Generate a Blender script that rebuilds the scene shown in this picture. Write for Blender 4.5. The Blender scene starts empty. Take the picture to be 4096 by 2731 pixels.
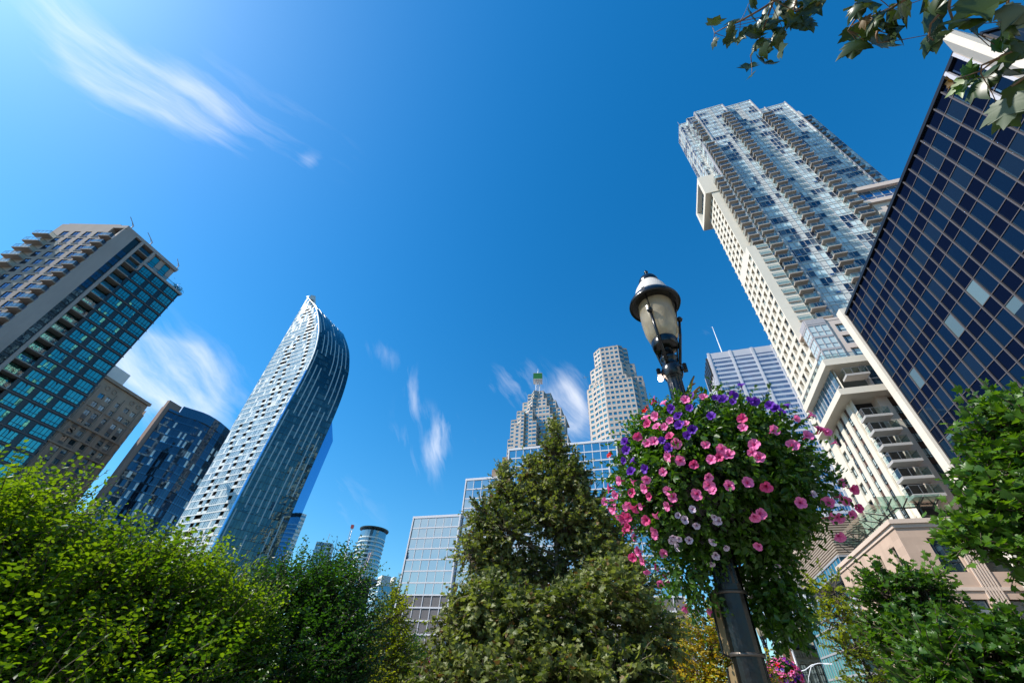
import bpy, math, random
import numpy as np
from mathutils import Matrix, Vector

# ------------------------------------------------------------------ camera
scene = bpy.context.scene
COL = scene.collection
rad = math.radians
CAMZ = 1.5
PITCH, ROLL, FPX = rad(41.5285), rad(4.15244), 1600.6
cam_data = bpy.data.cameras.new('camera')
cam_data.sensor_fit = 'HORIZONTAL'
cam_data.sensor_width = 36.0
cam_data.lens = 36.0 * FPX / 4096.0
cam_data.clip_start = 0.05
cam_data.clip_end = 20000.0
cam = bpy.data.objects.new('camera', cam_data)
COL.objects.link(cam)
fwd = Vector((0, math.cos(PITCH), math.sin(PITCH)))
up0 = Vector((0, -math.sin(PITCH), math.cos(PITCH)))
rt0 = Vector((1, 0, 0))
rt = rt0 * math.cos(ROLL) + up0 * math.sin(ROLL)
upv = -rt0 * math.sin(ROLL) + up0 * math.cos(ROLL)
cam.matrix_world = Matrix(((rt.x, upv.x, -fwd.x, 0), (rt.y, upv.y, -fwd.y, 0), (rt.z, upv.z, -fwd.z, CAMZ), (0, 0, 0, 1)))
scene.camera = cam

# ------------------------------------------------------------------ light
SUN_AZ, SUN_EL = rad(-97), rad(46)
SUN_STRENGTH, SKY_STRENGTH, EXPOSURE = 5.0, 0.12, 0.45
sun_dir = Vector((math.sin(SUN_AZ) * math.cos(SUN_EL), math.cos(SUN_AZ) * math.cos(SUN_EL), math.sin(SUN_EL)))
sl = bpy.data.lights.new('sun', 'SUN')
sl.energy = SUN_STRENGTH
sl.angle = rad(0.5)
sl.color = (1.0, 0.945, 0.86)
sun = bpy.data.objects.new('sun', sl)
COL.objects.link(sun)
sun.rotation_euler = sun_dir.to_track_quat('Z', 'Y').to_euler()
vs = scene.view_settings
vs.view_transform = 'Standard'
vs.look = 'None'
vs.exposure = EXPOSURE
vs.gamma = 1.0
vs.use_curve_mapping = False

world = bpy.data.worlds.new('World')
scene.world = world
world.use_nodes = True
world.cycles.sampling_method = 'MANUAL'
world.cycles.sample_map_resolution = 1024
WN = world.node_tree
WN.nodes.clear()


def dvec(az, tan):
    a = rad(az)
    return Vector((math.sin(a), math.cos(a), tan)).normalized()


def build_world():
    N, L = WN.nodes, WN.links
    out = N.new('ShaderNodeOutputWorld')
    bg = N.new('ShaderNodeBackground')
    bg.inputs['Strength'].default_value = SKY_STRENGTH
    L.new(bg.outputs[0], out.inputs[0])
    sky = N.new('ShaderNodeTexSky')
    sky.sky_type = 'NISHITA'
    sky.sun_disc = False
    sky.sun_elevation = SUN_EL
    sky.sun_rotation = SUN_AZ
    sky.altitude = 100
    sky.air_density = 1.3
    sky.dust_density = 0.55
    sky.ozone_density = 2.0
    hs = N.new('ShaderNodeHueSaturation')
    hs.inputs['Saturation'].default_value = 1.25
    tint = N.new('ShaderNodeVectorMath'); tint.operation = 'MULTIPLY'; tint.inputs[1].default_value = (0.72, 0.97, 1.13)
    L.new(sky.outputs[0], tint.inputs[0]); L.new(tint.outputs[0], hs.inputs['Color'])
    tc = N.new('ShaderNodeTexCoord')
    nz = N.new('ShaderNodeTexNoise')
    nz.inputs['Scale'].default_value = 3.2
    nz.inputs['Detail'].default_value = 5.0
    L.new(tc.outputs['Generated'], nz.inputs['Vector'])
    sub = N.new('ShaderNodeVectorMath'); sub.operation = 'SUBTRACT'
    sub.inputs[1].default_value = (0.5, 0.5, 0.5)
    L.new(nz.outputs['Color'], sub.inputs[0])
    sc = N.new('ShaderNodeVectorMath'); sc.operation = 'SCALE'
    sc.inputs['Scale'].default_value = 0.10
    L.new(sub.outputs[0], sc.inputs[0])
    add = N.new('ShaderNodeVectorMath'); add.operation = 'ADD'
    L.new(tc.outputs['Generated'], add.inputs[0]); L.new(sc.outputs[0], add.inputs[1])
    d = add.outputs[0]

    def dot(vec):
        n = N.new('ShaderNodeVectorMath'); n.operation = 'DOT_PRODUCT'
        n.inputs[1].default_value = vec
        L.new(d, n.inputs[0])
        return n.outputs['Value']

    def math_(op, a, b=None, clamp=False):
        n = N.new('ShaderNodeMath'); n.operation = op; n.use_clamp = clamp
        for i, q in enumerate((a, b)):
            if q is None: continue
            if isinstance(q, (int, float)): n.inputs[i].default_value = q
            else: L.new(q, n.inputs[i])
        return n.outputs[0]
    # thin cirrus: each streak is a soft mask (az,tan of both ends, half width, density); each bank of streaks
    # shares one long fibre noise drawn along its own direction, which frays the edges
    total = None
    for gi, (fs, st, (fa, fb), op, items) in enumerate(BANKS):
        F1 = (dvec(*fb) - dvec(*fa)).normalized(); F2 = dvec(*fa).cross(F1).normalized()
        ms = None
        for (p, q, hw, dens) in items:
            a, b = dvec(*p), dvec(*q)
            c = (a + b).normalized()
            t1 = (b - a); ln = t1.length / 2 + hw; t1.normalize()
            t2 = c.cross(t1).normalized()
            x = math_('SUBTRACT', dot(t1 / ln), c.dot(t1 / ln))
            y = dot(t2 / (hw * 1.5))
            r = math_('ADD', math_('MULTIPLY', x, x), math_('MULTIPLY', y, y))
            m = math_('SUBTRACT', 1.0, r, True)
            m = math_('MULTIPLY', math_('MULTIPLY', m, m), math_('MULTIPLY', math_('GREATER_THAN', dot(c), 0.2), dens))
            ms = m if ms is None else math_('ADD', ms, m)
        co = N.new('ShaderNodeCombineXYZ')
        L.new(dot(F1 * fs * st), co.inputs[0]); L.new(dot(F2 * fs), co.inputs[1]); co.inputs[2].default_value = gi * 9.1
        fn = N.new('ShaderNodeTexNoise')
        fn.inputs['Scale'].default_value = 1.0; fn.inputs['Detail'].default_value = 7.0
        fn.inputs['Roughness'].default_value = 0.62; fn.inputs['Distortion'].default_value = 0.25
        L.new(co.outputs[0], fn.inputs['Vector'])
        f = math_('SUBTRACT', fn.outputs['Fac'], math_('SUBTRACT', 0.58, math_('MULTIPLY', math_('MINIMUM', ms, 1.0), 0.30)))
        f = math_('MULTIPLY', f, 1.7, True)
        f = math_('MULTIPLY', f, math_('MULTIPLY', math_('MINIMUM', ms, 1.0), op))
        total = f if total is None else math_('ADD', total, f, True)
    mix = N.new('ShaderNodeMix'); mix.data_type = 'RGBA'
    mix.inputs['B'].default_value = CLOUD_COL
    L.new(total, mix.inputs['Factor']); L.new(hs.outputs[0], mix.inputs['A'])
    L.new(mix.outputs['Result'], bg.inputs['Color'])


CLOUD_COL = (8.2, 8.1, 8.2, 1)
BANKS = [   # fibre scale, stretch, fibre direction (two points), streaks
    (26, 0.16, ((-81.2, 0.983), (-55.4, 1.25)), .6, [((-81.2, 0.983), (-72.1, 1.014), .06, .85), ((-74.0, 1.012), (-68.0, 1.03), .06, .7), ((-72.5, 1.022), (-60.5, 1.217), .05, .75),
        ((-70.8, 1.101), (-55.4, 1.36), .10, .36), ((-67.2, 1.186), (-57.2, 1.188), .06, .3), ((-62, 1.376), (-41.7, 1.446), .06, .28), ((-50.0, 1.328), (-47.8, 1.37), .018, .6)]),
    (22, 0.2, ((-50.3, 0.52), (-36.5, 0.42)), .75, [((-50.3, 0.462), (-39.0, 0.475), .07, 1.0), ((-49.9, 0.526), (-36.3, 0.423), .085, .65), ((-49.2, 0.442), (-44.3, 0.484), .06, .6), ((-26.7, 0.337), (-16.1, 0.286), .05, .55)]),
    (30, 0.2, ((-17.0, 0.72), (-11.5, 0.42)), .8, [((-26.8, 0.771), (-18.4, 0.705), .025, .4), ((-17.7, 0.742), (-14.5, 0.553), .026, .6), ((-16.9, 0.599), (-8.3, 0.534), .035, .35), ((-8.6, 0.588), (-10.4, 0.389), .032, .85),
        ((-17.4, 0.508), (-9.0, 0.398), .06, .38), ((-4.6, 0.557), (-1.9, 0.465), .02, .5)]),
    (24, 0.25, ((4.0, 0.72), (13.0, 0.50)), .8, [((-4.5, 0.706), (7.7, 0.688), .06, .65), ((12.7, 0.766), (9.0, 0.599), .05, .6), ((8.0, 0.688), (12.5, 0.523), .055, .9), ((34.6, 0.86), (33.0, 0.786), .016, .3)]),
    (7, 0.5, ((195.0, 0.16), (252.0, 0.22)), 1.0, [((195.0, 0.16), (252.0, 0.22), .16, 1.0), ((215.0, 0.30), (240.0, 0.36), .08, .8)]),
]
build_world()

# ------------------------------------------------------------------ helpers
AZ = rad(20.06)
A = np.array([math.sin(AZ), math.cos(AZ)])          # along the street, away
E = np.array([math.cos(AZ), -math.sin(AZ)])         # across the street, to the right


def SE(s, e):
    return A * s + E * e


def AZD(az, d):
    return np.array([math.sin(rad(az)) * d, math.cos(rad(az)) * d])


class Fr:
    """vertical facade frame: origin, outward normal; u runs to the right as seen from outside"""
    def __init__(s, O, n):
        s.O = np.array(O, float)[:2]
        s.n = np.array(n, float) / np.hypot(*n)
        s.u = np.array([-s.n[1], s.n[0]])

    def p(s, u, z, d=0.0):
        q = s.O + s.u * u + s.n * d
        return (q[0], q[1], z)

    def mat(s, u, z, d=0.0):
        q = s.p(u, z, d)
        return Matrix(((s.u[0], -s.n[0], 0, q[0]), (s.u[1], -s.n[1], 0, q[1]), (0, 0, 1, q[2]), (0, 0, 0, 1)))


def front(s): return Fr(SE(s, 0), -A)      # u = e
def leftf(e): return Fr(SE(0, e), -E)      # u = -s
def rightf(e): return Fr(SE(0, e), E)      # u = s


def edge(p, q):
    """frame whose u runs from p to q, outward normal on the right hand of the viewer's side"""
    p = np.array(p, float); q = np.array(q, float)
    t = (q - p) / np.hypot(*(q - p))
    return Fr(p, (t[1], -t[0])), np.hypot(*(q - p))


class MB:
    def __init__(s):
        s.v, s.f, s.m, s.sh, s.uv = [], [], [], [], []

    def poly(s, pts, m=0, sh=0.0, uv=None):
        i = len(s.v)
        s.v += [tuple(map(float, p)) for p in pts]
        s.f.append(tuple(range(i, i + len(pts))))
        s.m.append(m); s.sh.append(sh)
        s.uv += uv if uv else [(0.0, 0.0)] * len(pts)

    def fq(s, fr, u0, u1, z0, z1, d=0.0, m=0, sh=0.0, jit=0.0):
        j = [d + (random.uniform(-jit, jit) if jit else 0) for _ in range(4)]
        s.poly([fr.p(u0, z0, j[0]), fr.p(u1, z0, j[1]), fr.p(u1, z1, j[1] + j[3] - j[0]), fr.p(u0, z1, j[3])], m, sh,
               [(u0, z0), (u1, z0), (u1, z1), (u0, z1)])

    def fb(s, fr, u0, u1, z0, z1, d0, d1, m=0, sh=0.0, back=False):
        P = fr.p
        s.fq(fr, u0, u1, z0, z1, d1, m, sh)
        s.poly([P(u0, z0, d0), P(u0, z0, d1), P(u0, z1, d1), P(u0, z1, d0)], m, sh, [(d0, z0), (d1, z0), (d1, z1), (d0, z1)])
        s.poly([P(u1, z0, d1), P(u1, z0, d0), P(u1, z1, d0), P(u1, z1, d1)], m, sh, [(d0, z0), (d1, z0), (d1, z1), (d0, z1)])
        s.poly([P(u0, z0, d0), P(u1, z0, d0), P(u1, z0, d1), P(u0, z0, d1)], m, sh, [(u0, d0), (u1, d0), (u1, d1), (u0, d1)])
        s.poly([P(u0, z1, d1), P(u1, z1, d1), P(u1, z1, d0), P(u0, z1, d0)], m, sh, [(u0, d0), (u1, d0), (u1, d1), (u0, d1)])
        if back:
            s.poly([P(u1, z0, d0), P(u0, z0, d0), P(u0, z1, d0), P(u1, z1, d0)], m, sh)

    def box(s, c, size, m=0, rot=0.0, sh=0.0):
        n = (math.sin(rot), -math.cos(rot))
        fr = Fr((c[0], c[1]), n)
        s.fb(fr, -size[0] / 2, size[0] / 2, c[2] - size[2] / 2, c[2] + size[2] / 2, -size[1] / 2, size[1] / 2, m, sh, True)

    def bar(s, a, b, w, h=None, m=0):
        s.tube([a, b], [w, w], 4, m)

    def prism(s, poly, z0, z1, m=0, top=True, bot=True):
        n = len(poly); t = 0
        for i in range(n):
            p, q = poly[i], poly[(i + 1) % n]
            l = math.hypot(q[0] - p[0], q[1] - p[1])
            s.poly([(p[0], p[1], z0), (q[0], q[1], z0), (q[0], q[1], z1), (p[0], p[1], z1)], m, 0.0,
                   [(t, z0), (t + l, z0), (t + l, z1), (t, z1)])
            t += l
        if top: s.poly([(p[0], p[1], z1) for p in poly], m)
        if bot: s.poly([(p[0], p[1], z0) for p in reversed(poly)], m)

    def tube(s, pts, rr, n=6, m=0, sh=0.0, cap=True):
        pts = [np.array(p, float) for p in pts]
        rings = []
        prev = None
        for i, p in enumerate(pts):
            t = pts[min(i + 1, len(pts) - 1)] - pts[max(i - 1, 0)]
            t = t / (np.linalg.norm(t) + 1e-9)
            ref = prev if prev is not None else (np.array([0, 0, 1.0]) if abs(t[2]) < 0.9 else np.array([1.0, 0, 0]))
            x = ref - t * ref.dot(t); x /= np.linalg.norm(x) + 1e-9
            prev = x
            y = np.cross(t, x)
            r = rr[i] if hasattr(rr, '__len__') else rr
            i0 = len(s.v)
            for k in range(n):
                a = 2 * math.pi * k / n
                q = p + (x * math.cos(a) + y * math.sin(a)) * r
                s.v.append(tuple(q))
            rings.append(i0)
        for a, b in zip(rings[:-1], rings[1:]):
            for k in range(n):
                s.f.append((a + k, a + (k + 1) % n, b + (k + 1) % n, b + k)); s.m.append(m); s.sh.append(sh)
                s.uv += [(k / n, 0), ((k + 1) / n, 0), ((k + 1) / n, 1), (k / n, 1)]
        if cap:
            for a, rev in ((rings[0], True), (rings[-1], False)):
                idx = list(range(a, a + n))
                s.f.append(tuple(reversed(idx) if rev else idx)); s.m.append(m); s.sh.append(sh); s.uv += [(0, 0)] * n

    def lathe(s, c, prof, n=24, m=0, sh=0.0, flute=None):
        rings = []
        for (r, z) in prof:
            i0 = len(s.v)
            for k in range(n):
                a = 2 * math.pi * k / n
                rr = r * (flute(k) if flute else 1)
                s.v.append((c[0] + rr * math.cos(a), c[1] + rr * math.sin(a), c[2] + z))
            rings.append(i0)
        for a, b in zip(rings[:-1], rings[1:]):
            for k in range(n):
                s.f.append((a + k, a + (k + 1) % n, b + (k + 1) % n, b + k)); s.m.append(m); s.sh.append(sh)
                s.uv += [(0, 0)] * 4

    def build(s, name, mats, parent=None, smooth=False, kind=None, label=None):
        me = bpy.data.meshes.new(name)
        me.from_pydata(s.v, [], s.f)
        if not isinstance(mats, (list, tuple)): mats = [mats]
        for m in mats: me.materials.append(m)
        me.polygons.foreach_set('material_index', np.array(s.m, np.int32))
        if smooth: me.polygons.foreach_set('use_smooth', np.ones(len(s.f), bool))
        uvl = me.uv_layers.new(name='UVMap')
        uvl.data.foreach_set('uv', np.array(s.uv, np.float32).ravel())
        at = me.attributes.new('shade', 'FLOAT', 'FACE')
        at.data.foreach_set('value', np.array(s.sh, np.float32))
        me.update()
        o = bpy.data.objects.new(name, me)
        COL.objects.link(o)
        if parent is not None: adopt(o, parent)
        if kind: o['kind'] = kind
        if label: o['label'] = label
        return o


def adopt(o, parent):
    o.parent = parent
    if parent.type == 'EMPTY':
        o.matrix_parent_inverse = Matrix.Translation(parent.location).inverted()
    elif parent.parent is not None and parent.parent.type == 'EMPTY':
        o.matrix_parent_inverse = parent.matrix_basis.inverted()


def thing(name, label, cat, loc, group=None):
    o = bpy.data.objects.new(name, None)
    o.empty_display_size = 0.5
    COL.objects.link(o)
    o.location = (loc[0], loc[1], loc[2] if len(loc) > 2 else 0.0)
    return tag(o, label, cat, group)


def tag(o, label, cat, group=None):
    o['label'] = label; o['category'] = cat
    if group: o['group'] = group
    return o


# ------------------------------------------------------------------ materials
def new_mat(name):
    m = bpy.data.materials.new(name); m.use_nodes = True
    nt = m.node_tree; nt.nodes.clear()
    out = nt.nodes.new('ShaderNodeOutputMaterial')
    return m, nt.nodes, nt.links, out


def rgb(c): return (c[0], c[1], c[2], 1.0)


def wall_mat(name, c, rough=0.75, var=0.25, scale=0.35, brick=None, spec=0.3, joint=0.75, metal=0.0):
    """masonry / panel / painted metal: blotchy weathering, streaks, optional panel joints"""
    m, N, L, out = new_mat(name)
    b = N.new('ShaderNodeBsdfPrincipled'); L.new(b.outputs[0], out.inputs[0])
    b.inputs['Roughness'].default_value = rough
    b.inputs['Specular IOR Level'].default_value = spec
    b.inputs['Metallic'].default_value = metal
    tc = N.new('ShaderNodeTexCoord')
    mp = N.new('ShaderNodeMapping'); mp.inputs['Scale'].default_value = (1, 1, 0.35)
    L.new(tc.outputs['Object'], mp.inputs['Vector'])
    n1 = N.new('ShaderNodeTexNoise'); n1.inputs['Scale'].default_value = scale; n1.inputs['Detail'].default_value = 8
    n1.inputs['Roughness'].default_value = 0.65
    L.new(mp.outputs[0], n1.inputs['Vector'])
    r = N.new('ShaderNodeMapRange'); r.inputs['From Min'].default_value = 0.3; r.inputs['From Max'].default_value = 0.7
    r.inputs['To Min'].default_value = 1 - var; r.inputs['To Max'].default_value = 1 + var * 0.6
    L.new(n1.outputs['Fac'], r.inputs['Value'])
    fac = r.outputs[0]
    if brick:
        bt = N.new('ShaderNodeTexBrick')
        bt.inputs['Scale'].default_value = 1.0
        bt.inputs['Brick Width'].default_value = brick[0]; bt.inputs['Row Height'].default_value = brick[1]
        bt.inputs['Mortar Size'].default_value = brick[2]
        bt.offset = brick[3] if len(brick) > 3 else 0.5
        bt.inputs['Color1'].default_value = (1, 1, 1, 1)
        v = brick[4] if len(brick) > 4 else 0.88
        bt.inputs['Color2'].default_value = (v, v, v, 1)
        bt.inputs['Mortar'].default_value = (joint, joint, joint, 1)
        L.new(tc.outputs['UV'], bt.inputs['Vector'])
        mm = N.new('ShaderNodeMath'); mm.operation = 'MULTIPLY'
        L.new(bt.outputs['Color'], mm.inputs[0]); L.new(fac, mm.inputs[1])
        fac = mm.outputs[0]
    mx = N.new('ShaderNodeVectorMath'); mx.operation = 'SCALE'
    mx.inputs[0].default_value = c[:3]
    L.new(fac, mx.inputs['Scale'])
    L.new(mx.outputs[0], b.inputs['Base Color'])
    return m


def plain(name, c, rough=0.5, metal=0.0, spec=0.5, bump=0.0, bscale=40):
    m, N, L, out = new_mat(name)
    b = N.new('ShaderNodeBsdfPrincipled'); L.new(b.outputs[0], out.inputs[0])
    b.inputs['Roughness'].default_value = rough; b.inputs['Metallic'].default_value = metal
    b.inputs['Specular IOR Level'].default_value = spec
    tc = N.new('ShaderNodeTexCoord')
    n1 = N.new('ShaderNodeTexNoise'); n1.inputs['Scale'].default_value = bscale * 0.2; n1.inputs['Detail'].default_value = 5
    L.new(tc.outputs['Object'], n1.inputs['Vector'])
    r = N.new('ShaderNodeMapRange'); r.inputs['To Min'].default_value = 0.8; r.inputs['To Max'].default_value = 1.15
    L.new(n1.outputs['Fac'], r.inputs['Value'])
    mx = N.new('ShaderNodeVectorMath'); mx.operation = 'SCALE'; mx.inputs[0].default_value = c[:3]
    L.new(r.outputs[0], mx.inputs['Scale']); L.new(mx.outputs[0], b.inputs['Base Color'])
    if bump:
        n2 = N.new('ShaderNodeTexNoise'); n2.inputs['Scale'].default_value = bscale; n2.inputs['Detail'].default_value = 4
        L.new(tc.outputs['Object'], n2.inputs['Vector'])
        bp = N.new('ShaderNodeBump'); bp.inputs['Strength'].default_value = bump; bp.inputs['Distance'].default_value = 0.02
        L.new(n2.outputs['Fac'], bp.inputs['Height']); L.new(bp.outputs[0], b.inputs['Normal'])
    return m


def glass_mat(name, dark, blind, tint, r0=0.2, wob=0.0, wscale=0.5, rough=0.02, power=4.0):
    """window glass seen from outside: room or blind behind (face attribute 'shade'), mirror coat in front"""
    m, N, L, out = new_mat(name)
    at = N.new('ShaderNodeAttribute'); at.attribute_name = 'shade'
    mc = N.new('ShaderNodeMix'); mc.data_type = 'RGBA'
    mc.inputs['A'].default_value = rgb(dark); mc.inputs['B'].default_value = rgb(blind)
    L.new(at.outputs['Fac'], mc.inputs['Factor'])
    df = N.new('ShaderNodeBsdfDiffuse'); L.new(mc.outputs['Result'], df.inputs['Color'])
    gl = N.new('ShaderNodeBsdfGlossy'); gl.inputs['Color'].default_value = rgb(tint); gl.inputs['Roughness'].default_value = rough
    lw = N.new('ShaderNodeLayerWeight'); lw.inputs['Blend'].default_value = 0.5
    pw = N.new('ShaderNodeMath'); pw.operation = 'POWER'; pw.inputs[1].default_value = power
    L.new(lw.outputs['Facing'], pw.inputs[0])
    r = N.new('ShaderNodeMapRange'); r.inputs['To Min'].default_value = r0; r.inputs['To Max'].default_value = 1.0
    L.new(pw.outputs[0], r.inputs['Value'])
    mx = N.new('ShaderNodeMixShader')
    L.new(r.outputs[0], mx.inputs[0]); L.new(df.outputs[0], mx.inputs[1]); L.new(gl.outputs[0], mx.inputs[2])
    L.new(mx.outputs[0], out.inputs[0])
    if wob:
        tc = N.new('ShaderNodeTexCoord')
        n2 = N.new('ShaderNodeTexNoise'); n2.inputs['Scale'].default_value = wscale; n2.inputs['Detail'].default_value = 2
        L.new(tc.outputs['Object'], n2.inputs['Vector'])
        bp = N.new('ShaderNodeBump'); bp.inputs['Strength'].default_value = wob; bp.inputs['Distance'].default_value = 0.1
        L.new(n2.outputs['Fac'], bp.inputs['Height']); L.new(bp.outputs[0], gl.inputs['Normal'])
    return m


def rail_mat(name, tint=(0.75, 0.9, 0.9), r0=0.12):
    m, N, L, out = new_mat(name)
    tr = N.new('ShaderNodeBsdfTransparent'); tr.inputs['Color'].default_value = rgb(tint)
    gl = N.new('ShaderNodeBsdfGlossy'); gl.inputs['Roughness'].default_value = 0.03
    lw = N.new('ShaderNodeLayerWeight'); lw.inputs['Blend'].default_value = 0.5
    pw = N.new('ShaderNodeMath'); pw.operation = 'POWER'; pw.inputs[1].default_value = 3.0
    L.new(lw.outputs['Facing'], pw.inputs[0])
    r = N.new('ShaderNodeMapRange'); r.inputs['To Min'].default_value = r0; r.inputs['To Max'].default_value = 1.0
    L.new(pw.outputs[0], r.inputs['Value'])
    mx = N.new('ShaderNodeMixShader')
    L.new(r.outputs[0], mx.inputs[0]); L.new(tr.outputs[0], mx.inputs[1]); L.new(gl.outputs[0], mx.inputs[2])
    L.new(mx.outputs[0], out.inputs[0])
    return m


def leaf_mat(name, c1, c2, trans=0.45, rough=0.45, tcol=None, spec=0.4):
    m, N, L, out = new_mat(name)
    at = N.new('ShaderNodeAttribute'); at.attribute_name = 'shade'
    mc = N.new('ShaderNodeMix'); mc.data_type = 'RGBA'
    mc.inputs['A'].default_value = rgb(c1); mc.inputs['B'].default_value = rgb(c2)
    L.new(at.outputs['Fac'], mc.inputs['Factor'])
    b = N.new('ShaderNodeBsdfPrincipled'); L.new(mc.outputs['Result'], b.inputs['Base Color'])
    b.inputs['Roughness'].default_value = rough; b.inputs['Specular IOR Level'].default_value = spec
    t = N.new('ShaderNodeBsdfTranslucent')
    tm = N.new('ShaderNodeMix'); tm.data_type = 'RGBA'; tm.blend_type = 'MULTIPLY'; tm.inputs['Factor'].default_value = 1.0
    tm.inputs['B'].default_value = rgb(tcol or (1.6, 1.5, 0.5))
    L.new(mc.outputs['Result'], tm.inputs['A']); L.new(tm.outputs['Result'], t.inputs['Color'])
    mx = N.new('ShaderNodeMixShader'); mx.inputs[0].default_value = trans
    L.new(b.outputs[0], mx.inputs[1]); L.new(t.outputs[0], mx.inputs[2])
    L.new(mx.outputs[0], out.inputs[0])
    return m


M = {}
M['lt_stone'] = wall_mat('beige_precast', (0.47, 0.36, 0.30), 0.8, 0.14, 0.25, (3.1, 2.9, 0.02, 0.0, 0.96), joint=0.8)
M['lt_fascia'] = wall_mat('taupe_precast', (0.43, 0.36, 0.325), 0.8, 0.14, 0.3)
M['lt_spandrel'] = plain('black_green_spandrel', (0.012, 0.022, 0.026), 0.25, 0, 0.6)
M['lt_edge'] = plain('slab_edge_paint', (0.13, 0.105, 0.105), 0.6)
M['lt_glass'] = glass_mat('green_glass', (0.004, 0.02, 0.022), (0.03, 0.10, 0.10), (0.25, 0.88, 0.76), 0.42, 0.3, 0.55)
M['lt_glass2'] = glass_mat('navy_glass', (0.004, 0.012, 0.03), (0.10, 0.14, 0.19), (0.45, 0.62, 0.95), 0.22, 0.04, 0.4)
M['frame_dark'] = plain('dark_frame', (0.015, 0.02, 0.022), 0.35)
M['frame_white'] = plain('white_frame', (0.72, 0.73, 0.74), 0.4)
M['frame_grey'] = plain('grey_frame', (0.34, 0.33, 0.34), 0.45)
M['slot_glass'] = glass_mat('slot_glass', (0.004, 0.012, 0.02), (0.03, 0.05, 0.07), (0.3, 0.55, 0.75), 0.14, 0.2, 0.5)
M['rail'] = rail_mat('balcony_glass')
M['rail_blue'] = rail_mat('blue_balcony_glass', (0.30, 0.45, 0.68), 0.10)
M['rail_metal'] = plain('rail_metal', (0.30, 0.30, 0.31), 0.35, 0.6)
M['slab'] = wall_mat('balcony_concrete', (0.33, 0.29, 0.255), 0.85, 0.12, 0.8)
M['slab_grey'] = wall_mat('grey_slab', (0.42, 0.40, 0.385), 0.8, 0.1, 0.8)
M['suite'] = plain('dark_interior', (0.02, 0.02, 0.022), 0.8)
M['old_stone'] = wall_mat('old_limestone', (0.40, 0.30, 0.225), 0.85, 0.22, 0.2, (1.4, 0.62, 0.012, 0.5, 0.93), joint=0.78)
M['old_trim'] = wall_mat('old_limestone_trim', (0.34, 0.255, 0.195), 0.85, 0.2, 0.3)
M['old_panel'] = wall_mat('grey_spandrel_panel', (0.17, 0.145, 0.13), 0.8, 0.2, 0.4)
M['old_glass'] = glass_mat('old_glass', (0.02, 0.035, 0.04), (0.42, 0.46, 0.46), (0.7, 0.9, 0.95), 0.22, 0.03)
M['metal_pent'] = wall_mat('white_penthouse_metal', (0.7, 0.69, 0.66), 0.6, 0.06)
M['bl_brick'] = wall_mat('pink_beige_brick', (0.36, 0.25, 0.205), 0.85, 0.14, 0.3, (0.9, 0.3, 0.02, 0.5, 0.93))
M['bl_glass'] = glass_mat('blue_black_glass', (0.004, 0.010, 0.02), (0.05, 0.08, 0.1), (0.36, 0.58, 0.82), 0.14, 0.10, 0.25)
M['bl_span'] = glass_mat('blue_spandrel_glass', (0.012, 0.03, 0.055), (0.02, 0.05, 0.08), (0.45, 0.7, 0.95), 0.16, 0.08, 0.25)
M['bl_panel'] = plain('white_panel', (0.80, 0.86, 0.82), 0.35)
M['l_white'] = wall_mat('white_cladding', (0.82, 0.83, 0.80), 0.35, 0.05, 0.2)
M['l_glassA'] = glass_mat('pale_blue_glass', (0.12, 0.22, 0.27), (0.62, 0.70, 0.70), (0.8, 0.95, 1.0), 0.16, 0.03)
M['l_glassB'] = glass_mat('dark_teal_glass', (0.004, 0.012, 0.018), (0.07, 0.12, 0.12), (0.42, 0.66, 0.72), 0.16, 0.08, 0.3)
M['l_strip'] = plain('pale_fin', (0.50, 0.56, 0.55), 0.4)
M['l_edge'] = glass_mat('deep_blue_glass', (0.01, 0.05, 0.11), (0.02, 0.06, 0.12), (0.30, 0.62, 0.98), 0.45, 0.02)
M['grid_glass'] = glass_mat('mirror_glass', (0.01, 0.03, 0.04), (0.05, 0.08, 0.08), (0.80, 0.95, 0.98), 0.50, 0.16, 0.28)
M['grid_white'] = plain('white_mullion', (0.74, 0.72, 0.74), 0.35)
M['grid_louvre'] = wall_mat('grey_louvre', (0.21, 0.19, 0.19), 0.6, 0.08, 0.5, (40, 0.16, 0.04, 0.5, 0.95), joint=0.6)
M['grid_conc'] = wall_mat('brown_concrete', (0.30, 0.215, 0.165), 0.85, 0.16, 0.3, (5.5, 3.7, 0.03, 0.0, 0.94))
M['td_stone'] = wall_mat('pale_granite', (0.52, 0.44, 0.385), 0.7, 0.07, 0.1, (3.2, 4.05, 0.05, 0.0, 0.97), joint=0.85)
M['td_glass'] = glass_mat('teal_glass', (0.008, 0.05, 0.06), (0.12, 0.32, 0.32), (0.50, 0.92, 0.95), 0.34, 0.02)
M['td_green'] = plain('green_sign_face', (0.012, 0.17, 0.022), 0.5)
M['mast_white'] = plain('white_mast', (0.8, 0.8, 0.82), 0.5)
M['cibc_metal'] = wall_mat('stainless_cladding', (0.60, 0.57, 0.59), 0.38, 0.04, 0.1, (3.0, 4.0, 0.03, 0.0, 0.97), metal=0.15)
M['cibc_glass'] = glass_mat('blue_office_glass', (0.01, 0.03, 0.06), (0.2, 0.28, 0.34), (0.50, 0.78, 1.0), 0.33, 0.02)
M['co_white'] = wall_mat('cream_precast', (0.70, 0.635, 0.53), 0.75, 0.06, 0.3, (2.9, 2.47, 0.02, 0.0, 0.985), joint=0.86)
M['co_pink'] = wall_mat('pink_precast', (0.66, 0.535, 0.46), 0.75, 0.06, 0.3, (2.9, 2.75, 0.02, 0.0, 0.98), joint=0.84)
M['co_panel'] = wall_mat('white_spandrel', (0.60, 0.60, 0.565), 0.35, 0.05, 0.6)
M['co_mull'] = plain('mauve_grey_mullion', (0.42, 0.39, 0.39), 0.4)
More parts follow.
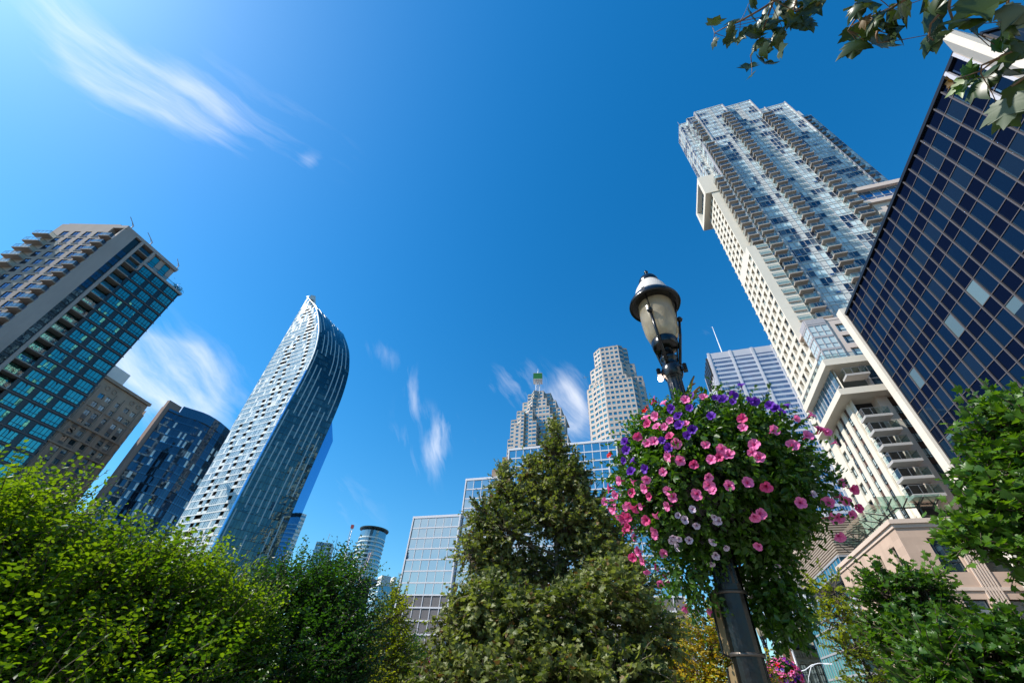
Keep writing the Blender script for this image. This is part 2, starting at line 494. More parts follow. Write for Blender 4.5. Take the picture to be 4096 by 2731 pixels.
M['co_glass'] = glass_mat('condo_glass', (0.008, 0.02, 0.05), (0.66, 0.77, 0.75), (0.72, 0.9, 1.0), 0.09, 0.03)
M['co_glassb'] = glass_mat('condo_blue_glass', (0.008, 0.03, 0.07), (0.25, 0.36, 0.42), (0.4, 0.72, 1.0), 0.38, 0.05)
M['co_brown'] = plain('brown_spandrel', (0.085, 0.042, 0.030), 0.55)
M['dk_glass'] = glass_mat('navy_mirror_glass', (0.003, 0.006, 0.014), (0.05,0.1,0.12), (0.08, 0.17, 0.34), 0.10, 0.03, 0.3)
M['dk_glass2'] = glass_mat('navy_vision_glass', (0.004, 0.012, 0.026), (0.16, 0.25, 0.28), (0.10, 0.21, 0.36), 0.10, 0.03, 0.3)
M['dk_span'] = glass_mat('navy_spandrel_glass', (0.003, 0.005, 0.012), (0.0, 0.0, 0.0), (0.05, 0.10, 0.22), 0.08, 0.02, 0.3)
M['dk_mull'] = plain('bronze_mullion', (0.13, 0.11, 0.105), 0.45, 0.3)
M['dk_black'] = plain('black_coping', (0.012, 0.012, 0.014), 0.4)
M['dk_stone'] = wall_mat('white_stone_pier', (0.70, 0.62, 0.52), 0.7, 0.07, 0.5, (6.0, 1.9, 0.015, 0.0, 0.97), joint=0.82)
M['pod_stone'] = wall_mat('pink_limestone', (0.56, 0.405, 0.31), 0.8, 0.12, 0.4, (1.5, 0.75, 0.008, 0.5, 0.87), joint=0.86)
M['pod_trim'] = wall_mat('pink_limestone_trim', (0.62, 0.49, 0.40), 0.8, 0.08, 0.5)
M['canopy'] = rail_mat('green_canopy_glass', (0.45, 0.68, 0.60), 0.16)
M['brown_brick'] = wall_mat('orange_brown_brick', (0.42, 0.22, 0.115), 0.85, 0.16, 0.3, (0.6, 0.25, 0.015, 0.5, 0.9))
M['old_brick'] = wall_mat('dark_brown_brick', (0.20, 0.105, 0.06), 0.9, 0.3, 0.8, (0.5, 0.18, 0.02, 0.5, 0.7))
M['sandstone'] = wall_mat('sandstone', (0.46, 0.30, 0.17), 0.85, 0.2, 0.8, (0.9, 0.4, 0.02, 0.5, 0.85))
M['copper'] = wall_mat('green_copper', (0.22, 0.33, 0.22), 0.7, 0.15, 1.0)
M['cream_wood'] = wall_mat('cream_painted_wood', (0.62, 0.52, 0.36), 0.6, 0.1, 1.0)
M['slate'] = wall_mat('dark_slate', (0.05, 0.045, 0.045), 0.7, 0.2, 1.0)
M['louver'] = wall_mat('beige_louver', (0.36, 0.29, 0.23), 0.7, 0.1, 0.5)
M['gg_glass'] = glass_mat('green_office_glass', (0.01, 0.03, 0.035), (0.12, 0.2, 0.2), (0.4, 0.8, 0.85), 0.3, 0.08, 0.2)
M['concrete'] = wall_mat('grey_concrete', (0.30, 0.27, 0.24), 0.85, 0.18, 0.5)
M['rt_glass'] = glass_mat('round_tower_glass', (0.02, 0.06, 0.09), (0.3, 0.4, 0.45), (0.45, 0.75, 0.9), 0.3, 0.05)
M['black_paint'] = plain('black_gloss_paint', (0.004, 0.004, 0.0045), 0.24, 0, 0.5, 0.10, 60)
M['white_enamel'] = plain('white_enamel', (0.62, 0.58, 0.52), 0.45)
M['crane_red'] = plain('crane_paint', (0.62, 0.42, 0.38), 0.5)
M['pole_grey'] = plain('galvanised_pole', (0.36, 0.37, 0.38), 0.45, 0.3)
M['bark'] = wall_mat('bark', (0.10, 0.075, 0.055), 0.9, 0.4, 6.0)
M['bark_plane'] = wall_mat('plane_bark', (0.17, 0.14, 0.10), 0.9, 0.4, 5.0)
M['twig'] = plain('twig', (0.17, 0.10, 0.05), 0.7)
M['ground'] = wall_mat('asphalt', (0.055, 0.053, 0.05), 0.9, 0.25, 0.4)
M['paving'] = wall_mat('concrete_paving', (0.26, 0.24, 0.21), 0.9, 0.2, 0.5)
# ------------------------------------------------------------------ facade tools
CAMP = np.array([0, 0, CAMZ])
RNG = random.Random(7)


def punched(mb, fr, L0, L1, z0, z1, cols, rows, depth=0.25, m=0, skip=None, mr=None):
    """wall sheet with real window openings and reveals; returns the openings"""
    mr = m if mr is None else mr
    cols = [c for c in cols if c[0] > L0 and c[1] < L1]; rows = [r for r in rows if r[0] > z0 and r[1] < z1]
    out = []
    z = z0
    for (a, b) in rows:
        if a > z: mb.fq(fr, L0, L1, z, a, 0, m)
        u = L0
        for (c, d) in cols:
            if skip and skip(c, d, a, b): continue
            mb.fq(fr, u, c, a, b, 0, m)
            P = fr.p
            mb.poly([P(c, a, -depth), P(c, a), P(c, b), P(c, b, -depth)], mr)
            mb.poly([P(d, a), P(d, a, -depth), P(d, b, -depth), P(d, b)], mr)
            mb.poly([P(c, a), P(c, a, -depth), P(d, a, -depth), P(d, a)], mr)
            mb.poly([P(c, b, -depth), P(c, b), P(d, b), P(d, b, -depth)], mr)
            out.append((c, d, a, b)); u = d
        mb.fq(fr, u, L1, a, b, 0, m)
        z = b
    mb.fq(fr, L0, L1, z, z1, 0, m)
    return out


def win_geo(mb, fr, u0, u1, z0, z1, dep, shade, style):
    """one window: pane(s) and frame bars, standing at depth dep behind the wall face"""
    d = -dep
    fw = style.get('fw', 0.06); nv, nh = style.get('nv', 2), style.get('nh', 1)
    split = style.get('split')
    zs = [z0 + (z1 - z0) * k / nh for k in range(nh + 1)]
    if split: zs = [z0, z0 + (z1 - z0) * split, z1]
    us = [u0 + (u1 - u0) * k / nv for k in range(nv + 1)]
    if style.get('us'): us = [u0 + (u1 - u0) * k for k in style['us']]
    for i in range(len(us) - 1):
        for j in range(len(zs) - 1):
            s = shade if style.get('same') else max(0.0, min(1.0, shade + RNG.uniform(-0.12, 0.12)))
            bl = style.get('blind', 0)
            if bl and shade > 0.3 and j == len(zs) - 2:
                zz = zs[j] + (zs[j + 1] - zs[j]) * RNG.choice([0, 0, 0.3, 0.5])
                mb.fq(fr, us[i], us[i + 1], zz, zs[j + 1], d, 0, s, jit=style.get('jit', 0))
                if zz > zs[j]: mb.fq(fr, us[i], us[i + 1], zs[j], zz, d, 0, 0.03, jit=style.get('jit', 0))
            else:
                mb.fq(fr, us[i], us[i + 1], zs[j], zs[j + 1], d, 0, s, jit=style.get('jit', 0))
    if fw <= 0: return
    t = style.get('t', 0.06)
    for k, u in enumerate(us):
        a, b = (u, u + fw) if k == 0 else ((u - fw, u) if k == len(us) - 1 else (u - fw / 2, u + fw / 2))
        mb.fb(fr, a, b, z0, z1, d + 0.004, d + t, 1)
    for k, z in enumerate(zs):
        a, b = (z, z + fw) if k == 0 else ((z - fw, z) if k == len(zs) - 1 else (z - fw / 2, z + fw / 2))
        mb.fb(fr, u0, u1, a, b, d + 0.008, d + t * 0.85, 1)


class WinSet:
    def __init__(s, parent, mats, name='window', limit=100):
        s.parent, s.mats, s.name, s.limit = parent, mats, name, limit
        s.items, s.cache = [], {}

    def add(s, fr, rects, dep, style, shade):
        for (u0, u1, z0, z1) in rects:
            s.items.append((fr, u0, u1, z0, z1, dep, style, shade() if callable(shade) else shade))

    def finish(s):
        def key(it):
            p = np.array(it[0].p((it[1] + it[2]) / 2, (it[3] + it[4]) / 2)) - CAMP
            face = -(p[:2] @ it[0].n) / np.linalg.norm(p)
            return -(it[2] - it[1]) * (it[4] - it[3]) * max(face, 0.0) / (p @ p)
        s.items.sort(key=key)
        rest = MB()
        for k, (fr, u0, u1, z0, z1, dep, st, sh) in enumerate(s.items):
            if k >= s.limit:
                win_geo(rest, fr, u0, u1, z0, z1, dep, sh, st); continue
            w, h = round(u1 - u0, 3), round(z1 - z0, 3)
            kk = (w, h, id(st), int(sh * 5 + 0.5))
            if kk not in s.cache:
                mb = MB()
                win_geo(mb, Fr((0, 0), (0, -1)), 0, w, 0, h, 0, int(sh * 5 + 0.5) / 5, st)
                o = mb.build(s.name, s.mats)
                s.cache[kk] = o
            else:
                o = s.cache[kk].copy(); COL.objects.link(o)
            adopt(o, s.parent)
            o.matrix_basis = fr.mat(u0, z0, -dep)
        if rest.f: rest.build(s.name, s.mats, s.parent, kind='stuff')


def bal_geo(fr, w, dep, slab, rh, post=1.1):
    """one balcony in local facade coordinates: slab mesh, railing mesh"""
    a, b = MB(), MB()
    a.fb(fr, 0, w, -slab, 0, 0.0, dep, 0, back=True)
    t = 0.03
    b.fq(fr, t, w - t, 0.08, rh, dep - t, 0)
    for u in (t, w - t):
        P = fr.p
        b.poly([P(u, 0.08, 0), P(u, 0.08, dep - t), P(u, rh, dep - t), P(u, rh, 0)], 0)
    n = max(2, int(round(w / post)))
    for k in range(n + 1):
        u = min(max(w * k / n, 0.03), w - 0.03)
        b.fb(fr, u - 0.025, u + 0.025, 0, rh, dep - 0.06, dep - 0.015, 1)
    b.fb(fr, 0, w, rh, rh + 0.05, dep - 0.07, dep, 1)
    for u in (0.0, w - 0.06):
        b.fb(fr, u, u + 0.06, rh, rh + 0.05, 0, dep - 0.075, 1)
    return a, b


class BalSet:
    def __init__(s, parent, mslab, mrail, mmetal, limit=100):
        s.parent, s.ms, s.mr, s.limit = parent, mslab, [mrail, mmetal], limit
        s.items, s.cache = [], {}

    def add(s, fr, u0, w, z, d0, dep, slab=0.3, rh=1.05):
        s.items.append((fr, u0, w, z, d0, dep, slab, rh))

    def finish(s):
        s.items.sort(key=lambda it: np.linalg.norm(np.array(it[0].p(it[1], it[3])) - CAMP))
        ra, rb = MB(), MB()
        for k, (fr, u0, w, z, d0, dep, slab, rh) in enumerate(s.items):
            if k >= s.limit:
                f2 = Fr(fr.O + fr.u * u0 + fr.n * d0, fr.n)
                for dst, src in zip((ra, rb), bal_geo(f2, w, dep, slab, rh)):
                    for f, m in zip(src.f, src.m):
                        dst.poly([(src.v[i][0], src.v[i][1], src.v[i][2] + z) for i in f], m)
                continue
            kk = (w, dep, slab, rh)
            if kk not in s.cache:
                a, b = bal_geo(Fr((0, 0), (0, -1)), w, dep, slab, rh)
                s.cache[kk] = (a.build('balcony', s.ms), b.build('railing', s.mr))
                oa, ob = s.cache[kk]
            else:
                oa = s.cache[kk][0].copy(); ob = s.cache[kk][1].copy()
                COL.objects.link(oa); COL.objects.link(ob)
            adopt(oa, s.parent)
            oa.matrix_basis = fr.mat(u0, z, d0)
            ob.parent = oa; ob.matrix_parent_inverse = Matrix.Identity(4); ob.matrix_basis = Matrix.Identity(4)
        if ra.f:
            o = ra.build('balcony', s.ms, s.parent, kind='stuff')
            rb.build('railing', s.mr, o, kind='stuff')


def steps(a, b, n, w, off=0.0):
    """n openings of width w evenly between a and b"""
    p = (b - a) / n
    return [(a + p * k + (p - w) / 2 + off, a + p * k + (p + w) / 2 + off) for k in range(n)]


def rowsf(z0, fh, n, sill, h):
    return [(z0 + fh * k + sill, z0 + fh * k + sill + h) for k in range(n)]


def pick(vals, wts=None):
    return lambda: RNG.choices(vals, wts)[0]


# ------------------------------------------------------------------ ground
g = MB()
g.poly([(-6000, -6000, 0), (6000, -6000, 0), (6000, 6000, 0), (-6000, 6000, 0)])
g.build('ground', M['ground'], kind='structure')
g = MB()
g.prism([tuple(SE(-14, -34)), tuple(SE(-14, 12)), tuple(SE(60, 12)), tuple(SE(60, -34))][::1], 0.0, 0.13, bot=False)
g.build('plaza_paving', M['paving'], kind='structure')


# ------------------------------------------------------------------ left: beige and green glass apartment tower
def left_tower():
    e0 = -123.0
    R = thing('apartment_tower', 'beige and green glass apartment tower with stacked balconies at the left edge of the photo', 'apartment building', SE(30, e0))
    fr = rightf(e0)                      # u = s
    FH = 3.02; ZT = 85.9                 # terrace slab top
    zf = [ZT - 0.25 - FH * k for k in range(29)]
    wall, fas, edge_, spn = MB(), MB(), MB(), MB()
    gl = WinSet(R, [M['lt_glass'], M['frame_dark']])
    slot = WinSet(R, [M['slot_glass'], M['frame_dark']], 'window', 30)
    st3 = dict(fw=0.07, nv=4, split=0.33, jit=0.02, t=0.08)
    # glazed bay, u 33.9..45.4
    spn.fq(fr, 33.6, 45.4, 0, ZT - 0.3, 0, 0)
    for k in range(1, 29):
        z = zf[k]
        edge_.fb(fr, 33.6, 45.55, z - 0.02, z + 0.2, 0.0, 0.16, 0)
        for (a, b) in ((34.3, 37.0), (38.0, 40.7), (41.8, 45.0)):
            gl.add(fr, [(a, b, z + 0.42, z + FH - 0.25)], -0.03, st3, RNG.choice([0.0, 0.0, 0.1, 0.4, 0.7]))
    # far end wall (seen edge on) and back volume
    e2 = Fr(fr.p(45.4, 0)[:2], A)
    spn.fq(e2, 0.0, 18, 0, ZT - 0.3, 0, 0)
    # terrace slab with parapet
    fas.fb(fr, 33.7, 45.8, ZT - 0.3, ZT + 0.35, -12, 0.35, 0)
    # recessed balcony bay 30.7..33.6
    spn.fq(fr, 30.6, 33.6, 0, ZT, -1.7, 0)
    spn.fq(Fr(fr.p(33.6, 0)[:2], -A), -1.7, 0, 0, ZT, 0, 0)
    bs = BalSet(R, M['slab'], M['rail'], M['frame_dark'])
    for k in range(1, 29):
        z = zf[k]
        bs.add(fr, 30.65, 2.95, z + 0.2, -1.7, 2.15, 0.26, 1.05)
        gl.add(fr, [(30.9, 33.4, z + 0.35, z + FH - 0.3)], 1.66, dict(fw=0.06, nv=3, t=0.06), RNG.choice([0.0, 0.3, 0.6]))
    # pier, dark window slot, wide pier
    fas.fb(fr, 29.9, 30.6, 0, 91.4, -0.5, 0.25, 0)
    spn.fq(fr, 28.3, 29.9, 0, 91.4, -0.35, 0)
    for k in range(1, 29):
        slot.add(fr, [(28.35, 29.85, zf[k] + 0.35, zf[k] + FH - 0.35)], 0.28, dict(fw=0.06, nv=2, nh=2, t=0.06), RNG.choice([0, 0.2]))
    fas.fb(fr, 25.3, 28.3, 0, 91.5, -1.2, 0.25, 0)
    # penthouse: set back wall with big openings and roof fascia
    fas.fb(fr, 25.3, 40.8, 90.75, 91.75, -16, 0.27, 0)
    wall.fq(fr, 34.0, 40.6, ZT, 90.75, -0.4, 1)
    for (a, b) in ((34.6, 36.2), (37.6, 39.3)):
        gl.add(fr, [(a, b, ZT + 0.2, 90.6)], 0.36, dict(fw=0.08, nv=1, nh=2, t=0.06), 0.0)
    e3 = Fr(fr.p(40.6, 0)[:2], A)
    wall.fq(e3, 0.4, 14, ZT, 90.75, 0, 1)
    spn.fq(fr, 28.3, 34.0, 83, 90.75, -1.75, 0)
    for z in (88.3, 85.3):
        bs.add(fr, 30.7, 3.3, z, -1.7, 1.9, 0.26, 1.1)
    fas.fb(fr, 33.5, 34.1, 83, 90.75, -0.6, 0.2, 0)
    # beige face on the near side, turned towards the camera
    c0 = fr.p(25.3, 0, 0.25)[:2]
    t = np.array([-math.sin(rad(93.45)), -math.cos(rad(93.45))])
    fb = Fr(c0, (t[1], -t[0]) if (np.array([t[1], -t[0]]) @ -np.array(c0)) > 0 else (-t[1], t[0]))
    # u runs to the right; the corner is u=0, the face extends to negative u
    W = 19.0
    cols = steps(-16.6, -3.9, 4, 1.75)
    rows = [(zz - FH + 0.55 + 3.2, zz - 0.3 + 3.2) for zz in zf[:28]][::-1]
    rec = punched(wall, fb, -W, -3.5, 0, 91.9, cols, rows, 0.18, 0)
    ws = WinSet(R, [M['lt_glass2'], M['frame_dark']], 'window', 60)
    ws.add(fb, rec, 0.15, dict(fw=0.07, nv=2, split=0.3, t=0.06), pick([0, 0.15, 0.35], [4, 2, 1]))
    sl = MB()
    for (a, b, c, d) in rec: sl.fb(fb, a - 0.12, b + 0.12, c - 0.1, c + 0.02, 0, 0.09, 0)
    sl.build('window_sill', M['slab_grey'], R, kind='stuff')
    # corner balcony niche between window columns and the wide pier
    spn.fq(fb, -3.5, -0.3, 0, 91, -1.6, 0)
    wall.fq(Fr(fb.p(-3.5, 0)[:2], fb.u), 0, 1.6, 0, 91.9, 0, 0)
    fas.fb(fb, -0.3, 0.0, 0, 91.5, -1.6, -0.01, 0)
    fas.fb(fb, -3.6, 0.2, 90.6, 91.75, -6, 0.02, 0)
    bb = BalSet(R, M['slab'], M['rail_blue'], M['frame_dark'])
    for k in range(27):
        bb.add(fb, -3.4, 2.95, zf[k] + 3.2 - 2.9, -1.6, 2.5, 0.28, 1.1)
    for k in range(26):
        bs.add(fb, -W - 1.6, 4.4, zf[k] + 2.0 - 2.3, -0.4, 1.9, 0.28, 1.1)
    wall.fb(fb, -W + 0.5, -3.5, 91.9, 93.1, -14, -0.6, 0)
    for (a, b) in steps(-16.6, -3.9, 4, 1.6): spn.fq(fb, a, b, 92.2, 92.7, -0.55, 0)
    wall.fq(fb, -W - 12, -W, 0, 89.5, -4.0, 0)
    wall.fq(Fr(fb.p(-W, 0)[:2], -fb.u), -4, 0, 0, 91.9, 0, 0)
    wall.build('wall', [M['lt_stone'], M['lt_fascia']], R)
    fas.build('pier_and_fascia', M['lt_fascia'], R)
    edge_.build('floor_edge', M['lt_edge'], R)
    spn.build('spandrel', M['lt_spandrel'], R)
    gl.finish(); slot.finish(); bs.finish(); ws.finish(); bb.finish()
    # roof davits
    for u, s in ((26.2, 1.0), (31.8, 1.25), (40.4, 0.8)):
        d = MB(); x, y, _ = fr.p(u, 0, -0.5)
        d.tube([(x, y, 91.7), (x, y, 93.4)], 0.13, 6)
        d.tube([(x, y, 93.4), fr.p(u - 2.0 * s, 94.6, -0.2)], 0.09, 5); d.tube([(x, y, 92.9), fr.p(u - 1.1 * s, 94.1, -0.3)], 0.07, 5)
        d.build('roof_davit', M['pole_grey'], R)
    # shrubs on the terrace
    sh = MB()
    for k in range(420):
        uu = RNG.gauss(44.0, 0.7); zz = ZT + 0.4 + abs(RNG.gauss(0, 0.9)); dd = RNG.uniform(-1.4, 0.1)
        p = np.array(fr.p(uu, zz, dd)); a = np.array([RNG.uniform(-.25, .25) for _ in range(3)]); b = np.array([RNG.uniform(-.12, .12) for _ in range(3)])
        sh.poly([p - a, p + b, p + a, p - b])
    sh.build('terrace_shrub', M['leaf_dark'], R)
    tr = MB(); tr.fq(fr, 34.2, 45.6, ZT + 0.35, ZT + 1.3, 0.2, 0)
    tr.fb(fr, 34.2, 45.6, ZT + 1.3, ZT + 1.36, 0.15, 0.25, 1)
    tr.build('terrace_railing', [M['rail'], M['frame_dark']], R)


# ------------------------------------------------------------------ old stone tower behind it
def stone_tower():
    D = 225.0
    c = AZD(-44.9, D)                    # right corner
    t = np.array([-math.sin(rad(14)), -math.cos(rad(14))])   # towards the camera along the face
    R = thing('office_tower', 'old brown stone tower with pilasters and roundels behind the green glass apartments', 'office building', c)
    n = np.array([t[1], -t[0]]);
    if n @ -c < 0: n = -n
    fr = Fr(c, n); sgn = 1 if (fr.u @ t) > 0 else -1
    U = lambda x: sgn * x
    def rng(a, b): return (min(U(a), U(b)), max(U(a), U(b)))
    wall, trim, pan = MB(), MB(), MB()
    W = 46.0; ZT = 89.5
    cols = []
    for x in (2.0, 5.0, 13.2, 16.2, 24.0, 27.0, 33.0, 36.0, 41.0): cols.append(rng(x, x + 1.9))
    cols.append(rng(9.4, 10.9)); cols.append(rng(20.5, 22.0)); cols.sort()
    rows = rowsf(2, 3.75, 22, 1.0, 2.0)
    rec = punched(wall, fr, *rng(0, W), 0, ZT, cols, rows, 0.35, 0)
    ws = WinSet(R, [M['old_glass'], M['frame_dark']])
    ws.add(fr, rec, 0.32, dict(fw=0.08, nv=2, nh=1, t=0.06, blind=1), pick([0.0, 0.1, 0.5, 0.9], [3, 2, 3, 3]))
    ws.finish()
    for (a, b, z0, z1) in rec:
        if z0 < 74: pan.fb(fr, a + 0.05, b - 0.05, z1 + 0.15, z1 + 1.6, -0.1, 0.03, 0)
    for x in (0.4, 8.2, 11.9, 19.2, 22.8, 30.0, 39.0): trim.fb(fr, *rng(x, x + 0.9), 0, 86, 0, 0.28, 0)
    for z, h, d in ((70.0, 0.7, 0.8), (65.2, 0.5, 0.5), (61.2, 0.6, 0.6), (88.9, 1.2, 0.9), (77.5, 0.35, 0.35)):
        trim.fb(fr, *rng(-0.4, W), z, z + h, 0, d, 0)
    # parapet roundels
    for x in (3.0, 6.0, 14.2, 17.2, 25.0, 28.0):
        ring = []
        for k in range(17):
            a = 2 * math.pi * k / 16
            ring.append(fr.p(U(x) + 0.85 * math.cos(a), 86.4 + 0.85 * math.sin(a), 0.08))
        trim.tube(ring, 0.16, 5, cap=False)
    ring = [fr.p(U(17.6) + 1.5 * math.cos(a), 66.5 + 1.5 * math.sin(a), 0.1) for a in np.linspace(0, 2 * math.pi, 20)]
    trim.tube(ring, 0.3, 5, cap=False)
    # rounded corner and side
    pts = [c + fr.u * -sgn * 0 - n * 0]
    arc = []
    for k in range(9):
        a = math.pi / 2 * k / 8
        arc.append(c - fr.u * sgn * (2.2 * math.sin(a)) - n * (2.2 * (1 - math.cos(a))))
    for p, q in zip(arc[:-1], arc[1:]):
        wall.poly([(p[0], p[1], 0), (q[0], q[1], 0), (q[0], q[1], 85), (p[0], p[1], 85)])
    for z in range(10, 84, 4):
        p, q = arc[3], arc[5]
        pan.poly([(p[0] * .998, p[1] * .998, z), (q[0] * .998, q[1] * .998, z), (q[0] * .998, q[1] * .998, z + 2), (p[0] * .998, p[1] * .998, z + 2)], 1)
    s2 = arc[-1]; e2 = s2 - n * 30
    wall.poly([(s2[0], s2[1], 0), (e2[0], e2[1], 0), (e2[0], e2[1], 88), (s2[0], s2[1], 88)])
    w0 = fr.p(U(0), 0, 0); 
    wall.poly([fr.p(U(0), 88.9, 0.3), fr.p(U(W), 88.9, 0.3), fr.p(U(W), 88.9, -30), fr.p(U(0), 88.9, -30)])
    pent = MB()
    pent.fb(fr, *rng(11, 20), 89.5, 98.0, -14, -5, 0); pent.fb(fr, *rng(20, 36), 89.5, 95, -16, -2, 0)
    pent.build('penthouse', M['metal_pent'], R)
    wall.build('wall', M['old_stone'], R); trim.build('stone_trim', M['old_trim'], R)
    pan.build('spandrel_panel', [M['old_panel'], M['old_glass']], R)


# ------------------------------------------------------------------ blue-black curved condominium
def blue_tower():
    D = 200.0
    R = thing('condominium_tower', 'blue black curved glass tower with scattered white panels left of the pointed tower', 'apartment building', AZD(-40, D))
    pts = [AZD(-43.05, 197.5), AZD(-42.0, 198.2), AZD(-41.3, 198.0), AZD(-40.6, 197.6), AZD(-39.9, 197.4), AZD(-39.2, 197.9), AZD(-38.5, 199.2), AZD(-37.8, 201), AZD(-37.1, 203.5), AZD(-36.4, 206.5)]
    zt = [80.4, 80.4] + [83.4] * 8
    ZTOP = 83.5
    gl, fin = MB(), MB()
    pn = WinSet(R, [M['bl_panel'], M['frame_grey']], 'white_panel', 100); pst = dict(fw=0.05, nv=1, nh=2, t=0.03, same=True)
    FH = 3.05
    off = 0
    for i in range(len(pts) - 1):
        fr, L = edge(pts[i], pts[i + 1])
        if (fr.n @ -pts[i]) < 0: fr.n = -fr.n
        ncol = max(3, int(L / 1.25)); w = L / ncol
        z1 = zt[i + 1]
        for k in range(27):
            z = 80.0 - FH * k
            if z < 0: break
            gl.fq(fr, 0, L, z - 0.55, z, 0.0, 1, 0.3)
            for c in range(ncol):
                gc = off + c
                lit = (gc * 7 + k * 3) % 31 == 0 and k > 0 or (gc % 11 in (4,) and (k * 5 + gc // 11 * 3) % 7 in (1, 2)) or (gc % 7 == 3 and k % 9 in (2, 3, 5))
                if lit: pn.add(fr, [(c * w + 0.05, (c + 1) * w - 0.05, z - FH + 0.1, z - 0.6)], -0.02, pst, 0.0)
                else: gl.fq(fr, c * w, (c + 1) * w, z - FH, z - 0.55, 0, 0, RNG.choice([0, 0, 0, 0.1, 0.25]), jit=0.03)
            if i < 2 or k % 1 == 0: fin.fb(fr, 0, L, z - 0.6, z - 0.52, 0.0, 0.10, 0)
        gl.fq(fr, 0, L, 80.0, z1, 0.0, 1, 0.5)
        for c in range(ncol + 1): fin.fb(fr, c * w - 0.03, c * w + 0.03, 0, z1 - 0.5, 0, 0.05, 0)
        off += ncol
    gl.build('glazing', [M['bl_glass'], M['bl_span']], R)
    pn.finish(); fin.build('mullion', M['frame_dark'], R)
    wl = MB()
    fr = Fr(AZD(-43.487, 197.0), -A)
    wl.fb(fr, -1.5, 0.0, 0, 83.3, -5.4, 0.0, 0)
    wl.fb(fr, -4.6, -3.2, 0, 81.5, -6.5, -1.2, 0)
    wl.fb(fr, -3.2, -1.5, 78.6, 81.8, -6.5, -0.8, 0)
    wl.build('brick_wall', M['bl_brick'], R)
    bs = BalSet(R, M['slab'], M['rail_blue'], M['frame_grey'], 30)
    for k in range(1, 26):
        bs.add(fr, -3.25, 1.8, 78.5 - FH * k, -4, 3.0, 0.3, 1.1)
    bs.finish()
    fl = MB()
    fl.prism([tuple(p) for p in pts] + [tuple(AZD(-36.4, 232)), tuple(AZD(-42.6, 214))], 79.0, 79.4)
    fl.build('roof', M['slate'], R)


# ------------------------------------------------------------------ pointed tower with a swooping glass side
LT_TAB = [(0, 36.3, (-114.5, 181.8), (-95.9, 195.9)), (60, 36.5, (-114.4, 181.7), (-95.7, 195.8)), (90, 37.9, (-113.1, 181.0), (-94.5, 195.1)),
          (110, 39.0, (-112.1, 180.5), (-93.5, 194.5)), (125, 40.0, (-111.3, 180.0), (-93.6, 194.4)), (140, 39.5, (-111.7, 180.2), (-95.9, 196.1)),
          (150, 37.2, (-113.7, 181.3), (-99.1, 198.2)), (160, 33.6, (-116.9, 183.0), (-103.3, 201.4)), (168, 29.6, (-120.4, 184.9), (-107.6, 204.6)),
          (176, 25.0, (-124.5, 187.1), (-112.5, 208.0)), (184, 19.7, (-129.1, 189.5), (-117.6, 212.6)), (191, 14.1, (-134.1, 192.2), (-121.9, 219.6)),
          (197, 8.4, (-139.1, 194.9), (-126.1, 227.2)), (202, 3.3, (-143.7, 197.3), (-129.8, 234.3)), (207.2, -1.9, (-148.3, 199.7), (-133.6, 242.0))]


def smooth(z, col):
    zs = [r[0] for r in LT_TAB]
    v = [r[col] for r in LT_TAB]
    v = np.array(v, float)
    # monotone-ish cubic (Catmull-Rom) through the table
    i = max(0, min(len(zs) - 2, int(np.searchsorted(zs, z) - 1)))
    h = zs[i + 1] - zs[i]; t = (z - zs[i]) / h
    def sl(k):
        if k <= 0: return (v[1] - v[0]) / (zs[1] - zs[0])
        if k >= len(zs) - 1: return (v[-1] - v[-2]) / (zs[-1] - zs[-2])
        return (v[k + 1] - v[k - 1]) / (zs[k + 1] - zs[k - 1])
    m0, m1 = sl(i) * h, sl(i + 1) * h
    return v[i] * (2 * t**3 - 3 * t**2 + 1) + m0 * (t**3 - 2 * t**2 + t) + v[i + 1] * (-2 * t**3 + 3 * t**2) + m1 * (t**3 - t**2)


